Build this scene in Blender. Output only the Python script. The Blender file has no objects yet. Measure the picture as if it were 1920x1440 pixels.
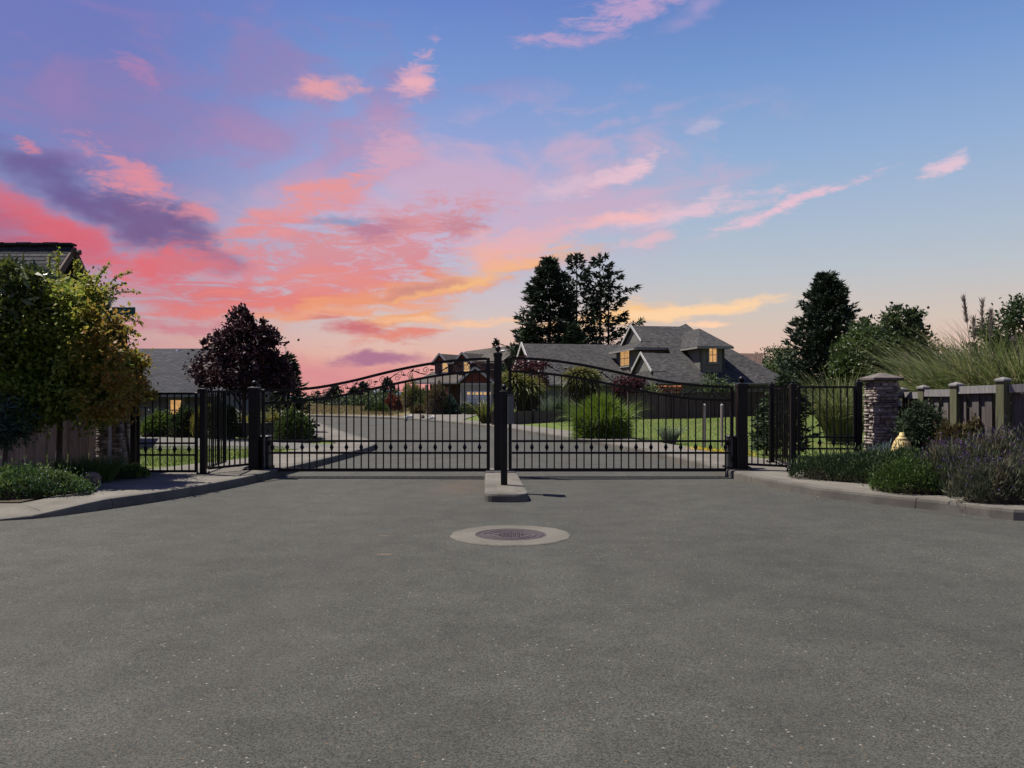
import bpy, math, random
import numpy as np
from mathutils import Vector, Matrix
from mathutils.geometry import tessellate_polygon

SC = bpy.context.scene
COL = SC.collection
# ------------------------------------------------------------------ camera
F, CH, HZ = 1540.0, 1.27, 745.0        # focal length and horizon in photo pixels, eye height in metres
cd = bpy.data.cameras.new("camera")
cd.sensor_width = 36.0
cd.lens = F / 1920.0 * 36.0
cd.shift_y = (HZ - 720.0) / 1920.0
cd.clip_start = 0.05
cd.clip_end = 20000
cam = bpy.data.objects.new("camera", cd)
cam.location = (0, 0, CH)
cam.rotation_euler = (math.radians(90), 0, 0)
COL.objects.link(cam)
SC.camera = cam
# ------------------------------------------------------------------ view
SC.view_settings.view_transform = 'Standard'
SC.view_settings.look = 'None'
SC.view_settings.exposure = 0.9
SKYK = 1.07 * 0.5 ** 0.9                       # sky strength that keeps the sky as bright as the photo at that exposure
SC.view_settings.gamma = 1.0
SC.view_settings.use_curve_mapping = False
SC.render.engine = 'CYCLES'
SC.cycles.use_denoising = True
SC.cycles.max_bounces = 4
SC.cycles.diffuse_bounces = 2
SC.cycles.glossy_bounces = 2
SC.cycles.transparent_max_bounces = 8
# ------------------------------------------------------------------ sun: high, from the left and a little beyond the gate
SUNV = Vector((0.50, -0.26, -1.0)).normalized()
sl = bpy.data.lights.new("sun", 'SUN')
sl.energy = 5.0
sl.angle = math.radians(0.5)
sl.color = (1.0, 0.93, 0.83)
so = bpy.data.objects.new("sun", sl)
so.rotation_euler = SUNV.to_track_quat('-Z', 'Y').to_euler()
so.location = (-20, 10, 40)
COL.objects.link(so)

# ------------------------------------------------------------------ sky
def s2l(c):
    return tuple(((v / 255.0) / 12.92 if v / 255.0 <= 0.04045 else ((v / 255.0 + 0.055) / 1.055) ** 2.4) for v in c)

def build_sky():
    w = bpy.data.worlds.new("World")
    SC.world = w
    w.use_nodes = True
    nt = w.node_tree
    N, L = nt.nodes, nt.links
    N.clear()
    def node(t, **k):
        n = N.new(t)
        for a, b in k.items():
            setattr(n, a, b)
        return n
    def put(sock, v):
        if isinstance(v, bpy.types.NodeSocket):
            L.new(v, sock)
        else:
            sock.default_value = v
    def mth(op, a, b=0.0, c=None, clamp=False):
        n = node('ShaderNodeMath', operation=op, use_clamp=clamp)
        put(n.inputs[0], a); put(n.inputs[1], b)
        if c is not None: put(n.inputs[2], c)
        return n.outputs[0]
    def mixc(f, a, b):
        n = node('ShaderNodeMix', data_type='RGBA')
        put(n.inputs[0], f); put(n.inputs[6], a); put(n.inputs[7], b)
        return n.outputs[2]
    tc = node('ShaderNodeTexCoord')
    d = node('ShaderNodeVectorMath', operation='NORMALIZE')
    L.new(tc.outputs['Generated'], d.inputs[0])
    sep = node('ShaderNodeSeparateXYZ'); L.new(d.outputs[0], sep.inputs[0])
    X, Y, Z = sep.outputs
    az = mth('ARCTAN2', X, Y)
    el = mth('ARCSINE', Z)
    hor = mth('SQRT', mth('ADD', mth('MULTIPLY', X, X), mth('MULTIPLY', Y, Y)))
    side = mth('DIVIDE', X, mth('MAXIMUM', hor, 1e-4))        # sine of the azimuth
    uv = node('ShaderNodeCombineXYZ'); L.new(az, uv.inputs[0]); L.new(el, uv.inputs[1])
    # noise fields on the sky sphere
    def noise(scale, det, rough, stretch, rotz=0.0, dist=0.0, off=(0, 0, 0)):
        mp = node('ShaderNodeMapping')
        L.new(uv.outputs[0], mp.inputs['Vector'])
        mp.inputs['Rotation'].default_value = (0, 0, rotz)
        mp.inputs['Scale'].default_value = stretch
        mp.inputs['Location'].default_value = off
        n = node('ShaderNodeTexNoise', noise_dimensions='2D')
        L.new(mp.outputs[0], n.inputs['Vector'])
        n.inputs['Scale'].default_value = scale
        n.inputs['Detail'].default_value = det
        n.inputs['Roughness'].default_value = rough
        n.inputs['Distortion'].default_value = dist
        return n
    warp = noise(9, 4, 0.6, (1, 1.7, 1))
    sub = node('ShaderNodeVectorMath', operation='SUBTRACT')
    L.new(warp.outputs['Color'], sub.inputs[0]); sub.inputs[1].default_value = (0.5, 0.5, 0.5)
    scl = node('ShaderNodeVectorMath', operation='MULTIPLY')
    L.new(sub.outputs[0], scl.inputs[0]); scl.inputs[1].default_value = (0.10, 0.045, 0)
    uvw = node('ShaderNodeVectorMath', operation='ADD')
    L.new(uv.outputs[0], uvw.inputs[0]); L.new(scl.outputs[0], uvw.inputs[1])
    nz_soft = noise(9, 4, 0.55, (1, 2.4, 1), math.radians(-14), 0.3).outputs['Fac']
    nz_streak = noise(13, 6, 0.66, (1, 5.5, 1), math.radians(-10), 0.5, (3, 1, 0)).outputs['Fac']
    nz_fine = noise(30, 6, 0.74, (1, 2.8, 1), math.radians(-28), 0.7, (7, 2, 0)).outputs['Fac']
    nz_mix = mth('ADD', mth('MULTIPLY', nz_streak, 0.45), mth('MULTIPLY', nz_fine, 0.55))
    def ramp(fac, stops):
        r = node('ShaderNodeValToRGB')
        L.new(fac, r.inputs[0])
        e = r.color_ramp.elements
        while len(e) < len(stops): e.new(0.5)
        for q, (p, c) in zip(e, stops):
            q.position = p; q.color = s2l(c) + (1,)
        r.color_ramp.interpolation = 'B_SPLINE' if False else 'EASE'
        r.color_ramp.interpolation = 'LINEAR'
        return r.outputs[0]
    def ep(y):                      # photo row -> ramp position (elevation / 90 deg)
        return math.atan((HZ - y) / F) / (math.pi / 2)
    e01 = mth('DIVIDE', el, math.pi / 2, clamp=True)
    top = (0.55, (52, 92, 168)), (1.0, (44, 78, 150))
    right = ramp(e01, [(0.0, (222, 184, 162)), (ep(660), (216, 188, 170)), (ep(600), (202, 193, 182)), (ep(520), (178, 192, 200)),
                       (ep(430), (158, 184, 207)), (ep(300), (130, 170, 210)), (ep(140), (95, 147, 204)), (ep(0), (70, 124, 192)), *top])
    mid = ramp(e01, [(0.0, (228, 165, 145)), (ep(670), (224, 178, 160)), (ep(600), (204, 192, 190)), (ep(520), (186, 186, 202)),
                     (ep(420), (176, 178, 208)), (ep(300), (140, 163, 212)), (ep(140), (100, 146, 206)), (ep(0), (76, 126, 198)), *top])
    left = ramp(e01, [(0.0, (196, 112, 128)), (ep(690), (204, 146, 142)), (ep(640), (198, 158, 156)), (ep(580), (172, 158, 174)),
                      (ep(480), (138, 138, 178)), (ep(350), (104, 128, 186)), (ep(200), (92, 118, 186)), (ep(0), (84, 112, 186)), *top])
    def mr(v, a, b, lo=-0.05, hi=1.08):
        n = node('ShaderNodeMapRange', interpolation_type='SMOOTHSTEP')
        put(n.inputs[0], v)
        for i, q in enumerate((a, b, lo, hi)): n.inputs[1 + i].default_value = q
        return n.outputs[0]
    def sn(px): return math.sin(math.atan((px - 960) / F))
    c = mixc(mr(side, sn(100), sn(780)), left, mid)
    c = mixc(mr(side, sn(800), sn(1420)), c, right)
    # cloud layers, far to near: centre, half sizes and tilt on the sky sphere (given as the photo shows them)
    def cloud(px, py, rx, ry, rot, col, op, nz, k=1.2, lo=-0.05, hi=1.08):
        nonlocal c
        X0, Z0 = (px - 960) / F, (HZ - py) / F
        a0 = math.atan(X0); e0 = math.atan(Z0 / math.hypot(1, X0))
        ca = math.cos(a0)
        mp = node('ShaderNodeMapping', vector_type='TEXTURE')
        L.new(uvw.outputs[0], mp.inputs['Vector'])
        mp.inputs['Location'].default_value = (a0, e0, 0)
        mp.inputs['Rotation'].default_value = (0, 0, math.radians(rot))
        mp.inputs['Scale'].default_value = (rx / F * ca * ca * 1.42, ry / F * ca * 1.5, 1)
        ln = node('ShaderNodeVectorMath', operation='LENGTH')
        L.new(mp.outputs[0], ln.inputs[0])
        g = mth('SUBTRACT', 1.0, ln.outputs['Value'])
        f = mth('ADD', g, mth('MULTIPLY', mth('SUBTRACT', nz, 0.52), k * 1.5))
        a = mth('MULTIPLY', mr(f, lo - 0.1, hi - 0.15), mr(g, -0.35, 0.45))
        a = mth('MULTIPLY', a, op * 0.93)
        c = mixc(a, c, s2l(col) + (1,))
    # thin veil of cloud over the rest of the sky, so that it goes on outside the frame
    veil = mth('MULTIPLY', mr(nz_soft, 0.5, 0.8), mr(side, 0.35, -0.5, 0.0, 0.25))
    c = mixc(veil, c, s2l((168, 122, 172)) + (1,))
    S, T, M_ = nz_soft, nz_streak, nz_mix
    cloud(330, 200, 480, 100, 12, (138, 118, 172), 0.45, S, 2.2)
    cloud(560, 250, 200, 60, 14, (157, 131, 178), 0.6, S, 1.6)
    cloud(900, 370, 400, 110, 8, (203, 170, 194), 0.68, S, 1.8)
    cloud(640, 300, 140, 60, 30, (167, 145, 186), 0.5, S, 1.5)
    cloud(620, 712, 300, 40, 0, (208, 124, 135), 0.6, S, 0.7)
    cloud(560, 505, 310, 58, 4, (210, 133, 144), 0.95, M_, 3.0)
    cloud(700, 450, 210, 46, 16, (207, 142, 150), 0.9, M_, 3.0)
    cloud(60, 405, 220, 34, -24, (201, 101, 122), 0.85, S, 1.3)
    cloud(120, 440, 125, 46, -22, (210, 94, 111), 0.9, M_, 1.5)
    cloud(20, 470, 160, 60, -10, (172, 83, 112), 0.8, S, 1.0)
    cloud(140, 352, 300, 36, -20, (84, 80, 140), 0.85, S, 0.7)
    cloud(310, 430, 150, 38, -20, (102, 81, 133), 0.8, S, 0.9)
    cloud(290, 505, 95, 40, 10, (214, 102, 113), 1.0, M_, 1.1)
    cloud(370, 500, 70, 26, 14, (205, 111, 124), 0.9, M_, 1.4)
    cloud(238, 328, 75, 34, -32, (215, 136, 152), 0.9, M_, 2.2)
    cloud(60, 272, 20, 8, -8, (199, 125, 149), 0.9, M_, 2.4)
    cloud(350, 405, 45, 15, 6, (215, 135, 147), 0.85, M_, 1.4)
    cloud(520, 420, 130, 24, 18, (216, 137, 142), 0.9, T, 1.7)
    cloud(610, 365, 130, 32, 30, (220, 147, 151), 0.95, M_, 2.6)
    cloud(720, 280, 60, 34, 24, (202, 161, 186), 0.8, M_, 1.6)
    cloud(640, 425, 60, 10, 4, (129, 148, 188), 0.85, S, 0.8)
    cloud(700, 440, 70, 12, 10, (169, 117, 147), 0.7, T, 1.4)
    cloud(420, 560, 170, 24, 4, (203, 111, 122), 0.95, T, 1.6)
    cloud(560, 560, 230, 26, 5, (220, 124, 119), 1.0, T, 1.5)
    cloud(640, 520, 150, 22, 5, (220, 135, 130), 0.9, T, 1.8)
    cloud(770, 545, 290, 25, 12, (228, 148, 112), 1.0, T, 1.2)
    cloud(890, 517, 165, 17, 14, (236, 181, 125), 1.0, T, 1.2)
    cloud(700, 585, 150, 13, 6, (230, 158, 126), 0.95, T, 1.2)
    cloud(790, 535, 90, 10, 14, (190, 124, 127), 0.7, T, 1.2)
    cloud(880, 430, 46, 20, 8, (192, 129, 142), 0.9, M_, 1.2)
    cloud(960, 466, 90, 34, 14, (232, 172, 158), 0.85, M_, 1.5)
    cloud(760, 606, 90, 15, 4, (231, 167, 122), 0.95, T, 1.3)
    cloud(690, 622, 90, 17, -8, (197, 110, 116), 0.95, T, 1.2)
    cloud(745, 634, 70, 12, 10, (221, 132, 114), 0.9, T, 1.2)
    cloud(330, 610, 120, 12, -2, (198, 123, 134), 0.8, T, 1.3)
    cloud(700, 674, 110, 12, -2, (165, 110, 139), 0.9, T, 1.0)
    cloud(860, 606, 120, 7, 1, (242, 193, 154), 0.8, T, 1.2)
    cloud(612, 176, 72, 20, 10, (214, 154, 166), 1.0, M_, 1.2)
    cloud(790, 138, 50, 36, 60, (200, 159, 186), 0.95, M_, 2.4)
    cloud(795, 160, 26, 10, 6, (225, 169, 181), 0.9, M_, 1.2)
    cloud(1170, 12, 90, 22, 8, (199, 161, 195), 0.7, M_, 2.2)
    cloud(1300, 6, 80, 20, 20, (159, 150, 197), 0.7, S, 1.2)
    cloud(1070, 72, 90, 15, 2, (191, 157, 193), 0.65, M_, 2.2)
    cloud(268, 140, 40, 18, -50, (170, 124, 170), 0.6, M_, 2.2)
    cloud(1165, 322, 80, 17, 26, (220, 186, 201), 1.0, M_, 1.5)
    cloud(1060, 350, 90, 14, 12, (209, 182, 202), 0.8, M_, 1.5)
    cloud(1480, 388, 150, 13, 18, (229, 188, 202), 0.8, M_, 2.2)
    cloud(1762, 312, 50, 17, 16, (232, 194, 206), 0.7, M_, 2.2)
    cloud(1310, 392, 140, 20, 9, (217, 187, 203), 0.9, M_, 1.7)
    cloud(1140, 410, 95, 13, 5, (232, 182, 185), 0.95, M_, 1.4)
    cloud(1205, 450, 55, 9, 8, (219, 180, 190), 0.8, M_, 1.3)
    cloud(1330, 238, 40, 10, 12, (175, 176, 206), 0.7, M_, 1.2)
    cloud(1010, 430, 120, 20, 10, (217, 172, 184), 0.7, M_, 1.6)
    cloud(1130, 600, 150, 26, 8, (243, 193, 134), 1.0, T, 1.1)
    cloud(1330, 583, 190, 15, 6, (245, 205, 162), 1.0, T, 1.2)
    cloud(1355, 614, 55, 7, 6, (246, 203, 169), 0.95, T, 1.0)
    # below the horizon the sky colour fades to a dull ground tone
    c = mixc(mr(Z, 0.0, -0.12), c, (0.08, 0.075, 0.07, 1))
    bg = node('ShaderNodeBackground')
    L.new(c, bg.inputs[0]); bg.inputs[1].default_value = SKYK
    w.cycles.sampling_method = 'NONE'
    out = node('ShaderNodeOutputWorld'); L.new(bg.outputs[0], out.inputs[0])
build_sky()

# ------------------------------------------------------------------ placing helpers
def at(px, py, d):
    """world point seen at photo pixel (px, py) at depth d"""
    return Vector(((px - 960) / F * d, d, CH - (py - HZ) / F * d))
def G(px, py, z=0.0):
    """world point on the level z seen at photo pixel"""
    d = F * (CH - z) / (py - HZ)
    return Vector(((px - 960) / F * d, d, z))

# ------------------------------------------------------------------ materials
MATS = {}
def nmat(name):
    m = bpy.data.materials.new(name); m.use_nodes = True
    nt = m.node_tree; nt.nodes.clear()
    o = nt.nodes.new('ShaderNodeOutputMaterial')
    p = nt.nodes.new('ShaderNodeBsdfPrincipled')
    nt.links.new(p.outputs[0], o.inputs[0])
    MATS[name] = m
    return m, nt, p, o
def nn(nt, t, **k):
    n = nt.nodes.new(t)
    for a, b in k.items(): setattr(n, a, b)
    return n
def setin(nt, sock, v):
    if isinstance(v, bpy.types.NodeSocket): nt.links.new(v, sock)
    else: sock.default_value = v
def c4(c): return (c[0], c[1], c[2], 1.0)
def nmix(nt, f, a, b, blend='MIX'):
    n = nn(nt, 'ShaderNodeMix', data_type='RGBA', blend_type=blend)
    setin(nt, n.inputs[0], f); setin(nt, n.inputs[6], a); setin(nt, n.inputs[7], b)
    return n.outputs[2]
def nmath(nt, op, a, b=0.0, clamp=False):
    n = nn(nt, 'ShaderNodeMath', operation=op, use_clamp=clamp)
    setin(nt, n.inputs[0], a); setin(nt, n.inputs[1], b)
    return n.outputs[0]
def nrange(nt, v, a, b, lo=0.0, hi=1.0, smooth=True):
    n = nn(nt, 'ShaderNodeMapRange', interpolation_type='SMOOTHSTEP' if smooth else 'LINEAR')
    setin(nt, n.inputs[0], v)
    for i, q in enumerate((a, b, lo, hi)): n.inputs[1 + i].default_value = q
    return n.outputs[0]
def coords(nt, scale=(1, 1, 1), obj=True):
    tc = nn(nt, 'ShaderNodeTexCoord')
    mp = nn(nt, 'ShaderNodeMapping')
    if obj:
        nt.links.new(tc.outputs['Object'], mp.inputs[0])
    else:
        g = nn(nt, 'ShaderNodeNewGeometry'); nt.links.new(g.outputs['Position'], mp.inputs[0])
    mp.inputs['Scale'].default_value = scale
    return mp.outputs[0]
def ntex(nt, vec, scale, det=4, rough=0.6, dist=0.0):
    n = nn(nt, 'ShaderNodeTexNoise')
    nt.links.new(vec, n.inputs['Vector'])
    n.inputs['Scale'].default_value = scale; n.inputs['Detail'].default_value = det
    n.inputs['Roughness'].default_value = rough; n.inputs['Distortion'].default_value = dist
    return n.outputs['Fac']
def bumpn(nt, p, h, strength, dist=0.01):
    b = nn(nt, 'ShaderNodeBump')
    b.inputs['Strength'].default_value = strength; b.inputs['Distance'].default_value = dist
    nt.links.new(h, b.inputs['Height']); nt.links.new(b.outputs[0], p.inputs['Normal'])

def simple(name, col, rough=0.7, var=0.25, scale=4.0, det=5, stretch=(1, 1, 1), bump=0.0, bdist=0.01, rnd=0.0, spec=0.4, metal=0.0, col2=None, obj=False, fine=0.0):
    m, nt, p, o = nmat(name)
    v = coords(nt, stretch, obj)
    n = ntex(nt, v, scale, det, 0.65)
    lo = tuple(x * (1 - var) for x in col); hi = tuple(min(1, x * (1 + var)) for x in col)
    if col2 is not None: lo, hi = col, col2
    c = nmix(nt, nrange(nt, n, 0.3, 0.7), c4(lo), c4(hi))
    if fine > 0:
        f = ntex(nt, v, scale * 17, 3, 0.7)
        c = nmix(nt, 1.0, c, nrange(nt, f, 0.25, 0.75, 1 - fine, 1 + fine, False), 'MULTIPLY')
    if rnd > 0:
        oi = nn(nt, 'ShaderNodeObjectInfo')
        c = nmix(nt, 1.0, c, nrange(nt, oi.outputs['Random'], 0, 1, 1 - rnd, 1 + rnd, False), 'MULTIPLY')
    nt.links.new(c, p.inputs['Base Color'])
    p.inputs['Roughness'].default_value = rough
    p.inputs['Specular IOR Level'].default_value = spec
    p.inputs['Metallic'].default_value = metal
    if bump > 0: bumpn(nt, p, n if fine == 0 else f, bump, bdist)
    return m

def leafmat(name, cols, rough=0.55, trans=0.3, spec=0.3):
    m, nt, p, o = nmat(name)
    a = nn(nt, 'ShaderNodeAttribute', attribute_name='tint')
    r = nn(nt, 'ShaderNodeValToRGB')
    e = r.color_ramp.elements
    while len(e) < len(cols): e.new(0.5)
    for i, (q, cc) in enumerate(zip(e, cols)):
        q.position = i / max(1, len(cols) - 1); q.color = c4(cc)
    nt.links.new(a.outputs['Fac'], r.inputs[0])
    nt.links.new(r.outputs[0], p.inputs['Base Color'])
    p.inputs['Roughness'].default_value = rough
    p.inputs['Specular IOR Level'].default_value = spec
    if trans > 0:
        t = nn(nt, 'ShaderNodeBsdfTranslucent'); nt.links.new(r.outputs[0], t.inputs[0])
        mx = nn(nt, 'ShaderNodeMixShader'); mx.inputs[0].default_value = trans
        nt.links.new(p.outputs[0], mx.inputs[1]); nt.links.new(t.outputs[0], mx.inputs[2])
        nt.links.new(mx.outputs[0], o.inputs[0])
    return m

def asphalt():
    m, nt, p, o = nmat('asphalt')
    v = coords(nt)
    vo = nn(nt, 'ShaderNodeTexVoronoi'); nt.links.new(v, vo.inputs['Vector']); vo.inputs['Scale'].default_value = 185
    sp = nn(nt, 'ShaderNodeSeparateColor'); nt.links.new(vo.outputs['Color'], sp.inputs[0])
    g1 = ntex(nt, v, 95, 4, 0.75)
    grain = nmath(nt, 'ADD', nmath(nt, 'MULTIPLY', sp.outputs[0], 0.55), nmath(nt, 'MULTIPLY', g1, 0.45))
    base = nmix(nt, nrange(nt, grain, 0.2, 0.85, smooth=False), c4((0.0120, 0.0122, 0.0100)), c4((0.0705, 0.0712, 0.0605)))
    # large worn and oily patches, drawn out along the lanes
    v2 = coords(nt, (1, 0.45, 1))
    big = ntex(nt, v2, 0.55, 5, 0.6)
    mid = ntex(nt, v, 2.6, 5, 0.7)
    base = nmix(nt, 1.0, base, nrange(nt, big, 0.3, 0.7, 0.86, 1.12), 'MULTIPLY')
    base = nmix(nt, 1.0, base, nrange(nt, mid, 0.3, 0.72, 0.82, 1.14), 'MULTIPLY')
    # pitted patches where the binder is dark
    pit = nmath(nt, 'MULTIPLY', nrange(nt, ntex(nt, v, 1.1, 4, 0.65), 0.55, 0.72), nrange(nt, ntex(nt, v, 26, 3, 0.6), 0.52, 0.68))
    base = nmix(nt, nmath(nt, 'MULTIPLY', pit, 0.6), base, c4((0.016, 0.0155, 0.014)))
    # two faintly polished wheel tracks on each lane, wandering a little
    sx = nn(nt, 'ShaderNodeSeparateXYZ'); nt.links.new(v, sx.inputs[0])
    wob = nmath(nt, 'MULTIPLY', nmath(nt, 'SUBTRACT', ntex(nt, v, 0.16, 2, 0.5), 0.5), 2.2)
    xx = nmath(nt, 'ADD', nmath(nt, 'ABSOLUTE', sx.outputs[0]), wob)
    for cx_ in (1.15, 2.75):
        tr = nrange(nt, nmath(nt, 'ABSOLUTE', nmath(nt, 'SUBTRACT', xx, cx_)), 0.05, 0.42, 1, 0)
        base = nmix(nt, nmath(nt, 'MULTIPLY', tr, nrange(nt, mid, 0.35, 0.65, 0.05, 0.28)), base, c4((0.036, 0.035, 0.031)))
    # small oil drips
    vd = nn(nt, 'ShaderNodeTexVoronoi'); nt.links.new(v, vd.inputs['Vector']); vd.inputs['Scale'].default_value = 1.7
    sd = nn(nt, 'ShaderNodeSeparateColor'); nt.links.new(vd.outputs['Color'], sd.inputs[0])
    drip = nmath(nt, 'MULTIPLY', nmath(nt, 'GREATER_THAN', sd.outputs[2], 0.80), nrange(nt, nmath(nt, 'ADD', vd.outputs['Distance'], nmath(nt, 'MULTIPLY', mid, 0.16)), 0.10, 0.22, 1, 0))
    base = nmix(nt, nmath(nt, 'MULTIPLY', drip, 0.35), base, c4((0.022, 0.021, 0.019)))
    # scattered pale and rusty chips
    vc = nn(nt, 'ShaderNodeTexVoronoi'); nt.links.new(v, vc.inputs['Vector']); vc.inputs['Scale'].default_value = 62
    sc = nn(nt, 'ShaderNodeSeparateColor'); nt.links.new(vc.outputs['Color'], sc.inputs[0])
    near = nmath(nt, 'LESS_THAN', vc.outputs['Distance'], 0.33)
    chip = nmath(nt, 'MULTIPLY', nmath(nt, 'GREATER_THAN', sc.outputs[0], 0.983), near)
    base = nmix(nt, nmath(nt, 'MULTIPLY', chip, 0.7), base, c4((0.20, 0.19, 0.165)))
    rust = nmath(nt, 'MULTIPLY', nmath(nt, 'GREATER_THAN', sc.outputs[1], 0.97), near)
    base = nmix(nt, nmath(nt, 'MULTIPLY', rust, 0.6), base, c4((0.12, 0.07, 0.038)))
    # a few hair cracks
    wv = nn(nt, 'ShaderNodeVectorMath', operation='ADD')
    nz = nn(nt, 'ShaderNodeTexNoise'); nt.links.new(v, nz.inputs['Vector']); nz.inputs['Scale'].default_value = 2.2; nz.inputs['Detail'].default_value = 6
    nt.links.new(v, wv.inputs[0]); nt.links.new(nz.outputs['Color'], wv.inputs[1])
    ve = nn(nt, 'ShaderNodeTexVoronoi', feature='DISTANCE_TO_EDGE'); nt.links.new(wv.outputs[0], ve.inputs['Vector']); ve.inputs['Scale'].default_value = 0.42
    cr = nmath(nt, 'MULTIPLY', nrange(nt, ve.outputs['Distance'], 0.0, 0.0028, 1, 0), nrange(nt, ntex(nt, v, 0.8, 3, 0.6), 0.56, 0.66))
    base = nmix(nt, nmath(nt, 'MULTIPLY', cr, 0.6), base, c4((0.022, 0.021, 0.02)))
    # rusty drip stain by the left flank of the island, grey by the manhole
    def stain(cx, cy, rx, ry, col, k):
        nonlocal base
        mp = nn(nt, 'ShaderNodeMapping', vector_type='TEXTURE'); tc = nn(nt, 'ShaderNodeTexCoord')
        nt.links.new(tc.outputs['Object'], mp.inputs[0])
        mp.inputs['Location'].default_value = (cx, cy, 0); mp.inputs['Scale'].default_value = (rx, ry, 1)
        ln = nn(nt, 'ShaderNodeVectorMath', operation='LENGTH'); nt.links.new(mp.outputs[0], ln.inputs[0])
        a = nrange(nt, nmath(nt, 'ADD', ln.outputs['Value'], nmath(nt, 'MULTIPLY', ntex(nt, v, 5, 5, 0.7), 0.9)), 0.6, 1.35, 1, 0)
        base = nmix(nt, nmath(nt, 'MULTIPLY', a, k), base, c4(col))
    stain(-0.75, 11.6, 0.6, 1.9, (0.070, 0.050, 0.034), 0.4)
    stain(-0.25, 8.9, 0.3, 0.8, (0.028, 0.026, 0.023), 0.5)
    stain(-1.03, 6.65, 0.12, 0.05, (0.16, 0.10, 0.055), 0.5)
    stain(-1.18, 7.55, 0.09, 0.05, (0.13, 0.085, 0.05), 0.4)
    nt.links.new(base, p.inputs['Base Color'])
    p.inputs['Roughness'].default_value = 0.9
    p.inputs['Specular IOR Level'].default_value = 0.25
    bumpn(nt, p, grain, 0.4, 0.005)
    return m
asphalt()

def concrete(name, a, b, fine=0.18):
    m, nt, p, o = nmat(name)
    v = coords(nt, (1, 1, 1), False)
    n = ntex(nt, v, 1.8, 6, 0.65)
    c = nmix(nt, nrange(nt, n, 0.28, 0.72), c4(a), c4(b))
    f = ntex(nt, v, 90, 4, 0.75)
    c = nmix(nt, 1.0, c, nrange(nt, f, 0.25, 0.75, 1 - fine, 1 + fine, False), 'MULTIPLY')
    dk = nrange(nt, ntex(nt, v, 6, 5, 0.7), 0.56, 0.75)
    c = nmix(nt, nmath(nt, 'MULTIPLY', dk, 0.35), c, c4(tuple(x * 0.55 for x in a)))
    oi = nn(nt, 'ShaderNodeObjectInfo')
    c = nmix(nt, 1.0, c, nrange(nt, oi.outputs['Random'], 0, 1, 0.93, 1.06, False), 'MULTIPLY')
    nt.links.new(c, p.inputs['Base Color']); p.inputs['Roughness'].default_value = 0.9
    p.inputs['Specular IOR Level'].default_value = 0.2
    bumpn(nt, p, f, 0.35, 0.004)
concrete('concrete', (0.082, 0.076, 0.064), (0.128, 0.119, 0.102))
concrete('kerb_concrete', (0.066, 0.062, 0.054), (0.112, 0.105, 0.091))
concrete('collar_concrete', (0.0651, 0.0616, 0.0510), (0.1012, 0.0950, 0.0801), 0.5)

def grassmat(name, a, b, dry):
    m, nt, p, o = nmat(name)
    v = coords(nt, (1, 1, 1), False)
    n = ntex(nt, v, 0.35, 5, 0.65); f = ntex(nt, v, 14, 5, 0.75); h = ntex(nt, v, 2.4, 4, 0.7)
    c = nmix(nt, nrange(nt, f, 0.3, 0.7), c4(a), c4(b))
    c = nmix(nt, nmath(nt, 'MULTIPLY', nrange(nt, n, 0.48, 0.7), 0.6), c, c4(dry))
    c = nmix(nt, 1.0, c, nrange(nt, h, 0.3, 0.7, 0.8, 1.15), 'MULTIPLY')
    nt.links.new(c, p.inputs['Base Color']); p.inputs['Roughness'].default_value = 0.9
    p.inputs['Specular IOR Level'].default_value = 0.15
    bumpn(nt, p, f, 0.8, 0.03)
grassmat('lawn', (0.0459, 0.0711, 0.0138), (0.0976, 0.1320, 0.0252), (0.1377, 0.1262, 0.0402))
grassmat('field', (0.0750, 0.0638, 0.0263), (0.1275, 0.1013, 0.0450), (0.1500, 0.1125, 0.0562))
grassmat('soil', (0.022, 0.017, 0.012), (0.05, 0.038, 0.026), (0.06, 0.05, 0.03))
simple('drive', (0.072, 0.069, 0.064), 0.9, 0.15, 1.2, fine=0.15)
simple('black_metal', (0.0035, 0.0037, 0.0042), 0.48, 0.3, 3, spec=0.22)
simple('grey_metal', (0.06, 0.07, 0.072), 0.45, 0.2, 6, spec=0.5)
simple('operator_box', (0.016, 0.017, 0.019), 0.5, 0.2, 6)
simple('steel', (0.26, 0.28, 0.32), 0.45, 0.2, 8, metal=0.1)
simple('iron_cover', (0.022, 0.017, 0.0185), 0.6, 0.3, 9, col2=(0.042, 0.029, 0.028), spec=0.4, fine=0.2)
simple('white_plastic', (0.4125, 0.4200, 0.4350), 0.5, 0.08)
simple('sign_green', (0.010, 0.085, 0.055), 0.5, 0.1)
simple('sign_back', (0.055, 0.035, 0.028), 0.6, 0.3, 5)
simple('sign_letter', (0.5, 0.52, 0.5), 0.5, 0.05)
simple('bark', (0.055, 0.042, 0.032), 0.9, 0.45, 9, stretch=(1, 1, 0.3), bump=0.6, bdist=0.02)
simple('pale_bark', (0.085, 0.07, 0.055), 0.9, 0.4, 9, stretch=(1, 1, 0.3), bump=0.6, bdist=0.02)
simple('rock', (0.10, 0.068, 0.055), 0.9, 0.4, 6, bump=0.7, bdist=0.02)
simple('pale_rock', (0.42, 0.40, 0.37), 0.9, 0.2, 6, bump=0.5)
simple('hydrant_yellow', (0.36, 0.27, 0.10), 0.6, 0.16, 7, col2=(0.46, 0.36, 0.15), fine=0.08)
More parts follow.
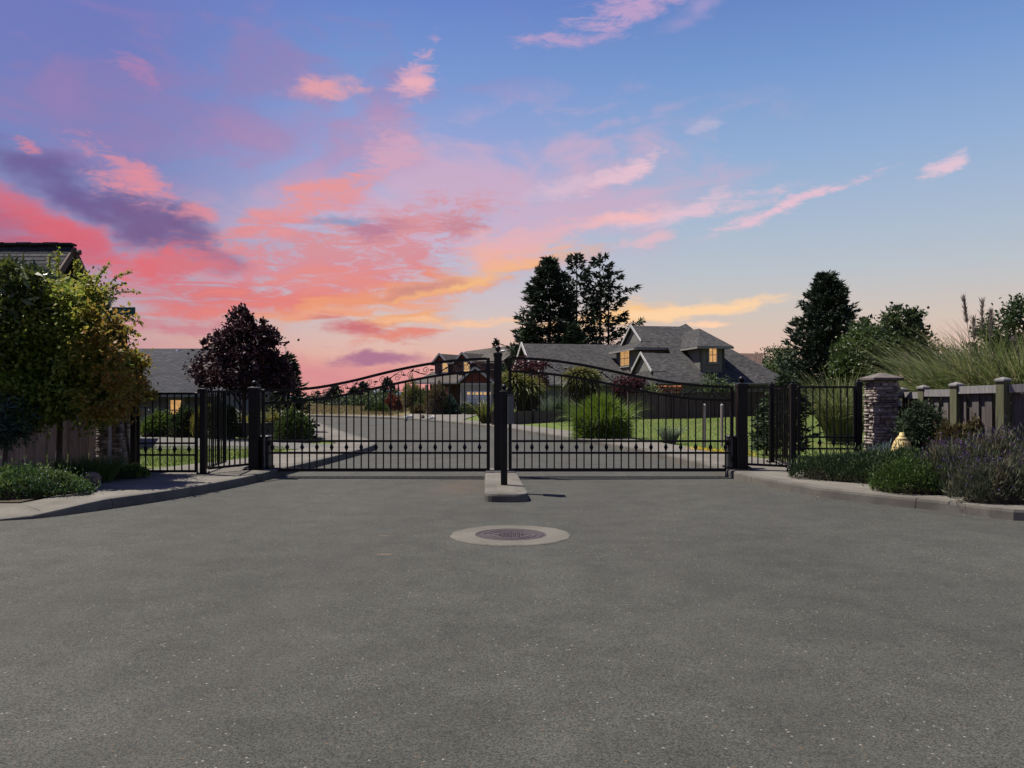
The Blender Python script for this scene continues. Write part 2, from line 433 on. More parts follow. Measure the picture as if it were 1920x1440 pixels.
def wood(name, a, b, rnd=0.22):
    m, nt, p, o = nmat(name)
    v = coords(nt, (6, 6, 0.5), True)
    oi = nn(nt, 'ShaderNodeObjectInfo')
    ad = nn(nt, 'ShaderNodeVectorMath', operation='ADD'); nt.links.new(v, ad.inputs[0])
    sc_ = nn(nt, 'ShaderNodeVectorMath', operation='SCALE'); sc_.inputs[0].default_value = (37, 11, 53)
    nt.links.new(oi.outputs['Random'], sc_.inputs['Scale']); nt.links.new(sc_.outputs[0], ad.inputs[1])
    n = ntex(nt, ad.outputs[0], 6, 6, 0.7, 0.6)
    c = nmix(nt, nrange(nt, n, 0.28, 0.72), c4(a), c4(b))
    c = nmix(nt, 1.0, c, nrange(nt, oi.outputs['Random'], 0, 1, 1 - rnd, 1 + rnd, False), 'MULTIPLY')
    nt.links.new(c, p.inputs['Base Color']); p.inputs['Roughness'].default_value = 0.85
    p.inputs['Specular IOR Level'].default_value = 0.2
    bumpn(nt, p, n, 0.4, 0.006)
wood('fence_board', (0.0510, 0.0449, 0.0422), (0.1020, 0.0898, 0.0850))
wood('fence_post', (0.0680, 0.0704, 0.0384), (0.1120, 0.1120, 0.0640), 0.1)
wood('fence_rail', (0.1080, 0.1044, 0.1044), (0.1944, 0.1872, 0.1872), 0.1)
wood('dark_fence', (0.0375, 0.0300, 0.0270), (0.0713, 0.0570, 0.0495))
wood('tan_board', (0.1276, 0.1080, 0.0750), (0.2476, 0.2130, 0.1576), 0.2)
wood('stake', (0.1600, 0.1280, 0.1160), (0.2400, 0.2000, 0.1840), 0.1)
wood('red_wood', (0.20, 0.075, 0.035), (0.30, 0.12, 0.055), 0.1)
def stone():
    m, nt, p, o = nmat('ledge_stone')
    a = nn(nt, 'ShaderNodeAttribute', attribute_name='tint')
    r = nn(nt, 'ShaderNodeValToRGB'); e = r.color_ramp.elements
    cols = [(0.07, 0.06, 0.056), (0.135, 0.112, 0.10), (0.22, 0.19, 0.165), (0.16, 0.12, 0.11), (0.27, 0.245, 0.22)]
    while len(e) < len(cols): e.new(0.5)
    for i, (q, cc) in enumerate(zip(e, cols)): q.position = i / 4; q.color = c4(cc)
    nt.links.new(a.outputs['Fac'], r.inputs[0])
    n = ntex(nt, coords(nt, (1, 1, 1), False), 28, 5, 0.7)
    c = nmix(nt, 1.0, r.outputs[0], nrange(nt, n, 0.3, 0.7, 0.7, 1.2), 'MULTIPLY')
    nt.links.new(c, p.inputs['Base Color']); p.inputs['Roughness'].default_value = 0.9
    bumpn(nt, p, n, 0.7, 0.015)
stone()
simple('mortar', (0.05, 0.045, 0.042), 0.95, 0.3, 12)
simple('cap_stone', (0.0840, 0.0720, 0.0640), 0.85, 0.3, 7, bump=0.3, fine=0.2)
def shingle(name, a, b, row=0.14, tab=0.3):
    m, nt, p, o = nmat(name)
    tc = nn(nt, 'ShaderNodeTexCoord'); uvn = tc.outputs['UV']
    br = nn(nt, 'ShaderNodeTexBrick'); nt.links.new(uvn, br.inputs['Vector'])
    br.inputs['Scale'].default_value = 1.0
    br.inputs['Brick Width'].default_value = tab; br.inputs['Row Height'].default_value = row
    br.inputs['Mortar Size'].default_value = 0.014; br.inputs['Mortar Smooth'].default_value = 0.3
    br.inputs['Color1'].default_value = c4(a); br.inputs['Color2'].default_value = c4(b)
    br.inputs['Mortar'].default_value = c4(tuple(x * 0.4 for x in a))
    g = coords(nt, (1, 1, 1), False)
    c = nmix(nt, 1.0, br.outputs['Color'], nrange(nt, ntex(nt, g, 3.5, 5, 0.75), 0.3, 0.7, 0.72, 1.28), 'MULTIPLY')
    c = nmix(nt, 1.0, c, nrange(nt, ntex(nt, g, 0.3, 3, 0.6), 0.35, 0.65, 0.88, 1.1), 'MULTIPLY')
    nt.links.new(c, p.inputs['Base Color']); p.inputs['Roughness'].default_value = 0.92
    p.inputs['Specular IOR Level'].default_value = 0.15
    bumpn(nt, p, br.outputs['Fac'], 0.4, 0.02)
shingle('roof_grey', (0.0289, 0.0289, 0.0303), (0.0649, 0.0635, 0.0635))
shingle('roof_brown', (0.0560, 0.0496, 0.0448), (0.0880, 0.0784, 0.0704))
shingle('roof_dark', (0.0236, 0.0248, 0.0298), (0.0409, 0.0422, 0.0484), 0.16, 0.3)
shingle('roof_tile', (0.085, 0.055, 0.045), (0.125, 0.085, 0.07))
simple('house_wall', (0.1000, 0.1000, 0.0896), 0.85, 0.1, 1.5)
simple('cream_wall', (0.2550, 0.2380, 0.2082), 0.85, 0.08, 1.5)
simple('brown_wall', (0.075, 0.045, 0.036), 0.85, 0.2, 3)
simple('red_gable', (0.10, 0.026, 0.018), 0.85, 0.2, 3)
simple('trim_white', (0.3187, 0.3187, 0.3187), 0.7, 0.06)
simple('trim_grey', (0.17, 0.165, 0.15), 0.7, 0.1)
simple('dark_opening', (0.012, 0.012, 0.014), 0.6, 0.2)
simple('garage_white', (0.4960, 0.5040, 0.5440), 0.6, 0.05)
simple('hill_haze_blue', (0.10, 0.14, 0.20), 1.0, 0.1, 0.01)  # blue of distance haze put into the hills' base colour
def lit(name, col, k):
    m, nt, p, o = nmat(name)
    v = coords(nt, (1, 1, 3), False)
    n = ntex(nt, v, 2.2, 3, 0.5)
    c = nmix(nt, nrange(nt, n, 0.35, 0.65), c4(tuple(x * 0.75 for x in col)), c4(col))
    p.inputs['Base Color'].default_value = (0.05, 0.04, 0.03, 1)
    p.inputs['Roughness'].default_value = 0.15
    nt.links.new(c, p.inputs['Emission Color']); p.inputs['Emission Strength'].default_value = k
lit('lit_window', (0.66, 0.36, 0.13), 0.52)
lit('lit_window_pale', (0.66, 0.40, 0.17), 0.55)
m_, nt_, p_, o_ = nmat('glass_dark')
p_.inputs['Base Color'].default_value = (0.03, 0.035, 0.045, 1); p_.inputs['Roughness'].default_value = 0.08

# foliage
leafmat('maple', [(0.045, 0.090, 0.014), (0.095, 0.165, 0.024), (0.150, 0.205, 0.032), (0.22, 0.21, 0.036), (0.25, 0.14, 0.030)], trans=0.52)
leafmat('maple_orange', [(0.0945, 0.0810, 0.0135), (0.2025, 0.1620, 0.0243), (0.2700, 0.1890, 0.0297), (0.2700, 0.1080, 0.0243)], trans=0.42)
leafmat('rhodo', [(0.0270, 0.0473, 0.0108), (0.0607, 0.0837, 0.0189), (0.1215, 0.1350, 0.0297)], 0.3, 0.25, 0.5)
leafmat('oleander', [(0.0234, 0.0520, 0.0364), (0.0455, 0.0845, 0.0585)], 0.5, 0.2)
leafmat('plum', [(0.0135, 0.0067, 0.0095), (0.0270, 0.0121, 0.0162), (0.0459, 0.0189, 0.0216), (0.0297, 0.0243, 0.0351)], 0.6, 0.15, 0.2)
leafmat('spruce', [(0.0104, 0.0195, 0.0143), (0.0208, 0.0351, 0.0221), (0.0338, 0.0494, 0.0286)], 0.7, 0.1, 0.2)
leafmat('spruce_green', [(0.0135, 0.0257, 0.0121), (0.0270, 0.0459, 0.0203), (0.0459, 0.0675, 0.0297)], 0.7, 0.1, 0.2)
leafmat('broadleaf', [(0.0189, 0.0365, 0.0108), (0.0432, 0.0702, 0.0175), (0.0756, 0.1080, 0.0270)], 0.5, 0.3)
leafmat('broadleaf_dark', [(0.0140, 0.0280, 0.0126), (0.0308, 0.0504, 0.0182), (0.0560, 0.0784, 0.0252)], 0.5, 0.25)
leafmat('bright_green', [(0.036, 0.068, 0.012), (0.070, 0.115, 0.018), (0.12, 0.16, 0.03)], 0.5, 0.3)
leafmat('yellow_green', [(0.07, 0.085, 0.015), (0.13, 0.13, 0.025), (0.22, 0.19, 0.06)], 0.5, 0.35)
leafmat('pale_mound', [(0.10, 0.13, 0.05), (0.18, 0.22, 0.09)], 0.5, 0.3)
leafmat('juniper', [(0.0135, 0.0297, 0.0135), (0.0297, 0.0540, 0.0189), (0.0486, 0.0783, 0.0270)], 0.65, 0.15)
leafmat('thyme', [(0.0198, 0.0462, 0.0110), (0.0440, 0.0825, 0.0154), (0.0704, 0.1155, 0.0242)], 0.6, 0.2)
leafmat('lavender_leaf', [(0.0293, 0.0405, 0.0225), (0.0585, 0.0742, 0.0428), (0.0900, 0.1013, 0.0619), (0.1125, 0.0675, 0.0394)], 0.7, 0.2)
leafmat('lavender_flower', [(0.0338, 0.0150, 0.0638), (0.0638, 0.0300, 0.1125), (0.0975, 0.0562, 0.1575)], 0.7, 0.2)
leafmat('rust_bush', [(0.040, 0.026, 0.012), (0.075, 0.048, 0.022), (0.10, 0.085, 0.035), (0.055, 0.06, 0.02)], 0.6, 0.25)
leafmat('red_bush', [(0.05, 0.012, 0.010), (0.10, 0.024, 0.016), (0.13, 0.05, 0.025)], 0.6, 0.3)
leafmat('red_maple', [(0.030, 0.007, 0.011), (0.060, 0.014, 0.020), (0.085, 0.024, 0.028)], 0.5, 0.3)
leafmat('blue_grey', [(0.07, 0.105, 0.11), (0.14, 0.19, 0.20)], 0.7, 0.2)
leafmat('pampas_leaf', [(0.050, 0.080, 0.024), (0.095, 0.130, 0.040), (0.15, 0.17, 0.065), (0.22, 0.20, 0.11)], 0.55, 0.35)
leafmat('plume', [(0.17, 0.14, 0.125), (0.27, 0.225, 0.20)], 0.9, 0.3)
leafmat('miscanthus', [(0.0405, 0.0783, 0.0108), (0.0945, 0.1553, 0.0162), (0.1688, 0.2228, 0.0297)], 0.5, 0.3)
leafmat('cordyline', [(0.0500, 0.0650, 0.0150), (0.1063, 0.1187, 0.0275), (0.2000, 0.1875, 0.0562)], 0.45, 0.25)
leafmat('thatch', [(0.035, 0.026, 0.016), (0.060, 0.046, 0.028)], 0.9, 0.1)
leafmat('tall_grass', [(0.05, 0.075, 0.05), (0.095, 0.13, 0.085), (0.15, 0.17, 0.12)], 0.6, 0.3)
leafmat('lawn_blade', [(0.0562, 0.0875, 0.0150), (0.1063, 0.1562, 0.0250), (0.1625, 0.1875, 0.0438)], 0.6, 0.3)
leafmat('dry_blade', [(0.13, 0.10, 0.045), (0.19, 0.15, 0.07), (0.10, 0.095, 0.035)], 0.8, 0.2)
leafmat('cover_leaf', [(0.0182, 0.0442, 0.0156), (0.0390, 0.0806, 0.0234), (0.0754, 0.1274, 0.0338), (0.1690, 0.2080, 0.0520)], 0.55, 0.25)
leafmat('petal_white', [(0.2940, 0.3290, 0.4200), (0.4620, 0.4760, 0.5320)], 0.6, 0.3)
leafmat('petal_yellow', [(0.45, 0.32, 0.02), (0.55, 0.42, 0.04)], 0.6, 0.3)
leafmat('far_tree', [(0.010, 0.016, 0.012), (0.020, 0.030, 0.018), (0.030, 0.042, 0.024)], 0.8, 0.1)
leafmat('far_green', [(0.0286, 0.0468, 0.0182), (0.0494, 0.0728, 0.0260), (0.0715, 0.0936, 0.0364)], 0.8, 0.15)
# ------------------------------------------------------------------ objects and meshes
WPOS = {}
def link(o, parent=None, loc=None):
    """link o; loc is the world position of its origin"""
    COL.objects.link(o)
    loc = Vector(loc) if loc is not None else (WPOS[parent.name].copy() if parent else Vector((0, 0, 0)))
    if parent is not None:
        o.parent = parent
        o.location = loc - WPOS[parent.name]
    else:
        o.location = loc
    WPOS[o.name] = loc
    return o
def tag(o, label=None, cat=None, group=None, kind=None):
    if label: o['label'] = label
    if cat: o['category'] = cat
    if group: o['group'] = group
    if kind: o['kind'] = kind
    return o
def thing(name, label, cat, loc, group=None):
    o = bpy.data.objects.new(name, None)
    o.empty_display_size = 0.2
    link(o, None, loc)
    return tag(o, label, cat, group)

class MB:
    def __init__(s):
        s.v, s.f, s.sm = [], [], False
    def add(s, vs, fs):
        n = len(s.v)
        s.v += [tuple(x) for x in vs]
        s.f += [tuple(i + n for i in f) for f in fs]
        return s
    def box(s, c, size, rz=0.0):
        hx, hy, hz = size[0] / 2, size[1] / 2, size[2] / 2
        cs, sn_ = math.cos(rz), math.sin(rz)
        vs = []
        for z in (-hz, hz):
            for x, y in ((-hx, -hy), (hx, -hy), (hx, hy), (-hx, hy)):
                vs.append((c[0] + x * cs - y * sn_, c[1] + x * sn_ + y * cs, c[2] + z))
        return s.add(vs, [(3, 2, 1, 0), (4, 5, 6, 7), (0, 1, 5, 4), (1, 2, 6, 5), (2, 3, 7, 6), (3, 0, 4, 7)])
    def cbox(s, c, size, rz=0.0, ch=0.008):
        """box with chamfered vertical edges and top rim"""
        hx, hy, hz = size[0] / 2, size[1] / 2, size[2] / 2
        cs, sn_ = math.cos(rz), math.sin(rz)
        def ring(ix, iy, k, z):
            p = [(-ix + k, -iy), (ix - k, -iy), (ix, -iy + k), (ix, iy - k), (ix - k, iy), (-ix + k, iy), (-ix, iy - k), (-ix, -iy + k)]
            return [(c[0] + x * cs - y * sn_, c[1] + x * sn_ + y * cs, c[2] + z) for x, y in p]
        vs = ring(hx, hy, ch, -hz) + ring(hx, hy, ch, hz - ch) + ring(hx - ch, hy - ch, ch * 0.5, hz)
        fs = [tuple(range(7, -1, -1)), tuple(range(16, 24))]
        for r in (0, 8):
            for i in range(8):
                j = (i + 1) % 8
                fs.append((r + i, r + j, r + 8 + j, r + 8 + i))
        return s.add(vs, fs)
    def beam(s, p0, p1, w, h, up=(0, 0, 1)):
        p0, p1, up = Vector(p0), Vector(p1), Vector(up)
        t = (p1 - p0).normalized()
        a = t.cross(up)
        if a.length < 1e-4: a = Vector((1, 0, 0))
        a.normalize(); b = a.cross(t).normalized()
        vs = []
        for p in (p0, p1):
            for x, y in ((-1, -1), (1, -1), (1, 1), (-1, 1)):
                vs.append(p + a * (x * w / 2) + b * (y * h / 2))
        return s.add(vs, [(3, 2, 1, 0), (4, 5, 6, 7), (0, 1, 5, 4), (1, 2, 6, 5), (2, 3, 7, 6), (3, 0, 4, 7)])
    def rail(s, pts, h, dep):
        """curved square bar in the vertical plane of the points"""
        pts = [Vector(p) for p in pts]
        n = len(pts); vs = []; fs = []
        for i, p in enumerate(pts):
            t = (pts[min(n - 1, i + 1)] - pts[max(0, i - 1)]).normalized()
            side = Vector((-t.y, t.x, 0)).normalized()
            up = side.cross(t) * -1 if side.cross(t).z < 0 else side.cross(t)
            for a, b in ((-1, -1), (1, -1), (1, 1), (-1, 1)):
                vs.append(p + side * (a * dep / 2) + up * (b * h / 2))
        for i in range(n - 1):
            for k in range(4):
                j = (k + 1) % 4
                fs.append((i * 4 + k, i * 4 + j, i * 4 + 4 + j, i * 4 + 4 + k))
        fs += [(3, 2, 1, 0), tuple((n - 1) * 4 + k for k in range(4))]
        return s.add(vs, fs)
    def tube(s, pts, rad, seg=6, cap=True):
        pts = [Vector(p) for p in pts]
        n = len(pts)
        if not isinstance(rad, (list, tuple)): rad = [rad] * n
        vs, fs = [], []
        ref = Vector((0.31, 0.77, 0.55)).normalized()
        for i, p in enumerate(pts):
            t = (pts[min(n - 1, i + 1)] - pts[max(0, i - 1)])
            t = t.normalized() if t.length > 1e-9 else Vector((0, 0, 1))
            a = t.cross(ref)
            if a.length < 0.05: a = t.cross(Vector((1, 0, 0)))
            a.normalize(); b = t.cross(a)
            for k in range(seg):
                q = 2 * math.pi * k / seg
                vs.append(p + (a * math.cos(q) + b * math.sin(q)) * rad[i])
        for i in range(n - 1):
            for k in range(seg):
                j = (k + 1) % seg
                fs.append((i * seg + k, i * seg + j, (i + 1) * seg + j, (i + 1) * seg + k))
        if cap:
            fs.append(tuple(range(seg - 1, -1, -1))); fs.append(tuple((n - 1) * seg + k for k in range(seg)))
        return s.add(vs, fs)
    def lathe(s, c, prof, seg=16, axis=None):
        vs, fs = [], []
        for r, z in prof:
            for k in range(seg):
                q = 2 * math.pi * k / seg
                vs.append((c[0] + r * math.cos(q), c[1] + r * math.sin(q), c[2] + z))
        for i in range(len(prof) - 1):
            for k in range(seg):
                j = (k + 1) % seg
                fs.append((i * seg + k, i * seg + j, (i + 1) * seg + j, (i + 1) * seg + k))
        fs.append(tuple(range(seg - 1, -1, -1))); fs.append(tuple((len(prof) - 1) * seg + k for k in range(seg)))
        return s.add(vs, fs)
    def ball(s, c, r, seg=14, squash=1.0):
        return s.lathe(c, [(max(1e-4, r * math.sin(math.pi * i / 9)), -r * squash * math.cos(math.pi * i / 9)) for i in range(10)], seg)
    def slab(s, poly, t):
        """thin slab under a 3D polygon"""
        n = len(poly)
        top = [tuple(p) for p in poly]; bot = [(p[0], p[1], p[2] - t) for p in poly]
        tri = tessellate_polygon([[Vector(p) for p in poly]])
        fs = [tuple(q) for q in tri] + [tuple(i + n for i in q[::-1]) for q in tri]
        fs += [(i, (i + 1) % n, n + (i + 1) % n, n + i) for i in range(n)]
        return s.add(top + bot, fs)
    def poly(s, pts):
        tri = tessellate_polygon([[Vector(p) for p in pts]])
        return s.add(pts, [tuple(q) for q in tri])
    def prism(s, pts, z0, z1):
        return s.slab([(p[0], p[1], z1) for p in pts], z1 - z0)
    def mesh(s, name, mat, org=(0, 0, 0), smooth=False):
        me = bpy.data.meshes.new(name)
        o = Vector(org)
        me.from_pydata([(v[0] - o.x, v[1] - o.y, v[2] - o.z) for v in s.v], [], s.f)
        fix_normals(me)
        if mat: me.materials.append(MATS[mat])
        if smooth:
            me.polygons.foreach_set('use_smooth', [True] * len(me.polygons))
        me.update()
        return me
    def part(s, name, mat, parent, smooth=False, org=None):
        """mesh in world coordinates, linked as a child of parent"""
        loc = Vector(org) if org is not None else WPOS[parent.name]
        o = bpy.data.objects.new(name, s.mesh(name, mat, loc, smooth))
        return link(o, parent, loc)
    def top(s, name, mat, org=(0, 0, 0), smooth=False):
        o = bpy.data.objects.new(name, s.mesh(name, mat, org, smooth))
        return link(o, None, org)
import bmesh
def fix_normals(me):
    b = bmesh.new(); b.from_mesh(me)
    bmesh.ops.recalc_face_normals(b, faces=b.faces[:])
    b.to_mesh(me); b.free()
def inst(me, name, parent, loc, rz=0.0):
    o = bpy.data.objects.new(name, me)
    link(o, parent, loc)
    o.rotation_euler.z = rz
    return o

def npmesh(name, V, Fc, mat, org=(0, 0, 0), tint=None):
    """V (n,3) world, Fc (m,k)"""
    me = bpy.data.meshes.new(name)
    V = np.asarray(V, dtype=np.float32) - np.asarray(org, dtype=np.float32)
    Fc = np.asarray(Fc, dtype=np.int32)
    m, k = Fc.shape
    me.vertices.add(len(V)); me.vertices.foreach_set('co', V.ravel())
    me.loops.add(m * k); me.loops.foreach_set('vertex_index', Fc.ravel())
    me.polygons.add(m)
    me.polygons.foreach_set('loop_start', np.arange(0, m * k, k, dtype=np.int32))
    me.update(calc_edges=True)
    if tint is not None:
        a = me.attributes.new('tint', 'FLOAT', 'FACE')
        a.data.foreach_set('value', np.asarray(tint, dtype=np.float32))
    me.materials.append(MATS[mat])
    return me

def unit(a):
    return a / np.maximum(np.linalg.norm(a, axis=1, keepdims=True), 1e-9)
def leaves(P, A, Ls, Ws, rng, tilt=None):
    """diamond leaves at P along A; returns V,F"""
    n = len(P)
    A = unit(A)
    R = unit(rng.normal(size=(n, 3)))
    if tilt is not None: R = unit(R * (1 - tilt) + np.array([0, 0, 1.0]) * tilt)
    B = unit(np.cross(A, R))
    Nn = np.cross(A, B)
    Ls = np.asarray(Ls).reshape(-1, 1); Ws = np.asarray(Ws).reshape(-1, 1)
    V = np.empty((n, 4, 3))
    V[:, 0] = P
    V[:, 1] = P + A * Ls * 0.5 + B * Ws * 0.5 + Nn * Ws * 0.12
    V[:, 2] = P + A * Ls
    V[:, 3] = P + A * Ls * 0.5 - B * Ws * 0.5 + Nn * Ws * 0.12
    return V.reshape(-1, 3), np.arange(n * 4).reshape(n, 4)
def cluster_pts(lobes, n, rng, per=60, sig=0.2, fill=0.45, flat=0.8):
    """points of leaves gathered in clumps inside ellipsoid lobes; also the outward direction"""
    w = np.array([l[1][0] * l[1][1] + l[1][0] * l[1][2] + l[1][1] * l[1][2] for l in lobes]); w = w / w.sum()
    P, D, Cn = [], [], []
    for (c, r), wi in zip(lobes, w):
        k = max(3, int(n * wi / per))
        dirs = unit(rng.normal(size=(k, 3)))
        rad = fill + (1 - fill) * rng.random((k, 1)) ** 0.6
        rad *= (0.88 + 0.24 * rng.random((k, 1)))
        ctr = np.array(c) + dirs * rad * np.array(r)
        s = sig * np.mean(r) * (0.6 + 0.8 * rng.random((k, 1, 1)))
        off = rng.normal(size=(k, per, 3)) * s * np.array([1, 1, flat])
        pts = (ctr[:, None, :] + off).reshape(-1, 3)
        P.append(pts); D.append(np.repeat(dirs, per, axis=0)); Cn.append(ctr)
    return np.concatenate(P), np.concatenate(D), np.concatenate(Cn)
def crown_mesh(name, mat, org, lobes, n, L, W, seed, per=60, sig=0.2, fill=0.45, droop=0.1, tint=None, tilt=0.3):
    rng = np.random.default_rng(seed)
    P, D, C = cluster_pts(lobes, n, rng, per, sig, fill)
    A = D * 0.7 + rng.normal(size=P.shape) * 0.7 + np.array([0, 0, -droop])
    ls = L * (0.6 + 0.8 * rng.random(len(P))); ws = W * (0.6 + 0.8 * rng.random(len(P)))
    V, Fc = leaves(P, A, ls, ws, rng, tilt)
    if tint is None:
        cl = np.repeat(rng.random(len(P) // per + 1), per)[:len(P)]
        t = np.clip(0.55 * rng.random(len(P)) + 0.45 * cl, 0, 1)
    else:
        t = np.clip(tint(P, rng), 0, 1)
    return npmesh(name, V, Fc, mat, org, t), C
def limbs(mb, base, ctr, targets, r0, rng, bend=0.15):
    """trunk from base to ctr with limbs running out to the targets"""
    base, ctr = Vector(base), Vector(ctr)
    n = 7; pts = []; rr = []
    for i in range(n):
        t = i / (n - 1)
        p = base.lerp(ctr, t)
        p += Vector((math.sin(t * 4 + r0 * 50), math.cos(t * 5), 0)) * bend * r0 * 3 * t
        pts.append(p); rr.append(r0 * (1.25 if i == 0 else 1 - 0.55 * t))
    mb.tube(pts, rr, 8)
    for tg in targets:
        tg = Vector(tg)
        s = pts[rng.integers(3, n)]
        m = s.lerp(tg, 0.5) + Vector((0, 0, 0.12 * (tg - s).length))
        mb.tube([s, s.lerp(m, 0.6), m, m.lerp(tg, 0.6), tg], [r0 * 0.42, r0 * 0.34, r0 * 0.25, r0 * 0.16, r0 * 0.06], 5)
def tree(name, label, cat, base, lobes, n, L, W, mat, seed, r0=0.06, bark='bark', group=None, nl=10, trunk_to=None, **kw):
    base = Vector(base)
    root = thing(name, label, cat, base, group)
    me, C = crown_mesh('crown', mat, base, lobes, n, L, W, seed, **kw)
    inst(me, 'crown', root, base)
    rng = np.random.default_rng(seed + 5)
    ctr = trunk_to if trunk_to is not None else np.mean([l[0] for l in lobes], axis=0)
    mb = MB()
    limbs(mb, base, ctr, C[rng.choice(len(C), min(nl, len(C)), replace=False)], r0, rng)
    mb.part('trunk', bark, root, True)
    return root
def blade_mesh(name, mat, org, bases, length, spread, droop, width, seed, seg=5, up=1.0, az=None, tintpow=1.0):
    """arching strap leaves; bases (n,3)"""
    rng = np.random.default_rng(seed)
    n = len(bases); bases = np.asarray(bases, dtype=float)
    a = rng.random(n) * 2 * math.pi if az is None else az
    H = np.stack([np.cos(a), np.sin(a), np.zeros(n)], 1)
    Ls = length * (0.55 + 0.55 * rng.random(n)); sp = spread * (0.15 + rng.random(n)); dr = droop * (0.4 + 0.9 * rng.random(n))
    S = np.stack([-np.sin(a), np.cos(a), np.zeros(n)], 1)
    S = unit(S + 0.5 * rng.normal(size=S.shape))
    V = np.empty((n, seg + 1, 2, 3))
    for i in range(seg + 1):
        t = i / seg
        p = bases + H * (sp * Ls * (t * 0.6 + 0.6 * t ** 2))[:, None] + np.array([0, 0, 1.0]) * (Ls * up * (t - dr * t ** 2.3))[:, None]
        w = width * (1 - t ** 1.6) * (0.5 + 0.5 * min(1, t * 5)) * 0.5 + width * 0.02
        V[:, i, 0] = p - S * w; V[:, i, 1] = p + S * w
    V = V.reshape(-1, 3)
    idx = np.arange(n)[:, None] * (2 * (seg + 1))
    fs = []
    for i in range(seg):
        k = 2 * i
        fs.append(np.concatenate([idx + k, idx + k + 1, idx + k + 3, idx + k + 2], 1))
    Fc = np.stack(fs, 1).reshape(-1, 4)
    t = np.repeat(rng.random(n) ** tintpow, seg)
    return npmesh(name, V, Fc, mat, org, t)
def disc_pts(c, r, n, rng, z=None, sq=(1, 1)):
    a = rng.random(n) * 2 * math.pi; q = np.sqrt(rng.random(n)) * r
    return np.stack([c[0] + q * np.cos(a) * sq[0], c[1] + q * np.sin(a) * sq[1], np.full(n, c[2])], 1)
def clump(name, label, cat, base, n, r, length, spread, droop, width, mat, seed, group=None, part='blades', **kw):
    base = Vector(base)
    root = thing(name, label, cat, base, group)
    rng = np.random.default_rng(seed)
    inst(blade_mesh(part, mat, base, disc_pts(base, r, n, rng), length, spread, droop, width, seed, **kw), part, root, base)
    return root
def conifer(name, label, base, H, R, seed, mat='spruce', n_br=150, z0=0.05, prof=0.8, droop=0.12, up=0.15, L=0.4, W=0.11, per=26, gap=0.0, trunk_r=0.2, group=None, lean=(0, 0), sideways=0.9, cat='tree', jit=0.35, ragged=0.0, bark='bark', tufts=0.0):
    base = Vector(base)
    root = thing(name, label, cat, base, group)
    rng = np.random.default_rng(seed)
    P, A, Tn = [], [], []
    mb = MB()
    mb.tube([base + Vector((lean[0] * t, lean[1] * t, H * 0.97 * t)) for t in np.linspace(0, 1, 7)], [trunk_r * (1 - 0.93 * t) + 0.01 for t in np.linspace(0, 1, 7)], 7)
    for i in range(n_br):
        f = (i + rng.random()) / n_br
        fz = f ** 0.92
        if rng.random() < gap * (1.2 - fz): continue
        z = H * (z0 + (1 - z0) * fz)
        r = R * (max(0.03, (1 - fz)) ** prof) * (1 - jit + 2 * jit * rng.random()) + 0.06 * R
        if ragged and rng.random() < ragged: r *= 0.45 + 0.9 * rng.random()
        az = i * 2.39996 + rng.normal() * 0.35
        h = np.array([math.cos(az), math.sin(az), 0])
        st = np.array(base) + np.array([lean[0], lean[1], 0]) * (z / H) + np.array([0, 0, z])
        def pos(t): return st + h * r * t + np.array([0, 0, 1.0]) * (up * r * t * t - droop * r * t)
        if r > 0.5:
            mb.tube([pos(t) for t in (0, 0.35, 0.7, 0.95)], [trunk_r * 0.16 * (1 - fz) + 0.012, trunk_r * 0.12 * (1 - fz) + 0.010, 0.009, 0.006], 4, False)
        m = max(5, int(per * (0.35 + 0.65 * r / R)))
        t = (0.12 + 0.88 * rng.random(m) ** (0.75 if not tufts else 0.75 - 0.4 * tufts))
        side = np.array([-h[1], h[0], 0])
        for tt in t:
            p = pos(tt)
            sgn = rng.choice([-1, 1])
            wd = sideways * r * 0.32 * (1 - 0.55 * tt) * rng.random()
            pp = p + side * sgn * wd + np.array([0, 0, -0.04 * r * rng.random() - 0.15 * wd])
            P.append(pp); A.append(h * (0.5 + 0.6 * rng.random()) + side * sgn * (0.2 + 0.7 * rng.random()) + np.array([0, 0, rng.normal() * 0.28 + up * 0.9 - 0.08]))
            Tn.append(0.15 + 0.5 * tt * rng.random() + 0.35 * rng.random())
    # leader
    for _ in range(int(per * 0.8)):
        P.append(np.array(base) + np.array([lean[0], lean[1], H * (0.94 + 0.06 * rng.random())])); A.append(np.array([rng.normal() * 0.35, rng.normal() * 0.35, 1.0])); Tn.append(rng.random())
    P = np.array(P); A = np.array(A); n = len(P)
    P2 = P + rng.normal(size=P.shape) * 0.35 * L * 0.5
    P = np.concatenate([P, P2]); A = np.concatenate([A, A + rng.normal(size=A.shape) * 0.45]); Tn = np.concatenate([Tn, Tn])
    V, Fc = leaves(P, A, L * (0.6 + 0.8 * rng.random(2 * n)), W * (0.7 + 0.7 * rng.random(2 * n)), rng, 0.45)
    inst(npmesh('crown', V, Fc, mat, base, Tn), 'crown', root, base)
    mb.part('trunk', bark, root, True)
    return root
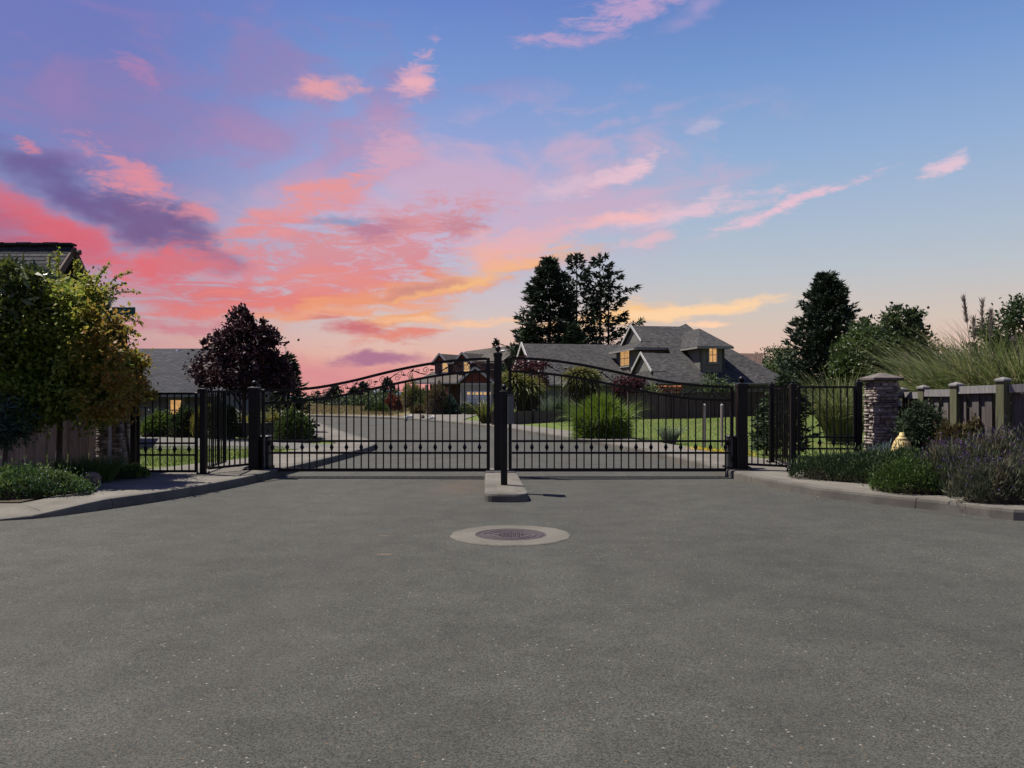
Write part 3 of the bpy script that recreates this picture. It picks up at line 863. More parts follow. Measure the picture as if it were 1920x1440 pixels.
def mound_mesh(name, mat, org, c, r, n, L, W, seed, upb=0.7, rot=0.0, bump=0.18, tintf=None):
    """small leaves over an uneven dome; c base centre, r radii"""
    rng = np.random.default_rng(seed)
    a = rng.random(n) * 2 * math.pi; q = rng.random(n) ** 0.5
    x, y = q * np.cos(a), q * np.sin(a)
    ph = rng.random(8) * 6
    edge = 1 + 0.10 * np.sin(3 * a + ph[0]) + 0.06 * np.sin(7 * a + ph[1])
    z = np.sqrt(np.maximum(0, 1 - q ** 2.2))
    lump = bump * (np.sin(6 * x + ph[2]) * np.cos(5 * y + ph[3]) + 0.7 * np.sin(13 * x + ph[4] + 3 * y) * np.cos(11 * y + ph[5]))
    z = z * (1 + lump) * (0.90 + 0.14 * rng.random(n)) - 0.10 * rng.random(n) ** 2
    cs, sn_ = math.cos(rot), math.sin(rot)
    X, Y = x * edge * r[0], y * edge * r[1]
    P = np.stack([c[0] + X * cs - Y * sn_, c[1] + X * sn_ + Y * cs, c[2] + np.maximum(0.0, z) * r[2]], 1)
    D = unit(np.stack([x / r[0] * cs - y / r[1] * sn_, x / r[0] * sn_ + y / r[1] * cs, (z + 0.15) / r[2]], 1))
    out = (rng.random(n) < 0.12) * rng.random(n) ** 2
    P = P + (D + rng.normal(size=P.shape) * 0.25) * (out * 0.42 * min(r))[:, None]
    A = D * 0.6 + rng.normal(size=P.shape) * 0.5 + np.array([0, 0, upb])
    V, Fc = leaves(P, A, L * (0.6 + 0.8 * rng.random(n)), W * (0.6 + 0.8 * rng.random(n)), rng, 0.2)
    t = 0.6 * rng.random(n) + 0.4 * np.clip(0.5 + lump / (2 * bump + 1e-6), 0, 1)
    return npmesh(name, V, Fc, mat, org, t), P, D
def dome(mb, c, r, rot=0.0, k=0.86, seg=18):
    """soil-dark inner body so that a mound is not hollow"""
    vs, fs = [], []
    rings = 6
    for i in range(rings + 1):
        ph = i / rings * math.pi / 2
        for j in range(seg):
            q = 2 * math.pi * j / seg
            x, y = math.cos(q) * math.cos(ph) * r[0] * k, math.sin(q) * math.cos(ph) * r[1] * k
            vs.append((c[0] + x * math.cos(rot) - y * math.sin(rot), c[1] + x * math.sin(rot) + y * math.cos(rot), c[2] + math.sin(ph) * r[2] * k))
    for i in range(rings):
        for j in range(seg):
            fs.append((i * seg + j, i * seg + (j + 1) % seg, (i + 1) * seg + (j + 1) % seg, (i + 1) * seg + j))
    mb.add(vs, fs)
def mound(name, label, cat, c, r, n, L, W, mat, seed, rot=0.0, group=None, bump=0.18, upb=0.7, core='soil', **kw):
    c = Vector(c)
    root = thing(name, label, cat, c, group)
    me, P, D = mound_mesh('foliage', mat, c, c, r, n, L, W, seed, upb, rot, bump)
    inst(me, 'foliage', root, c)
    mb = MB(); dome(mb, c, r, rot); mb.part('twig_core', core, root, True)
    return root, P, D
def catmull(pts, step=0.3):
    """smooth polyline resampled at about step; extra coordinates ride along"""
    P = np.array(pts, dtype=float)
    out = []
    n = len(P)
    for i in range(n - 1):
        p0, p1, p2, p3 = P[max(0, i - 1)], P[i], P[i + 1], P[min(n - 1, i + 2)]
        m = max(1, int(np.linalg.norm((p2 - p1)[:2]) / step))
        for k in range(m):
            t = k / m
            out.append(0.5 * ((2 * p1) + (-p0 + p2) * t + (2 * p0 - 5 * p1 + 4 * p2 - p3) * t * t + (-p0 + 3 * p1 - 3 * p2 + p3) * t ** 3))
    out.append(P[-1])
    return np.array(out)
def normals2(P, sgn):
    T = np.gradient(P[:, :2], axis=0); T = T / np.linalg.norm(T, axis=1, keepdims=True)
    return np.stack([-T[:, 1], T[:, 0]], 1) * sgn
def strip(mb, A, B, zA, zB, z0):
    """solid between two polylines, tops zA / zB, bottom z0"""
    n = len(A); vs = []; fs = []
    for i in range(n):
        vs += [(A[i][0], A[i][1], z0), (A[i][0], A[i][1], zA[i]), (B[i][0], B[i][1], zB[i]), (B[i][0], B[i][1], z0)]
    for i in range(n - 1):
        for k in range(4):
            j = (k + 1) % 4
            fs.append((i * 4 + k, i * 4 + j, i * 4 + 4 + j, i * 4 + 4 + k))
    fs += [(3, 2, 1, 0), tuple((n - 1) * 4 + k for k in range(4))]
    mb.add(vs, fs)
def uv_slope(me, org=(0, 0, 0)):
    """uv in metres along and up the slope of every face, so that shingle courses run level"""
    uvl = me.uv_layers.new(name='uv')
    for p in me.polygons:
        n = p.normal
        e = Vector((-n.y, n.x, 0))
        e = e.normalized() if e.length > 1e-3 else Vector((1, 0, 0))
        f = n.cross(e).normalized()
        for li in p.loop_indices:
            co = me.vertices[me.loops[li].vertex_index].co
            uvl.data[li].uv = (co.dot(e), co.dot(f))
# ------------------------------------------------------------------ the setting
def struct(o): o['kind'] = 'structure'; return o
struct(MB().poly([(-3000, -400, -0.3), (3000, -400, -0.3), (3000, 6000, -0.3), (-3000, 6000, -0.3)]).top('terrain', 'field'))
struct(MB().poly([(-60, -40, 0), (60, -40, 0), (60, 64, 0), (-60, 64, 0)]).top('road', 'asphalt'))
KH = 0.12
def gk(px, py, h, w):
    p = G(px, py); return (p.x, p.y, h, w)
left_raw = [(-16, 7.7, 0.02, 0.75), (-12, 7.95, 0.02, 0.75), (-9, 8.15, 0.02, 0.75), (-7.2, 8.28, 0.02, 0.75), (-6.1, 8.36, 0.02, 0.74), gk(0, 977, 0.022, 0.72), gk(60, 973.5, 0.04, 0.72), gk(110, 968, 0.07, 0.72), gk(160, 961, 0.10, 0.74), gk(200, 955, KH, 0.8),
            gk(300, 940, KH, 1.4), gk(400, 922, KH, 2.0), gk(480, 905, KH, 2.1), gk(540, 889, KH, 1.9), gk(600, 874, KH, 1.55), gk(650, 860, KH, 1.4), gk(690, 848.5, KH, 1.3)]
left_back = [gk(690, 848.5, KH, 1.0), gk(703, 843, KH, 1.0), gk(704, 838, KH, 1.0), gk(690, 831, KH, 1.2), gk(655, 819, KH, 1.4), gk(620, 806, KH, 1.4), gk(592, 795, KH, 1.4), (-11.4, 45.2, KH, 1.4), (-14.5, 47.2, KH, 1.4), (-30, 48, KH, 1.4), (-55, 48, KH, 1.4)]
right_raw = [(16, 7.3, KH, 0.62), (12, 7.55, KH, 0.62), (9, 7.8, KH, 0.62), (7.4, 8.02, KH, 0.62), (6.3, 8.2, KH, 0.61), (5.7, 8.33, KH, 0.6), gk(1900, 976, KH, 0.6), gk(1760, 958, KH, 0.62), gk(1640, 945, KH, 0.66), gk(1560, 935, KH, 0.75), gk(1500, 925, KH, 1.3), gk(1440, 913, KH, 2.1), gk(1390, 902, KH, 2.3), gk(1345, 889, KH, 1.9),
             gk(1300, 875, KH, 1.5), gk(1240, 861, KH, 1.3), gk(1165, 844, KH, 1.3), gk(1080, 829, KH, 1.3), gk(960, 808.5, KH, 1.3), gk(870, 797, KH, 1.4), gk(800, 790.5, KH, 1.4), gk(720, 785.5, KH, 1.4), (-14, 53.5, KH, 1.2), (-30, 54.5, KH, 1.2), (-55, 55, KH, 1.2)]
LK = catmull(left_raw, 0.25); LB = catmull(left_back, 0.25); RK = catmull(right_raw, 0.25)
def pave(P, sgn, kerb_name, pave_name, kerb_len, slab_len, walk=True, zoff=0.0, notch=None):
    N2 = normals2(P, sgn)
    kr = thing(kerb_name, None, None, (P[len(P) // 2][0], P[len(P) // 2][1], 0)); kr['kind'] = 'structure'
    wr = None
    if walk:
        wr = thing(pave_name, None, None, (P[len(P) // 2][0], P[len(P) // 2][1], 0)); wr['kind'] = 'structure'
    s = np.concatenate([[0], np.cumsum(np.linalg.norm(np.diff(P[:, :2], axis=0), axis=1))])
    def cut(a, b):
        """stations between arc lengths a and b"""
        t = [a] + [x for x in s if a + 0.02 < x < b - 0.02] + [b]
        Q = np.stack([np.interp(t, s, P[:, k]) for k in range(4)], 1)
        M2 = np.stack([np.interp(t, s, N2[:, k]) for k in range(2)], 1)
        return Q, M2
    KW = 0.155
    a = 0.0
    while a < s[-1] - 0.2:
        b = min(s[-1], a + kerb_len)
        Q, M2 = cut(a + 0.004, b - 0.004)
        mb = MB(); n = len(Q); vs = []; fs = []
        for i in range(n):                      # battered face, rounded nose, flat top
            x, y, h, w = Q[i]; nx, ny = M2[i]; h += zoff
            for off, z in ((0.0, -0.05), (0.012, h * 0.7), (0.022, h * 0.93), (0.045, h), (KW, h), (KW, -0.05)):
                vs.append((x + nx * off, y + ny * off, z))
        for i in range(n - 1):
            for k in range(6):
                j = (k + 1) % 6
                fs.append((i * 6 + k, i * 6 + j, i * 6 + 6 + j, i * 6 + 6 + k))
        fs += [tuple(range(5, -1, -1)), tuple((n - 1) * 6 + k for k in range(6))]
        mb.add(vs, fs)
        mb.part('kerb_stone', 'kerb_concrete', kr)
        a = b
    a = 0.0
    while walk and a < s[-1] - 0.2:
        b = min(s[-1], a + slab_len)
        Q, M2 = cut(a + 0.005, b - 0.005)
        A = Q[:, :2] + M2 * (KW + 0.006); B = Q[:, :2] + M2 * (Q[:, 3:4])
        mb = MB(); strip(mb, A, B, Q[:, 2] + zoff - 0.003, np.maximum(Q[:, 2], 0.09) + zoff + 0.004, -0.05)
        mb.part('paving_slab', 'concrete', wr)
        a = b
    return N2
NL = pave(LK, 1, 'left_kerb', 'left_pavement', 3.0, 1.6)
NB = pave(LB, 1, 'side_street_kerb', 'side_street_pavement', 3.0, 1.6, True, 0.003)
NR = pave(RK, -1, 'right_kerb', 'right_pavement', 3.0, 1.6)
# raised ground behind the kerbs
inL = LK[:, :2] + NL * np.where(LK[:, 2:3] < 0.119, LK[:, 3:4] - 0.05, 0.10); inB = LB[:, :2] + NB * 0.10; inR = RK[:, :2] + NR * 0.10
def prune(P, mind=0.35):
    o = [P[0]]
    for p in P[1:]:
        if np.linalg.norm(p - o[-1]) > mind: o.append(p)
    return o
left_poly = [tuple(p) for p in prune(inL)] + [tuple(p) for p in prune(inB) if p[1] < 43 and p[0] > -10.9 and p[1] > 19.0] + [(-11.2, 43), (-11.2, 29.3), (-60, 29.3), (-60, 9.2), (-17, 8.6)]
struct(MB().poly([(p[0], p[1], 0.085) for p in left_poly]).top('left_ground', 'lawn'))
def rise(x, y):
    def sm(t): t = min(1, max(0, t)); return t * t * (3 - 2 * t)
    return 0.085 + 0.62 * sm((x - 9) / 20) * sm((y - 30) / 34)
right_poly = [tuple(p) for p in prune(inR, 0.5)]
# right ground: columns running back from the kerb line so that it can rise a little to the right
rp = np.array([p for p in right_poly if -14.5 < p[0] < 15])
rp = rp[::1]
vs, fs = [], []
far = [0, 1.2, 3, 6, 10, 15, 21, 28, 36, 46, 60, 90, 150, 300, 700, 2500]
cols = []
for i, p in enumerate(rp):
    ang = math.atan2(p[0], p[1])
    u = i / (len(rp) - 1)
    tgt = math.radians(86) * (1 - u) ** 1.6 + math.radians(-40) * u ** 3       # fan direction
    dx, dy = math.sin(tgt), math.cos(tgt)
    for f_ in far:
        x, y = p[0] + dx * f_, p[1] + dy * f_
        vs.append((x, y, rise(x, y)))
m_ = len(far)
for i in range(len(rp) - 1):
    for k in range(m_ - 1):
        fs.append((i * m_ + k, (i + 1) * m_ + k, (i + 1) * m_ + k + 1, i * m_ + k + 1))
struct(MB().add(vs, fs).top('right_ground', 'lawn', smooth=True))
# lower ground round the house on the left
vs, fs = [], []
nx_, ny_ = 14, 14
for j in range(ny_):
    for i in range(nx_):
        x = -60 + (60 - 11.2) * i / (nx_ - 1) if i < nx_ - 4 else -15 + 3.8 * (i - nx_ + 4) / 3
        y = 29.3 + (3.2 * j / 4 if j < 5 else 3.2 + (j - 4) * 10.5 / (ny_ - 5))
        t = min(1, max(0, min((y - 29.3) / 2.6, (-11.2 - x) / 1.0, (43 - y) / 1.2)))
        vs.append((x, y, 0.085 - 1.25 * t * t * (3 - 2 * t)))
for j in range(ny_ - 1):
    for i in range(nx_ - 1):
        a = j * nx_ + i
        fs.append((a, a + 1, a + nx_ + 1, a + nx_))
struct(MB().add(vs, fs).top('lower_ground', 'lawn'))
# planting beds
bedL = [tuple(LK[i, :2] + NL[i] * (LK[i, 3] + 0.008)) for i in range(0, len(LK), 2) if LK[i, 0] < -4.75] + [(-5.55, 12.9), (-5.9, 13.5), (-16, 13.9)]
bedR = [tuple(RK[i, :2] + NR[i] * (RK[i, 3] + 0.008)) for i in range(0, len(RK), 2) if RK[i, 0] > 4.15 and RK[i, 3] < 1.5] + [(4.55, 12.2), (5.0, 12.7), (6.4, 14.5), (16, 15)]
struct(MB().prism(bedL, 0.0, 0.108).top('left_planting_bed', 'soil'))
struct(MB().prism(bedR, 0.0, 0.132).top('right_planting_bed', 'soil'))
# driveway strip on the left, between the lawn strip and the garden
dv = [G(700 - 8, 840, .1), G(600, 841.5, .1), G(500, 842, .1), G(400, 842, .1), G(250, 842, .1), Vector((-30, 20.6, 0)), Vector((-30, 28.2, 0)), G(265, 815, .1), G(400, 820, .1), G(500, 827, .1), G(592, 832, .1), G(668, 834, .1)]
struct(MB().poly([(p.x, p.y, 0.10) for p in dv]).top('driveway', 'drive'))
# dry field beyond the bend
struct(MB().poly([(-16.5, 57, 0.11), (-7.6, 50.2, 0.11), (-6.4, 52, 0.11), (-9, 75, 0.11), (-14, 130, 0.11), (-60, 200, 0.11), (-120, 170, 0.11), (-70, 62, 0.11)]).top('field', 'field'))
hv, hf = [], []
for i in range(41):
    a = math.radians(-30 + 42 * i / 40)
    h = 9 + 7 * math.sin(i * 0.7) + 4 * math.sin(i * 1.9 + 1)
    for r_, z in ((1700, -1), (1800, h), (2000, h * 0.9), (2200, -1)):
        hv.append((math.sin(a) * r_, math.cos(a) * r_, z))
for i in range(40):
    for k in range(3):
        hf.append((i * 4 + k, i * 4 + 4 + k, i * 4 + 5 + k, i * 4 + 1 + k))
struct(MB().add(hv, hf).top('hills', 'hill_haze_blue', smooth=True))

# lawn blades (uncountable)
def lawn_blades(name, poly, n, seed, mat, h, label, cat, zf=None, wid=0.012):
    rng = np.random.default_rng(seed)
    P = np.array([(p[0], p[1]) for p in poly])
    lo, hi = P.min(0), P.max(0)
    pts = []
    q = lo + rng.random((n * 4, 2)) * (hi - lo)
    ins = np.zeros(len(q), bool); j = len(P) - 1
    for i in range(len(P)):
        xi, yi = P[i]; xj, yj = P[j]
        c = ((yi > q[:, 1]) != (yj > q[:, 1])) & (q[:, 0] < (xj - xi) * (q[:, 1] - yi) / (yj - yi + 1e-12) + xi)
        ins ^= c; j = i
    q = q[ins][:n]
    z = np.array([zf(x, y) for x, y in q]) if zf else np.full(len(q), 0.085)
    B = np.stack([q[:, 0], q[:, 1], z - 0.005], 1)
    me = blade_mesh(name, mat, (0, 0, 0), B, h, 0.5, 0.35, wid, seed, seg=2)
    o = bpy.data.objects.new(name, me); link(o); tag(o, label, cat, None, 'stuff')
lawnR = [(4.2, 16.5), (3.6, 20), (3.2, 24), (2.6, 29), (2.0, 33), (1.6, 44), (9, 46.5), (17, 51), (30, 60), (40, 60), (30, 24), (14, 15), (6.5, 14.6), (4.9, 14.6)]
lawn_blades('lawn_grass', lawnR, 90000, 3, 'lawn_blade', 0.09, 'mown green lawn between the pavement and the dark wooden fence', 'grass', rise, 0.014)
lawnL = [(-4.6, 15.4), (-5.3, 19.6), (-14, 19.9), (-14, 14.6), (-6, 14.0), (-5.6, 13.9)]
lawn_blades('lawn_grass', lawnL, 30000, 4, 'lawn_blade', 0.08, 'small strip of green lawn behind the left side gate', 'grass')
lawn_blades('field_grass', [(-16, 57), (-7.4, 50.6), (-9, 75), (-14, 120), (-45, 120), (-30, 62)], 40000, 5, 'dry_blade', 0.4, 'dry tan grass of the open field beyond the bend', 'grass', lambda x, y: 0.11, 0.03)

# ------------------------------------------------------------------ island, manhole
IH = 0.10
isl = thing('traffic_island', 'narrow rounded concrete kerb island under the black centre post', 'traffic island', (-0.14, 11.5, 0))
def island_outline(grow):
    f0, f1 = Vector((-0.333, 9.95)), Vector((0.195, 9.95)); b0, b1 = Vector((-0.44, 13.6)), Vector((0.03, 13.6))
    pts = [b0 + Vector((-grow, 0)), f0 + Vector((-grow, 0.16))]
    c = (f0 + f1) / 2; hw = (f1 - f0).length / 2 + grow
    for k in range(13):
        a = math.pi + math.pi * k / 12
        ca, sa = math.cos(a), math.sin(a)
        e = 3.2
        pts.append(Vector((c.x + hw * math.copysign(abs(ca) ** (2 / e), ca), 10.16 + (0.22 + grow) * -abs(sa) ** (2 / e))))
    pts += [f1 + Vector((grow, 0.2)), b1 + Vector((grow, 0))]
    out = [pts[0]]
    for p in pts[1:]:
        if (p - out[-1]).length > 0.015: out.append(p)
    return out
rings = [(0.012, -0.02), (0.006, IH * 0.72), (-0.004, IH * 0.95), (-0.022, IH)]
vs, fs = [], []
for g_, z in rings:
    vs += [(p.x, p.y, z) for p in island_outline(g_)]
n_ = len(vs) // len(rings)
assert n_ * len(rings) == len(vs)
for r_ in range(len(rings) - 1):
    for i in range(n_):
        j = (i + 1) % n_
        fs.append((r_ * n_ + i, r_ * n_ + j, r_ * n_ + n_ + j, r_ * n_ + n_ + i))
fs.append(tuple((len(rings) - 1) * n_ + i for i in range(n_)))
MB().add(vs, fs).part('kerb_body', 'kerb_concrete', isl)
for (y0, y1) in ((10.02, 11.2), (11.215, 12.4), (12.415, 13.55)):
    def xl(y, s): 
        t = (y - 9.95) / 3.65
        return ((-0.333 * (1 - t) - 0.44 * t) + 0.15) if s < 0 else ((0.195 * (1 - t) + 0.03 * t) - 0.13)
    MB().slab([(xl(y0, -1), y0, IH + 0.004), (xl(y0, 1), y0, IH + 0.004), (xl(y1, 1), y1, IH + 0.004), (xl(y1, -1), y1, IH + 0.004)], 0.02).part('top_slab', 'concrete', isl)

mc = G(958, 1004)
mh = thing('manhole', 'round rusty iron manhole cover in a pale concrete collar', 'manhole', (mc.x, mc.y, 0))
mb = MB(); rng = random.Random(4); vs = []; fs = []
sg = 72
ro = [0.553 + 0.006 * math.sin(5 * k) + rng.uniform(-.004, .004) for k in range(sg)]
for k in range(sg):
    a = 2 * math.pi * k / sg; c_, s_ = math.cos(a), math.sin(a)
    for r_, z in ((0.322, 0.002), (0.327, 0.011), (ro[k] - 0.012, 0.010), (ro[k], 0.002)):
        vs.append((mc.x + c_ * r_, mc.y + s_ * r_, z))
for k in range(sg):
    j = (k + 1) % sg
    for q in range(3): fs.append((k * 4 + q, k * 4 + q + 1, j * 4 + q + 1, j * 4 + q))
mb.add(vs, fs); mb.part('concrete_collar', 'collar_concrete', mh)
MB().lathe((mc.x, mc.y, 0.001), [(0.321, 0), (0.321, 0.007), (0.300, 0.007), (0.2995, 0.003), (0.294, 0.003)], 64).part('frame_ring', 'iron_cover', mh)
cv = MB().lathe((mc.x, mc.y, 0.001), [(0.293, 0), (0.293, 0.007), (0.25, 0.007), (0.248, 0.002), (0.232, 0.002), (0.230, 0.007), (0.195, 0.007), (0.193, 0.002), (0.178, 0.002), (0.176, 0.007), (0.001, 0.007)], 64).part('cover', 'iron_cover', mh)
mb = MB()
for ix in range(-4, 5):
    for iy in range(-4, 5):
        if ix * ix + iy * iy < 17: mb.box((mc.x + ix * 0.034, mc.y + iy * 0.034, 0.010), (0.02, 0.02, 0.005), 0.4)
mb.part('tread_studs', 'iron_cover', mh)['kind'] = 'stuff'

# ------------------------------------------------------------------ gates
GD = 13.2
def pk(px, d=GD): return (px - 960) / F * d
def zz(py, d=GD): return CH - (py - HZ) / F * d
def interp_curve(pts, n=28):
    C = catmull([(pk(a), zz(b), 0, 0) for a, b in pts], 0.12)
    return C[:, :2]
picket_cache = {}
def picket_mesh(h, w=0.019):
    key = (round(h, 3), w)
    if key not in picket_cache:
        picket_cache[key] = MB().box((0, 0, h / 2), (w, w, h)).mesh('picket', 'black_metal')
    return picket_cache[key]
def knuckle_mesh():
    return MB().lathe((0, 0, 0), [(0.012, -0.055), (0.020, -0.03), (0.034, 0.0), (0.020, 0.03), (0.012, 0.055)], 8).mesh('knuckle', 'black_metal')
KN = knuckle_mesh()
def spiral(cx, cz, r0, r1, a0, turns, n=26):
    return [(cx + (r0 + (r1 - r0) * i / n) * math.cos(a0 + turns * 2 * math.pi * i / n), cz + (r0 + (r1 - r0) * i / n) * math.sin(a0 + turns * 2 * math.pi * i / n)) for i in range(n + 1)]
def gate_leaf(label, x0, x1, top, sub, pickets, hinge):
    T, S_ = interp_curve(top), interp_curve(sub)
    root = thing('driveway_gate', label, 'gate', ((x0 + x1) / 2, GD, 0.06), 'pair of arched driveway gates')
    zt = lambda x: float(np.interp(x, T[:, 0], T[:, 1])); zs = lambda x: float(np.interp(x, S_[:, 0], S_[:, 1]))
    zb = zz(881)
    for x in (x0, x1):
        MB().cbox((x, GD, (zb - 0.03 + zt(x) + 0.015) / 2), (0.052, 0.052, zt(x) + 0.015 - zb + 0.03), 0, 0.006).part('stile', 'black_metal', root)
    def hr(z, name, h=0.034): MB().box(((x0 + x1) / 2, GD, z), (x1 - x0 - 0.054, 0.04, h)).part(name, 'black_metal', root)
    hr(zb, 'bottom_rail', 0.052); hr(zz(849), 'lower_rail'); hr(zz(827), 'middle_rail')
    xs = np.linspace(x0 + 0.027, x1 - 0.027, 40)
    MB().rail([(x, GD, zt(x)) for x in xs], 0.042, 0.05).part('top_rail', 'black_metal', root)
    MB().rail([(x, GD, zs(x)) for x in xs], 0.038, 0.044).part('upper_rail', 'black_metal', root)
    for i, px in enumerate(pickets):
        x = pk(px)
        p = inst(picket_mesh(zs(x) - zb - 0.01), 'picket', root, (x, GD, zb))
        if i % 2 == 0: inst(KN, 'knuckle', p, (x, GD, zz(838.5)))
    # scrollwork between the two arched rails
    n = 8
    for i in range(n):
        xa = x0 + (x1 - x0) * (i + 0.5) / n
        w = (x1 - x0) / n
        mid = lambda x: (zt(x) + zs(x)) / 2
        g = zt(xa) - zs(xa) - 0.05
        mb = MB()
        sl_ = (mid(xa + 0.1) - mid(xa - 0.1)) / 0.2
        def put(pts, r): MB().tube([(xa + x, GD, mid(xa) + z + sl_ * x) for x, z in pts], r, 5).part('scroll', 'black_metal', root, True)
        fl = 1 if i % 2 == 0 else -1
        R_ = g * 0.34
        a = spiral(-w * 0.26, fl * g * 0.10, R_, R_ * 0.22, math.pi * (0.5 if fl < 0 else -0.5), -1.45 * fl)
        b = spiral(w * 0.26, -fl * g * 0.10, R_, R_ * 0.22, math.pi * (-0.5 if fl < 0 else 0.5), -1.45 * fl)
        put(a, 0.0048); put(b, 0.0048)
        p0, p1 = a[0], b[0]
        put([(p0[0] + (p1[0] - p0[0]) * t, p0[1] + (p1[1] - p0[1]) * (3 * t * t - 2 * t ** 3)) for t in np.linspace(0, 1, 12)], 0.0055)
        put(spiral(-w * 0.02, -fl * g * 0.22, R_ * 0.55, R_ * 0.18, 0.5, 1.1 * fl, 18), 0.0042)
        put(spiral(w * 0.46, fl * g * 0.2, R_ * 0.5, R_ * 0.18, 2.2, 1.0 * fl, 18), 0.0042)
        put([(w * 0.03, fl * g * 0.05), (w * 0.18, fl * g * 0.28), (w * 0.34, fl * g * 0.42), (w * 0.47, fl * g * 0.44)], 0.0045)
        put([(-w * 0.03, -fl * g * 0.05), (-w * 0.16, -fl * g * 0.30), (-w * 0.34, -fl * g * 0.44)], 0.0045)
        for (x, z, an) in ((0, 0, 0.5 * fl), (w * 0.5, 0, 0.0), (-w * 0.2, -fl * g * 0.3, 0.9)):
            zc = mid(xa) + z + sl_ * x
            c_, s_ = math.cos(an), math.sin(an)
            pr = [(-0.05, 0), (0, 0.014), (0.05, 0), (0, -0.014)]
            q = [(xa + x + u * c_ - v * s_, zc + u * s_ + v * c_) for u, v in pr]
            MB().add([(a_, GD - 0.008, b_) for a_, b_ in q] + [(a_, GD + 0.008, b_) for a_, b_ in q], [(0, 1, 2, 3), (7, 6, 5, 4)] + [(k, (k + 1) % 4, 4 + (k + 1) % 4, 4 + k) for k in range(4)]).part('forged_leaf', 'black_metal', root)
    for z in (0.28, zt(hinge) - 0.12):
        MB().lathe((hinge, GD - 0.03, z), [(0.02, -0.04), (0.024, -0.03), (0.024, 0.03), (0.02, 0.04)], 10).part('hinge', 'black_metal', root)
    return root
gate_leaf('left arched black iron gate leaf rising towards the centre post', pk(494), pk(915.5),
          [(480, 732), (520, 731.3), (560, 730), (600, 726), (660, 714.5), (710, 702), (760, 690.5), (810, 681.5), (860, 675.5), (925, 672)],
          [(480, 757), (520, 755), (560, 752), (610, 747), (660, 737.5), (710, 726.5), (760, 715.5), (810, 706), (860, 699.5), (925, 695.5)],
          [511 + 13.86 * k for k in range(29)], pk(494))
gate_leaf('right arched black iron gate leaf sloping down to the right post', pk(956.5), pk(1372),
          [(940, 670.5), (1000, 673), (1050, 678), (1100, 686), (1150, 696.5), (1200, 707), (1250, 716), (1300, 722), (1340, 725), (1390, 726)],
          [(940, 695.5), (1000, 698.5), (1050, 703.5), (1100, 711.5), (1150, 721.5), (1200, 732), (1240, 740), (1290, 747), (1340, 750), (1390, 750.5)],
          [969.5 + 13.95 * k for k in range(29)], pk(1372))
def square_post(label, x, y, w, z0, z1, ballr, name='gate_post', group=None, cat='post', base=True):
    root = thing(name, label, cat, (x, y, z0), group)
    MB().cbox((x, y, (z0 + z1) / 2), (w, w, z1 - z0), 0, 0.006).part('shaft', 'black_metal', root)
    mb = MB(); mb.cbox((x, y, z1 - 0.01), (w * 1.16, w * 1.16, 0.05), 0, 0.006)
    e = w * 0.58
    mb.add([(x - e, y - e, z1 + 0.016), (x + e, y - e, z1 + 0.016), (x + e, y + e, z1 + 0.016), (x - e, y + e, z1 + 0.016), (x, y, z1 + 0.016 + w * 0.22)], [(0, 1, 4), (1, 2, 4), (2, 3, 4), (3, 0, 4)])
    mb.part('cap', 'black_metal', root)
    mb = MB(); mb.lathe((x, y, z1 + 0.016), [(ballr * 0.75, 0), (ballr * 0.75, ballr * 0.3), (ballr * 0.4, ballr * 0.5), (ballr * 0.4, ballr * 0.7)], 12)
    mb.ball((x, y, z1 + 0.016 + ballr * 1.6), ballr)
    mb.part('ball_finial', 'black_metal', root, True)
    if base:
        mb = MB(); mb.box((x, y, z0 + 0.008), (w * 1.9, w * 1.9, 0.016))
        for a, b in ((-1, -1), (1, -1), (1, 1), (-1, 1)): mb.lathe((x + a * w * 0.75, y + b * w * 0.75, z0 + 0.016), [(0.014, 0), (0.014, 0.02), (0.006, 0.024)], 6)
        mb.part('base_plate', 'black_metal', root)
    return root
PW = 0.155
lp = square_post('thick black left gate post with ball top beside the purple tree', pk(479.5), GD - 0.06, PW, KH, zz(729), 0.045, group='black gate posts')
rpst = square_post('thick black right gate post with ball top in front of the lawn', pk(1388.5), GD - 0.06, PW, KH, zz(722), 0.048, group='black gate posts')
cp = square_post('tall black centre post with ball top on the island', pk(933.5), GD + 0.02, 0.122, IH + 0.004, zz(664), 0.046, group='black gate posts', base=False)
mb = MB(); c_ = at(944, 658, GD - 0.05)
mb.lathe((c_.x, c_.y, c_.z), [(0.004, -0.02), (0.03, -0.012), (0.045, 0.0), (0.03, 0.014), (0.004, 0.018)], 12)
mb.beam((c_.x - 0.09, c_.y + 0.05, c_.z - 0.03), (c_.x, c_.y, c_.z - 0.01), 0.012, 0.012)
mb.part('light_sensor', 'white_plastic', cp)
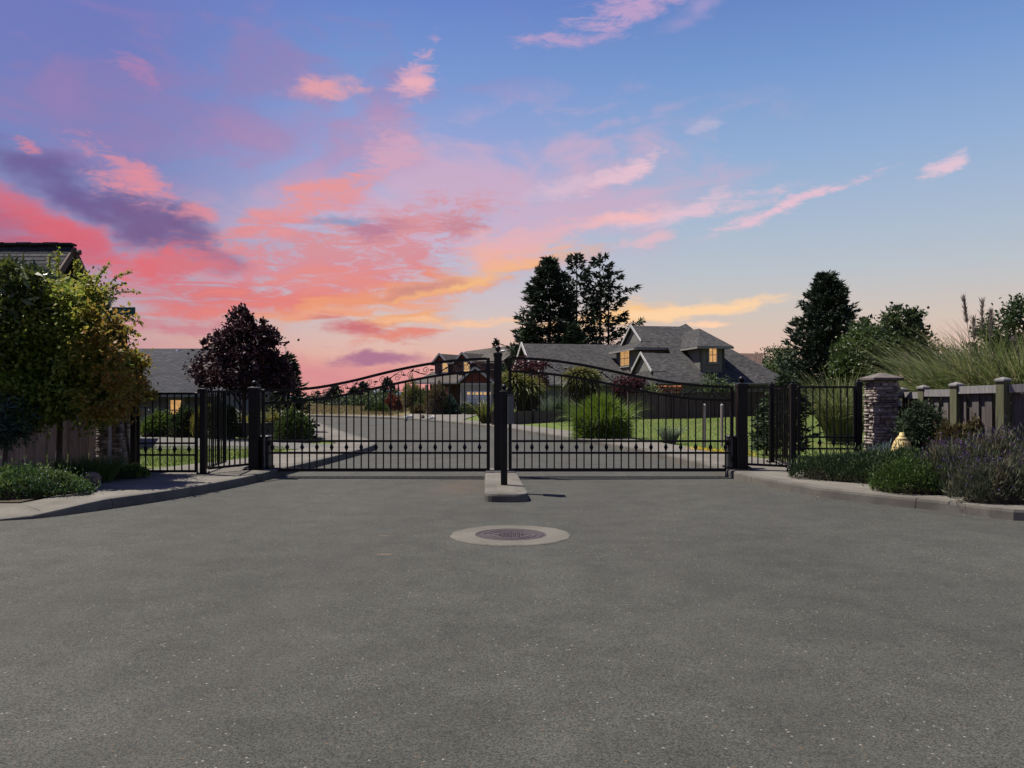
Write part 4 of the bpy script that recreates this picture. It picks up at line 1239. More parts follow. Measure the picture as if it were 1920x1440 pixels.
# gate operators
def operator(label, px, side):
    x = pk(px)
    root = thing('gate_operator', label, 'gate operator', (x, GD + 0.17, KH), 'gate operator boxes')
    mb = MB(); mb.cbox((x, GD + 0.20, KH + 0.27), (0.33, 0.24, 0.47), 0, 0.02); mb.part('housing', 'operator_box', root)
    MB().cbox((x, GD + 0.20, KH + 0.517), (0.345, 0.255, 0.026), 0, 0.012).part('lid', 'operator_box', root)
    mb = MB(); mb.box((x, GD + 0.2, KH + 0.018), (0.38, 0.3, 0.034)); mb.part('foot_plate', 'black_metal', root)
    mb = MB(); mb.beam((x + side * 0.1, GD + 0.12, KH + 0.40), (x + side * 0.20, GD + 0.09, KH + 0.40), 0.03, 0.05); mb.part('arm', 'black_metal', root)
    mb = MB(); mb.tube([(x - side * 0.10, GD + 0.2, KH + 0.53), (x - side * 0.10, GD + 0.2, KH + 0.60)], [0.035, 0.03], 10); mb.part('lock_knob', 'operator_box', root)
    MB().tube([(x + side * 0.13, GD - 0.02, KH + 0.02), (x + side * 0.13, GD - 0.02, KH + 0.50)], 0.013, 8).part('conduit', 'grey_metal', root)
operator('dark box of the gate opener behind the left gate post', 481, 1)
operator('dark box of the gate opener behind the right gate post', 1387, -1)

# pedestrian gates and fixed panels
def panel(name, label, a, b, z0, z1, n, cat, group, stiles=True, mids=None, knuckles=False, root=None, pw=0.017, bottomlip=0.0):
    a, b = Vector(a), Vector(b)
    if root is None: root = thing(name, label, cat, ((a.x + b.x) / 2, (a.y + b.y) / 2, z0), group)
    ang = math.atan2(b.y - a.y, b.x - a.x); L_ = (b - a).length
    c = (a + b) / 2
    if stiles:
        for p in ((a, b) if stiles is True else (b,)): MB().cbox((p.x, p.y, (z0 + z1) / 2), (0.042, 0.042, z1 - z0), ang, 0.005).part('stile', 'black_metal', root)
    def hr(z, h, nm): MB().box((c.x, c.y, z), (L_ - 0.043, 0.03, h), ang).part(nm, 'black_metal', root)
    hr(z1 - 0.016, 0.032, 'top_rail'); hr(z0 + 0.02, 0.036, 'bottom_rail')
    for z in (mids or []): hr(z, 0.028, 'middle_rail')
    me = picket_mesh(z1 - z0 - 0.06, pw)
    for i in range(n):
        t = (i + 1) / (n + 1)
        p = a.lerp(b, t)
        o = inst(me, 'picket', root, (p.x, p.y, z0 + 0.03), ang)
        if knuckles and i % 2 == 0: inst(KN, 'knuckle', o, (p.x, p.y, (mids[0] + mids[1]) / 2))
    return root
def xy(px, d): return Vector(((px - 960) / F * d, d))
LD = 12.35
zl = lambda py, d=LD: CH - (py - HZ) / F * d
# left side
pl = xy(381, LD)
panel('pedestrian_gate', 'black iron side gate beside the left stone pillar', xy(259.5, LD), xy(368, LD), zl(886), zl(736), 7, 'gate', 'pedestrian side gates', True, [zl(853), zl(831)], True)
square_post('thin black post between the left side gate and the bar panel', pl.x, pl.y, 0.082, KH, zl(731), 0.02, name='fence_post', group='thin black fence posts', cat='post')
ph = xy(250.5, LD)
square_post('thin black hinge post against the left stone pillar', ph.x, ph.y, 0.075, KH, zl(739), 0.018, name='fence_post', group='thin black fence posts', cat='post')
panel('bar_fence', 'black bar panel joining the left gate post to the thin post', pl + Vector((0.06, 0.01)), Vector((pk(471), GD - 0.05)), KH + 0.06, zl(732), 7, 'fence', 'black bar panels', False)
panel('bar_fence', 'black bar panel running back from the left thin post', pl + Vector((0.0, 0.07)), xy(422, 13.75), KH + 0.06, zl(731.5), 9, 'fence', 'black bar panels', 'end')
# right side
RD = 12.75
zr = lambda py, d=RD: CH - (py - HZ) / F * d
pr_ = xy(1486.5, RD)
square_post('thin black post between the bar panel and the right side gate', pr_.x, pr_.y, 0.082, KH, zr(722), 0.022, name='fence_post', group='thin black fence posts', cat='post')
panel('pedestrian_gate', 'black iron side gate beside the right stone pillar', xy(1498, RD), xy(1602.5, RD - 0.05), zr(879), zr(724), 7, 'gate', 'pedestrian side gates', True, [zr(841), zr(819.5)], True)
ph = xy(1610, RD - 0.05)
square_post('thin black hinge post against the right stone pillar', ph.x, ph.y, 0.085, KH, zr(718), 0.018, name='fence_post', group='thin black fence posts', cat='post')
panel('bar_fence', 'black bar panel joining the right gate post to the thin post', Vector((pk(1397), GD - 0.05)), pr_ + Vector((-0.06, 0.01)), KH + 0.06, zr(724), 6, 'fence', 'black bar panels', False)
rb = xy(1447, 14.5)
panel('bar_fence', 'black bar panel running back from the right thin post', rb + Vector((0.03, -0.05)), pr_ + Vector((0.0, 0.07)), KH + 0.06, zr(723.5), 9, 'fence', 'black bar panels', False)
square_post('thin black post at the back end of the right bar panel', rb.x, rb.y, 0.08, KH, zr(722, 14.5), 0.02, name='fence_post', group='thin black fence posts', cat='post')

# keypad pedestal
kx, ky = (945.2 - 960) / F * 10.95, 10.95
kp = thing('keypad_pedestal', 'short black ball topped pedestal with a grey keypad box', 'keypad pedestal', (kx, ky, IH))
zk = lambda py: CH - (py - HZ) / F * 10.95
MB().cbox((kx, ky, (IH + zk(736)) / 2), (0.088, 0.088, zk(736) - IH), 0, 0.006).part('shaft', 'black_metal', kp)
MB().cbox((kx, ky, zk(735)), (0.106, 0.106, 0.03), 0, 0.006).part('cap', 'black_metal', kp)
mb = MB(); mb.lathe((kx, ky, zk(733)), [(0.035, 0), (0.035, 0.012), (0.016, 0.02), (0.016, 0.03)], 12); mb.ball((kx, ky, zk(733) + 0.055), 0.036); mb.part('ball_finial', 'black_metal', kp, True)
bx = (957.5 - 960) / F * 10.85
kb = MB().cbox((bx, ky - 0.04, (zk(741) + zk(794)) / 2), (0.082, 0.26, zk(741) - zk(794)), 0, 0.008).part('keypad_box', 'grey_metal', kp)
MB().box((bx - 0.0425, ky - 0.04, (zk(741) + zk(794)) / 2), (0.004, 0.22, zk(741) - zk(794) - 0.04)).part('keypad_face', 'operator_box', kb)
MB().box((bx, ky - 0.04, zk(741) + 0.007), (0.1, 0.29, 0.012)).part('rain_hood', 'grey_metal', kb)
MB().box((bx - 0.04, ky + 0.02, (zk(760))), (0.06, 0.05, 0.05)).part('bracket', 'black_metal', kp)

# ------------------------------------------------------------------ stone pillars
def pillar(label, cx, cy, side, z0, z1, rot, seed):
    root = thing('stone_pillar', label, 'pillar', (cx, cy, z0), 'ledge stone gate pillars')
    rng = random.Random(seed)
    MB().box((cx, cy, (z0 + z1) / 2), (side - 0.05, side - 0.05, z1 - z0), rot).part('core', 'mortar', root)
    V, Fc, tn = [], [], []
    z = z0
    while z < z1 - 0.012:
        h = min(rng.uniform(0.026, 0.058), z1 - z)
        for f_ in range(4):
            a = -side / 2
            th = rot + f_ * math.pi / 2
            while a < side / 2 - 0.01:
                w = min(rng.uniform(0.07, 0.19), side / 2 - a)
                if side / 2 - a - w < 0.03: w = side / 2 - a
                dep = side / 2 + rng.uniform(-0.018, 0.016)
                x0_, x1_ = a + 0.003, a + w - 0.003
                y0_, y1_ = -dep, -side / 2 + 0.06
                zb_, zt_ = z + 0.002, z + h - 0.004
                j = lambda: rng.uniform(-0.006, 0.006)
                pts = []
                for (x, y, q) in ((x0_, y0_, zb_), (x1_, y0_, zb_), (x1_, y0_, zt_), (x0_, y0_, zt_), (x0_, y1_, zb_), (x1_, y1_, zb_), (x1_, y1_, zt_), (x0_, y1_, zt_)):
                    if y == y0_: x, y, q = x + j() * 0.5, y + j(), q + j() * 0.3
                    pts.append((cx + x * math.cos(th) - y * math.sin(th), cy + x * math.sin(th) + y * math.cos(th), q))
                n0 = len(V); V += pts
                for q in ((0, 1, 2, 3), (1, 5, 6, 2), (4, 0, 3, 7), (3, 2, 6, 7), (4, 5, 1, 0)):
                    Fc.append([i + n0 for i in q])
                tn += [rng.random()] * 5
                a += w
        z += h
    o = inst(npmesh('ledge_stones', V, Fc, 'ledge_stone', (cx, cy, z0), tn), 'ledge_stones', root, (cx, cy, z0)); o['kind'] = 'stuff'
    mb = MB(); e = side / 2 + 0.06
    def ring(e_, z_): return [(cx + (x * math.cos(rot) - y * math.sin(rot)) * e_, cy + (x * math.sin(rot) + y * math.cos(rot)) * e_, z_) for x, y in ((-1, -1), (1, -1), (1, 1), (-1, 1))]
    vs = ring(e - 0.02, z1) + ring(e, z1 + 0.015) + ring(e, z1 + 0.045) + ring(0.02, z1 + 0.125)
    fs = [(3, 2, 1, 0), (12, 13, 14, 15)]
    for r_ in range(3):
        for i in range(4): fs.append((r_ * 4 + i, r_ * 4 + (i + 1) % 4, r_ * 4 + 4 + (i + 1) % 4, r_ * 4 + 4 + i))
    mb.add(vs, fs); mb.part('cap', 'cap_stone', root)
q = xy(1652, 12.78)
pillar('stone pillar with low pyramid cap beside the right wooden fence', q.x, q.y, 0.36, 0.13, zr(714), math.radians(4), 5)
q = xy(214, 12.8)
pillar('stone pillar half hidden behind the maple and sign pole', q.x, q.y, 0.36, 0.13, 1.47, math.radians(-4), 8)

# ------------------------------------------------------------------ right wooden fence
fp = [(1692, 13.0, 727, 0.105), (1731, 12.1, 723, 0.11), (1793, 11.15, 718, 0.115), (1881, 10.25, 709, 0.12), (2010, 9.7, 700, 0.12)]
fr = thing('wooden_fence', 'weathered board fence with green capped posts behind the lavender', 'fence', (xy(1793, 11.15).x, 11.15, 0.13))
fpts = [xy(a, d) for a, d, _, _ in fp]
for (a, d, yy, w), p in zip(fp, fpts):
    zt_ = CH - (yy + 5 - HZ) / F * d
    o = MB().cbox((p.x, p.y, (0.1 + zt_) / 2), (w, w, zt_ - 0.1), math.radians(20), 0.006).part('post', 'fence_post', fr, org=(p.x, p.y, 0.1))
    mb = MB(); mb.cbox((p.x, p.y, zt_ + 0.008), (w + 0.03, w + 0.03, 0.03), math.radians(20), 0.01)
    e = w / 2 + 0.008; r_ = math.radians(20)
    rg = [(p.x + x * math.cos(r_) * e - y * math.sin(r_) * e, p.y + x * math.sin(r_) * e + y * math.cos(r_) * e, zt_ + 0.0235) for x, y in ((-1, -1), (1, -1), (1, 1), (-1, 1))]
    mb.add(rg + [(p.x, p.y, zt_ + 0.05)], [(0, 1, 4), (1, 2, 4), (2, 3, 4), (3, 0, 4)])
    mb.part('post_cap', 'fence_rail', o)
def boards(root, a, b, z0, z1a, z1b, w, gap, mat, seed, alt=0.03, thick=0.022):
    rng = random.Random(seed)
    L_ = (b - a).length; n = max(1, int(L_ / (w + gap))); ang = math.atan2(b.y - a.y, b.x - a.x)
    nrm = Vector((-math.sin(ang), math.cos(ang)))
    me = MB().box((0, 0, 0.5), (w, thick, 1.0)).mesh('board', mat)
    for i in range(n):
        t = (i + 0.5) / n
        p = a.lerp(b, t) + nrm * (alt if i % 2 else -alt) + nrm * rng.uniform(-0.003, 0.003)
        o = inst(me, 'board', root, (p.x, p.y, z0), ang + rng.uniform(-0.015, 0.015))
        o.scale = (1, 1, (z1a + (z1b - z1a) * t) - z0 + rng.uniform(-0.006, 0.006))
for i in range(4):
    (a, d, yy, _), (a2, d2, yy2, _) = fp[i], fp[i + 1]
    p, p2 = fpts[i], fpts[i + 1]
    dr = (p2 - p).normalized() * 0.07
    z_a = CH - ({0: 741, 1: 737, 2: 731.5, 3: 729}[i] - HZ) / F * d; z_b = CH - ({0: 741, 1: 736.5, 2: 729, 3: 722}[i] - HZ) / F * d2
    MB().beam((p.x + dr.x, p.y + dr.y, z_a), (p2.x - dr.x, p2.y - dr.y, z_b), 0.045, 0.10).part('top_rail', 'fence_rail', fr, org=(p.x, p.y, z_a))
    MB().beam((p.x + dr.x, p.y + dr.y, 0.32), (p2.x - dr.x, p2.y - dr.y, 0.32), 0.04, 0.09).part('lower_rail', 'fence_board', fr, org=(p.x, p.y, .32))
    boards(fr, p + dr * 1.1 + Vector((0.05, 0.05)), p2 - dr * 1.1 + Vector((0.05, 0.05)), 0.13, z_a + 0.02, z_b + 0.02, 0.13, -0.012, 'fence_board', 20 + i, 0.016)
# sloping end section that climbs to the pillar
p, p2 = xy(1660, 12.95), fpts[0]
za, zb_ = CH - (723 - HZ) / F * 12.75, CH - (741 - HZ) / F * 13.0
MB().beam((p.x, p.y - 0.14, za), (p2.x - 0.03, p2.y - 0.08, zb_), 0.05, 0.12).part('sloping_rail', 'fence_rail', fr, org=(p.x, p.y, za))
boards(fr, Vector((p.x, p.y)) + Vector((0.02, 0)), p2 - Vector((0.06, 0)), 0.13, za - 0.04, zb_ - 0.04, 0.11, -0.01, 'fence_board', 31, 0.014)
c_ = at(1685, 756, 12.8); MB().cbox((c_.x, c_.y - 0.03, c_.z), (0.05, 0.03, 0.09), 0, 0.005).part('outlet_box', 'white_plastic', fr)

# left wooden fence behind the maple
lf = thing('wooden_fence', 'tan vertical board fence in the shade below the maple', 'fence', (-7, 13.75, 0.13))
a, b = Vector((-11.5, 14.0)), Vector((xy(206, 13.35).x, 13.35))
boards(lf, a, b, 0.13, 1.4, 1.4, 0.175, 0.006, 'tan_board', 41, 0.010)
MB().beam((a.x, a.y - 0.03, 1.42), (b.x, b.y - 0.03, 1.42), 0.1, 0.04).part('top_rail', 'fence_board', lf, org=(a.x, a.y, 1.4))
for t in (0.30, 0.62, 0.99):
    p = a.lerp(b, t); MB().cbox((p.x, p.y + 0.09, 0.82), (0.1, 0.1, 1.38), 0.1, 0.006).part('post', 'tan_board', lf, org=(p.x, p.y, 0.1))

# ------------------------------------------------------------------ street sign
sx, sy = (205.5 - 960) / F * 11.7, 11.7
zs_ = lambda py: CH - (py - HZ) / F * 11.7
sg_ = thing('street_sign', 'grey pole with green street name blades rising behind the maple', 'street sign', (sx, sy, 0.14))
MB().tube([(sx, sy, 0.13), (sx, sy, zs_(556))], 0.024, 10).part('pole', 'steel', sg_, True)
lower = MB().cbox((sx + 0.03, sy - 0.03, zs_(584)), (0.70, 0.008, 0.115), 0, 0.001).part('name_blade', 'sign_green', sg_)
upper = MB().cbox((sx - 0.02, sy - 0.005, zs_(568.5)), (0.55, 0.008, 0.115), math.radians(-62), 0.001).part('name_blade', 'sign_green', sg_)
mb = MB(); rng = random.Random(9)
for k in range(9):
    if k in (3, 6): continue
    xx = sx - 0.20 + k * 0.052
    mb.box((xx, sy - 0.0365, zs_(584)), (0.011, 0.003, 0.062)); mb.box((xx + 0.017, sy - 0.0365, zs_(584) + rng.choice((-0.026, 0, 0.026))), (0.02, 0.003, 0.010))
mb.part('lettering', 'sign_letter', lower)['kind'] = 'stuff'
octo = []
oc = at(208, 634, 11.66)
mb = MB()
pts = [(oc.x + 0.232 / math.cos(math.pi / 8) * math.cos(math.pi / 8 + k * math.pi / 4), oc.z + 0.232 / math.cos(math.pi / 8) * math.sin(math.pi / 8 + k * math.pi / 4)) for k in range(8)]
mb.add([(x, oc.y - 0.002, z) for x, z in pts] + [(x, oc.y + 0.004, z) for x, z in pts], [tuple(range(8)), tuple(range(15, 7, -1))] + [(k, (k + 1) % 8, 8 + (k + 1) % 8, 8 + k) for k in range(8)])
mb.part('octagonal_plate', 'sign_back', sg_)
MB().box((oc.x - 0.01, sy - 0.03, oc.z), (0.05, 0.03, 0.3)).part('mounting_bracket', 'steel', sg_)

# ------------------------------------------------------------------ hydrant
hp = xy(1691, 11.15); hx, hy = hp.x, hp.y
hd = thing('fire_hydrant', 'pale yellow fire hydrant half sunk in the ground cover', 'fire hydrant', (hx, hy, 0.14))
hb = 0.14; zt_ = CH - (811 - HZ) / F * 11.15
s_ = zt_ - hb
MB().lathe((hx, hy, hb), [(0.15, 0), (0.15, 0.05), (0.105, 0.06), (0.105, s_ - 0.33), (0.155, s_ - 0.32), (0.155, s_ - 0.28), (0.14, s_ - 0.275)], 20).part('barrel', 'hydrant_yellow', hd, True)
bn = MB().lathe((hx, hy, hb + s_), [(0.140, -0.274), (0.132, -0.22), (0.095, -0.115), (0.078, -0.095), (0.082, -0.088), (0.06, -0.066), (0.05, -0.056), (0.052, -0.05), (0.034, -0.038), (0.030, -0.004), (0.022, 0.0)], 20).part('bonnet', 'hydrant_yellow', hd, True)
mb = MB()
for k in range(6):
    a = k * math.pi / 3 + 0.3
    mb.beam((hx + math.cos(a) * 0.135, hy + math.sin(a) * 0.135, hb + s_ - 0.26), (hx + math.cos(a) * 0.098, hy + math.sin(a) * 0.098, hb + s_ - 0.13), 0.022, 0.02)
mb.part('ribs', 'hydrant_yellow', bn)['kind'] = 'stuff'
for a, nm in ((math.pi, 'side_nozzle'), (0, 'side_nozzle'), (-math.pi / 2, 'pumper_nozzle')):
    d_ = Vector((math.cos(a), math.sin(a), 0)); c_ = Vector((hx, hy, hb + s_ - 0.40))
    r_ = 0.05 if nm == 'side_nozzle' else 0.07
    MB().tube([c_ + d_ * 0.08, c_ + d_ * 0.15, c_ + d_ * 0.152, c_ + d_ * 0.19, c_ + d_ * 0.195, c_ + d_ * 0.215], [r_ * 0.85, r_ * 0.85, r_ * 1.1, r_ * 1.1, r_ * 0.4, r_ * 0.4], 10).part(nm, 'hydrant_yellow', hd)
# ------------------------------------------------------------------ houses
def roofpart(name, polys, mat, root, t=0.14):
    mb = MB()
    for p in polys: mb.slab(p, t)
    o = mb.part(name, mat, root)
    uv_slope(o.data)
    return o
def trim(name, a, b, w, h, root, mat='trim_white'):
    return MB().beam(a, b, w, h).part(name, mat, root)
def wallpart(name, pts, thick, root, mat):
    """upright wall: bottom line from pts, prism of thickness"""
    (x0, y0), (x1, y1), z0, z1 = pts
    d = Vector((x1 - x0, y1 - y0)); L_ = d.length; n = Vector((-d.y, d.x)).normalized() * (thick / 2)
    return MB().box(((x0 + x1) / 2 + n.x, (y0 + y1) / 2 + n.y, (z0 + z1) / 2), (L_, thick, z1 - z0), math.atan2(d.y, d.x)).part(name, mat, root)
def window(root, c, w, h, ang, out, lit_mat, frame='trim_grey', cols_=2, rows=2, fw=0.07):
    """window on a wall: c centre on the wall face, out = outward unit vector; frame, panes and bars"""
    ca, sa = math.cos(ang), math.sin(ang)
    def P(u, v, o): return (c[0] + u * ca + out[0] * o, c[1] + u * sa + out[1] * o, c[2] + v)
    fr_ = MB()
    for (u, v, ww, hh) in ((0, h / 2 + fw / 2, w + 2 * fw, fw), (0, -h / 2 - fw / 2, w + 2 * fw, fw), (-w / 2 - fw / 2, 0, fw, h), (w / 2 + fw / 2, 0, fw, h)):
        p = P(u, v, 0.03); fr_.box(p, (ww, 0.08, hh), ang)
    fo = fr_.part('window', frame, root)
    for i in range(cols_):
        for j in range(rows):
            p = P(-w / 2 + w * (i + 0.5) / cols_, -h / 2 + h * (j + 0.5) / rows, 0.012)
            MB().box(p, (w / cols_ - 0.04, 0.02, h / rows - 0.04), ang).part('pane', lit_mat, fo)
    for i in range(1, cols_):
        MB().box(P(-w / 2 + w * i / cols_, 0, 0.024), (0.04, 0.03, h), ang).part('glazing_bar', frame, fo)
    for j in range(1, rows):
        MB().box(P(0, -h / 2 + h * j / rows, 0.026), (w, 0.03, 0.04), ang).part('glazing_bar', frame, fo)
    MB().box(P(0, -h / 2 - fw - 0.03, 0.06), (w + 0.3, 0.14, 0.06), ang).part('sill', frame, fo)
    return fo
def battens(root, a, b, z0, z1f, out, step=0.4, mat='house_wall'):
    a, b = Vector(a), Vector(b); n = int((b - a).length / step); ang = math.atan2((b - a).y, (b - a).x)
    mb = MB()
    for i in range(1, n):
        p = a.lerp(b, i / n); z1 = z1f(i / n) if callable(z1f) else z1f
        mb.box((p.x + out[0] * 0.012, p.y + out[1] * 0.012, (z0 + z1) / 2), (0.05, 0.024, z1 - z0), ang)
    o = mb.part('battens', mat, root); o['kind'] = 'stuff'

# --- grey house with dormers
HO = Vector((1.93, 62.0)); HU = Vector((0.985, 0.172)); HV = Vector((-0.172, 0.985))
def hA(px, b):
    k = (px - 960) / F
    return (k * (HO.y + b * HV.y) - HO.x - b * HV.x) / (HU.x - k * HU.y)
def W(a, b, z):
    p = HO + HU * a + HV * b
    return (p.x, p.y, z)
HANG = math.atan2(HU.y, HU.x)
OUT_F = (-HV.x, -HV.y); OUT_L = (-HU.x, -HU.y)
gh = thing('grey_house', 'grey shingled house with lit dormer windows beyond the lawn', 'house', W(10, 4, 0.1))
EZ, PIT = 2.62, 0.62
gz = 0.05
# A wing: gable to the left, ridge running right
bA = 6.0; RA = 6.5
aA0, aA1 = hA(1008, bA), hA(1260, bA)
zA = 6.15; zE = EZ - 0.18
roofpart('roof', [[W(aA0 - 0.1, bA - 0.45, zE - 0.1), W(aA1, bA - 0.45, zE - 0.1), W(aA1, bA + RA, zA), W(aA0 - 0.1, bA + RA, zA)],
                  [W(aA0 - 0.1, bA + RA, zA), W(aA1, bA + RA, zA), W(aA1, bA + 2 * RA + 0.45, zE - 0.1), W(aA0 - 0.1, bA + 2 * RA + 0.45, zE - 0.1)]], 'roof_grey', gh)
trim('rake_board', W(aA0 - 0.16, bA + RA, zA + 0.02), W(aA0 - 0.16, bA - 0.47, zE - 0.11), 0.07, 0.30, gh)
trim('rake_board', W(aA0 - 0.16, bA + RA, zA + 0.02), W(aA0 - 0.16, bA + 2 * RA + 0.47, zE - 0.11), 0.07, 0.30, gh)
x_ = aA0 + 0.35
mb = MB(); v_ = [(bA, gz), (bA + 2 * RA, gz), (bA + 2 * RA, zE - 0.05), (bA + RA, zA - 0.2), (bA, zE - 0.05)]
mb.add([W(x_, b, z) for b, z in v_] + [W(x_ + 0.15, b, z) for b, z in v_], [(0, 1, 2, 3, 4), (9, 8, 7, 6, 5)] + [(i, (i + 1) % 5, 5 + (i + 1) % 5, 5 + i) for i in range(5)])
mb.part('gable_wall', 'house_wall', gh)
p0, p1 = W(x_, bA, 0), W(aA1, bA, 0)
wallpart('front_wall', ((p0[0], p0[1]), (p1[0], p1[1]), gz, zE - 0.05), 0.2, gh, 'house_wall')
battens(gh, (p0[0], p0[1]), (p1[0], p1[1]), gz, zE - 0.1, OUT_F)
q0, q1 = W(x_, bA + 2 * RA, 0), W(aA1 + 8, bA + 2 * RA, 0)
wallpart('back_wall', ((q0[0], q0[1]), (q1[0], q1[1]), gz, zE - 0.05), 0.2, gh, 'house_wall')
for pxa, pxb, h_ in ((1063, 1075, 1.3), (1150, 1165, 2.1)):
    aa, ab = hA(pxa, bA), hA(pxb, bA); c_ = W((aa + ab) / 2, bA - 0.02, gz + (h_ / 2 if h_ > 2 else 1.5))
    window(gh, c_, ab - aa, h_, HANG, OUT_F, 'glass_dark' if h_ < 2 else 'dark_opening', 'trim_grey', 1, 1)
trim('gutter', W(aA0 - 0.1, bA - 0.50, zE - 0.15), W(hA(1200, bA), bA - 0.50, zE - 0.15), 0.1, 0.12, gh, 'trim_grey')
# C / right body: eave further forward
BC = -1.5
zc = lambda b: EZ + PIT * (b - BC)
aCf = hA(1226, BC); aR = hA(1484, BC)
bg = 2.0                                  # ridge of the front gablet
ag = aCf + 0.35                            # gablet plane
roofpart('roof', [[W(aCf, BC - 0.4, zc(BC - 0.4)), W(aR, BC - 0.4, zc(BC - 0.4)), W(hA(1372, 2.7), 2.7, zc(2.7)), W(hA(1276, 4.2), 4.2, zc(4.2)), W(hA(1245, 4.2), 4.2, zc(4.2)), W(hA(1258, bg), bg, zc(bg)), W(ag, bg, zc(bg)), W(ag, BC + 1.1, zc(BC + 1.1))],
                  [W(aR, BC - 0.4, zc(BC - 0.4)), W(aR, 8.5, zc(BC - 0.4)), W(hA(1372, 2.7), 2.7, zc(2.7))],
                  [W(ag, bg, zc(bg)), W(hA(1262, bg), bg, zc(bg)), W(hA(1262, bg), 5.0, EZ + 0.4), W(ag, 5.0, EZ + 0.4)],
                  [W(aCf, BC - 0.4, zc(BC - 0.4)), W(ag, BC + 1.1, zc(BC + 1.1)), W(ag, 2 * bg - BC - 1.1, zc(BC + 1.1)), W(aCf, 2 * bg - BC + 0.4, zc(BC - 0.4))],
                  [W(hA(1372, 2.7), 2.7, zc(2.7)), W(aR, 8.5, zc(BC - 0.4)), W(hA(1276, 4.2), 9.5, zc(BC)), W(hA(1276, 4.2), 4.2, zc(4.2))]], 'roof_grey', gh)
def gablet(a, b0, b1, zb0, zap, nm='gablet'):
    bm = (b0 + b1) / 2
    mb = MB(); n = 3
    A_ = [W(a + 0.02, b0, zb0), W(a + 0.02, b1, zb0), W(a + 0.02, bm, zap - 0.1)]; B_ = [W(a + 0.4, b0, zb0), W(a + 0.4, b1, zb0), W(a + 0.4, bm, zap - 0.1)]
    mb.add(A_ + B_, [(0, 1, 2), (5, 4, 3), (0, 1, 4, 3), (1, 2, 5, 4), (2, 0, 3, 5)])
    o = mb.part(nm, 'house_wall', gh)
    trim('rake_board', W(a - 0.22, bm, zap + 0.03), W(a - 0.22, b0 - 0.15, zb0 - 0.06), 0.06, 0.2, gh)
    trim('rake_board', W(a - 0.22, bm, zap + 0.03), W(a - 0.22, b1 + 0.15, zb0 - 0.06), 0.06, 0.2, gh)
gablet(ag, BC + 1.1, 2 * bg - BC - 1.1, zc(BC + 1.1) + 0.02, zc(bg))
roofpart('gablet_roof', [[W(ag - 0.25, bg, zc(bg) + 0.03), W(ag + 1, bg, zc(bg) + 0.03), W(ag + 1, BC + 1.0, zc(BC + 1.0) + 0.03), W(ag - 0.25, BC + 1.0, zc(BC + 1.0) + 0.03)],
                         [W(ag - 0.25, bg, zc(bg) + 0.03), W(ag + 1, bg, zc(bg) + 0.03), W(ag + 1, 2 * bg - BC - 1.0, zc(BC + 1.0) + 0.03), W(ag - 0.25, 2 * bg - BC - 1.0, zc(BC + 1.0) + 0.03)]], 'roof_grey', gh, 0.08)
trim('gutter', W(aCf, BC - 0.45, zc(BC - 0.4) - 0.05), W(aR, BC - 0.45, zc(BC - 0.4) - 0.05), 0.1, 0.13, gh, 'trim_grey')
p0, p1 = W(aCf + 0.5, BC, 0), W(aR - 0.6, BC, 0)
wallpart('front_wall', ((p0[0], p0[1]), (p1[0], p1[1]), gz, EZ), 0.2, gh, 'house_wall')
battens(gh, (p0[0], p0[1]), (p1[0], p1[1]), gz, EZ - 0.1, OUT_F)
p2 = W(aCf + 0.5, 4, 0); wallpart('side_wall', ((p2[0], p2[1]), (p0[0], p0[1]), gz, EZ), 0.2, gh, 'house_wall')
p3 = W(aR - 0.6, 8, 0); wallpart('side_wall', ((p1[0], p1[1]), (p3[0], p3[1]), gz, EZ), 0.2, gh, 'house_wall')
c_ = W(hA(1200, bA), bA - 0.02, 1.75); window(gh, c_, 0.75, 1.0, HANG, OUT_F, 'glass_dark', 'trim_grey', 1, 2)
# B upper storey with gablet
aB = hA(1198, 3.5); aBe = aB - 0.5; bB0, bB1 = 3.0, 10.1; bBm = (bB0 + bB1) / 2
zBe = 5.32; zBa = 7.38
gB = aBe + 1.0; k_ = (zBa - zBe) / (bBm - bB0)
zB = lambda b: zBe + k_ * (b - bB0)
aBr = hA(1295, bBm)
roofpart('roof', [[W(aBe, bB0, zBe), W(hA(1290, bB0), bB0, zBe), W(aBr, bBm, zBa), W(gB, bBm, zBa), W(gB, bB0 + 1.0, zB(bB0 + 1.0))],
                  [W(aBe, bB0, zBe), W(gB, bB0 + 1.0, zB(bB0 + 1)), W(gB, bB1 - 1.0, zB(bB0 + 1)), W(aBe, bB1, zBe)],
                  [W(aBe, bB1, zBe), W(gB, bB1 - 1.0, zB(bB0 + 1)), W(gB, bBm, zBa), W(aBr, bBm, zBa), W(aBr, bB1, zBe)]], 'roof_grey', gh)
gablet(gB, bB0 + 1.0, bB1 - 1.0, zB(bB0 + 1) + 0.02, zBa)
roofpart('gablet_roof', [[W(gB - 0.25, bBm, zBa + 0.03), W(gB + 1, bBm, zBa + 0.03), W(gB + 1, bB0 + 0.9, zB(bB0 + 0.9) + 0.03), W(gB - 0.25, bB0 + 0.9, zB(bB0 + .9) + 0.03)],
                         [W(gB - 0.25, bBm, zBa + 0.03), W(gB + 1, bBm, zBa + 0.03), W(gB + 1, bB1 - 0.9, zB(bB0 + 0.9) + 0.03), W(gB - 0.25, bB1 - 0.9, zB(bB0 + .9) + 0.03)]], 'roof_grey', gh, 0.08)
trim('gutter', W(aBe, bB0 - 0.05, zBe - 0.12), W(hA(1250, bB0), bB0 - 0.05, zBe - 0.12), 0.1, 0.14, gh, 'trim_grey')
trim('gutter', W(aBe - 0.05, bB0, zBe - 0.12), W(aBe - 0.05, bB1, zBe - 0.12), 0.1, 0.14, gh, 'trim_grey')
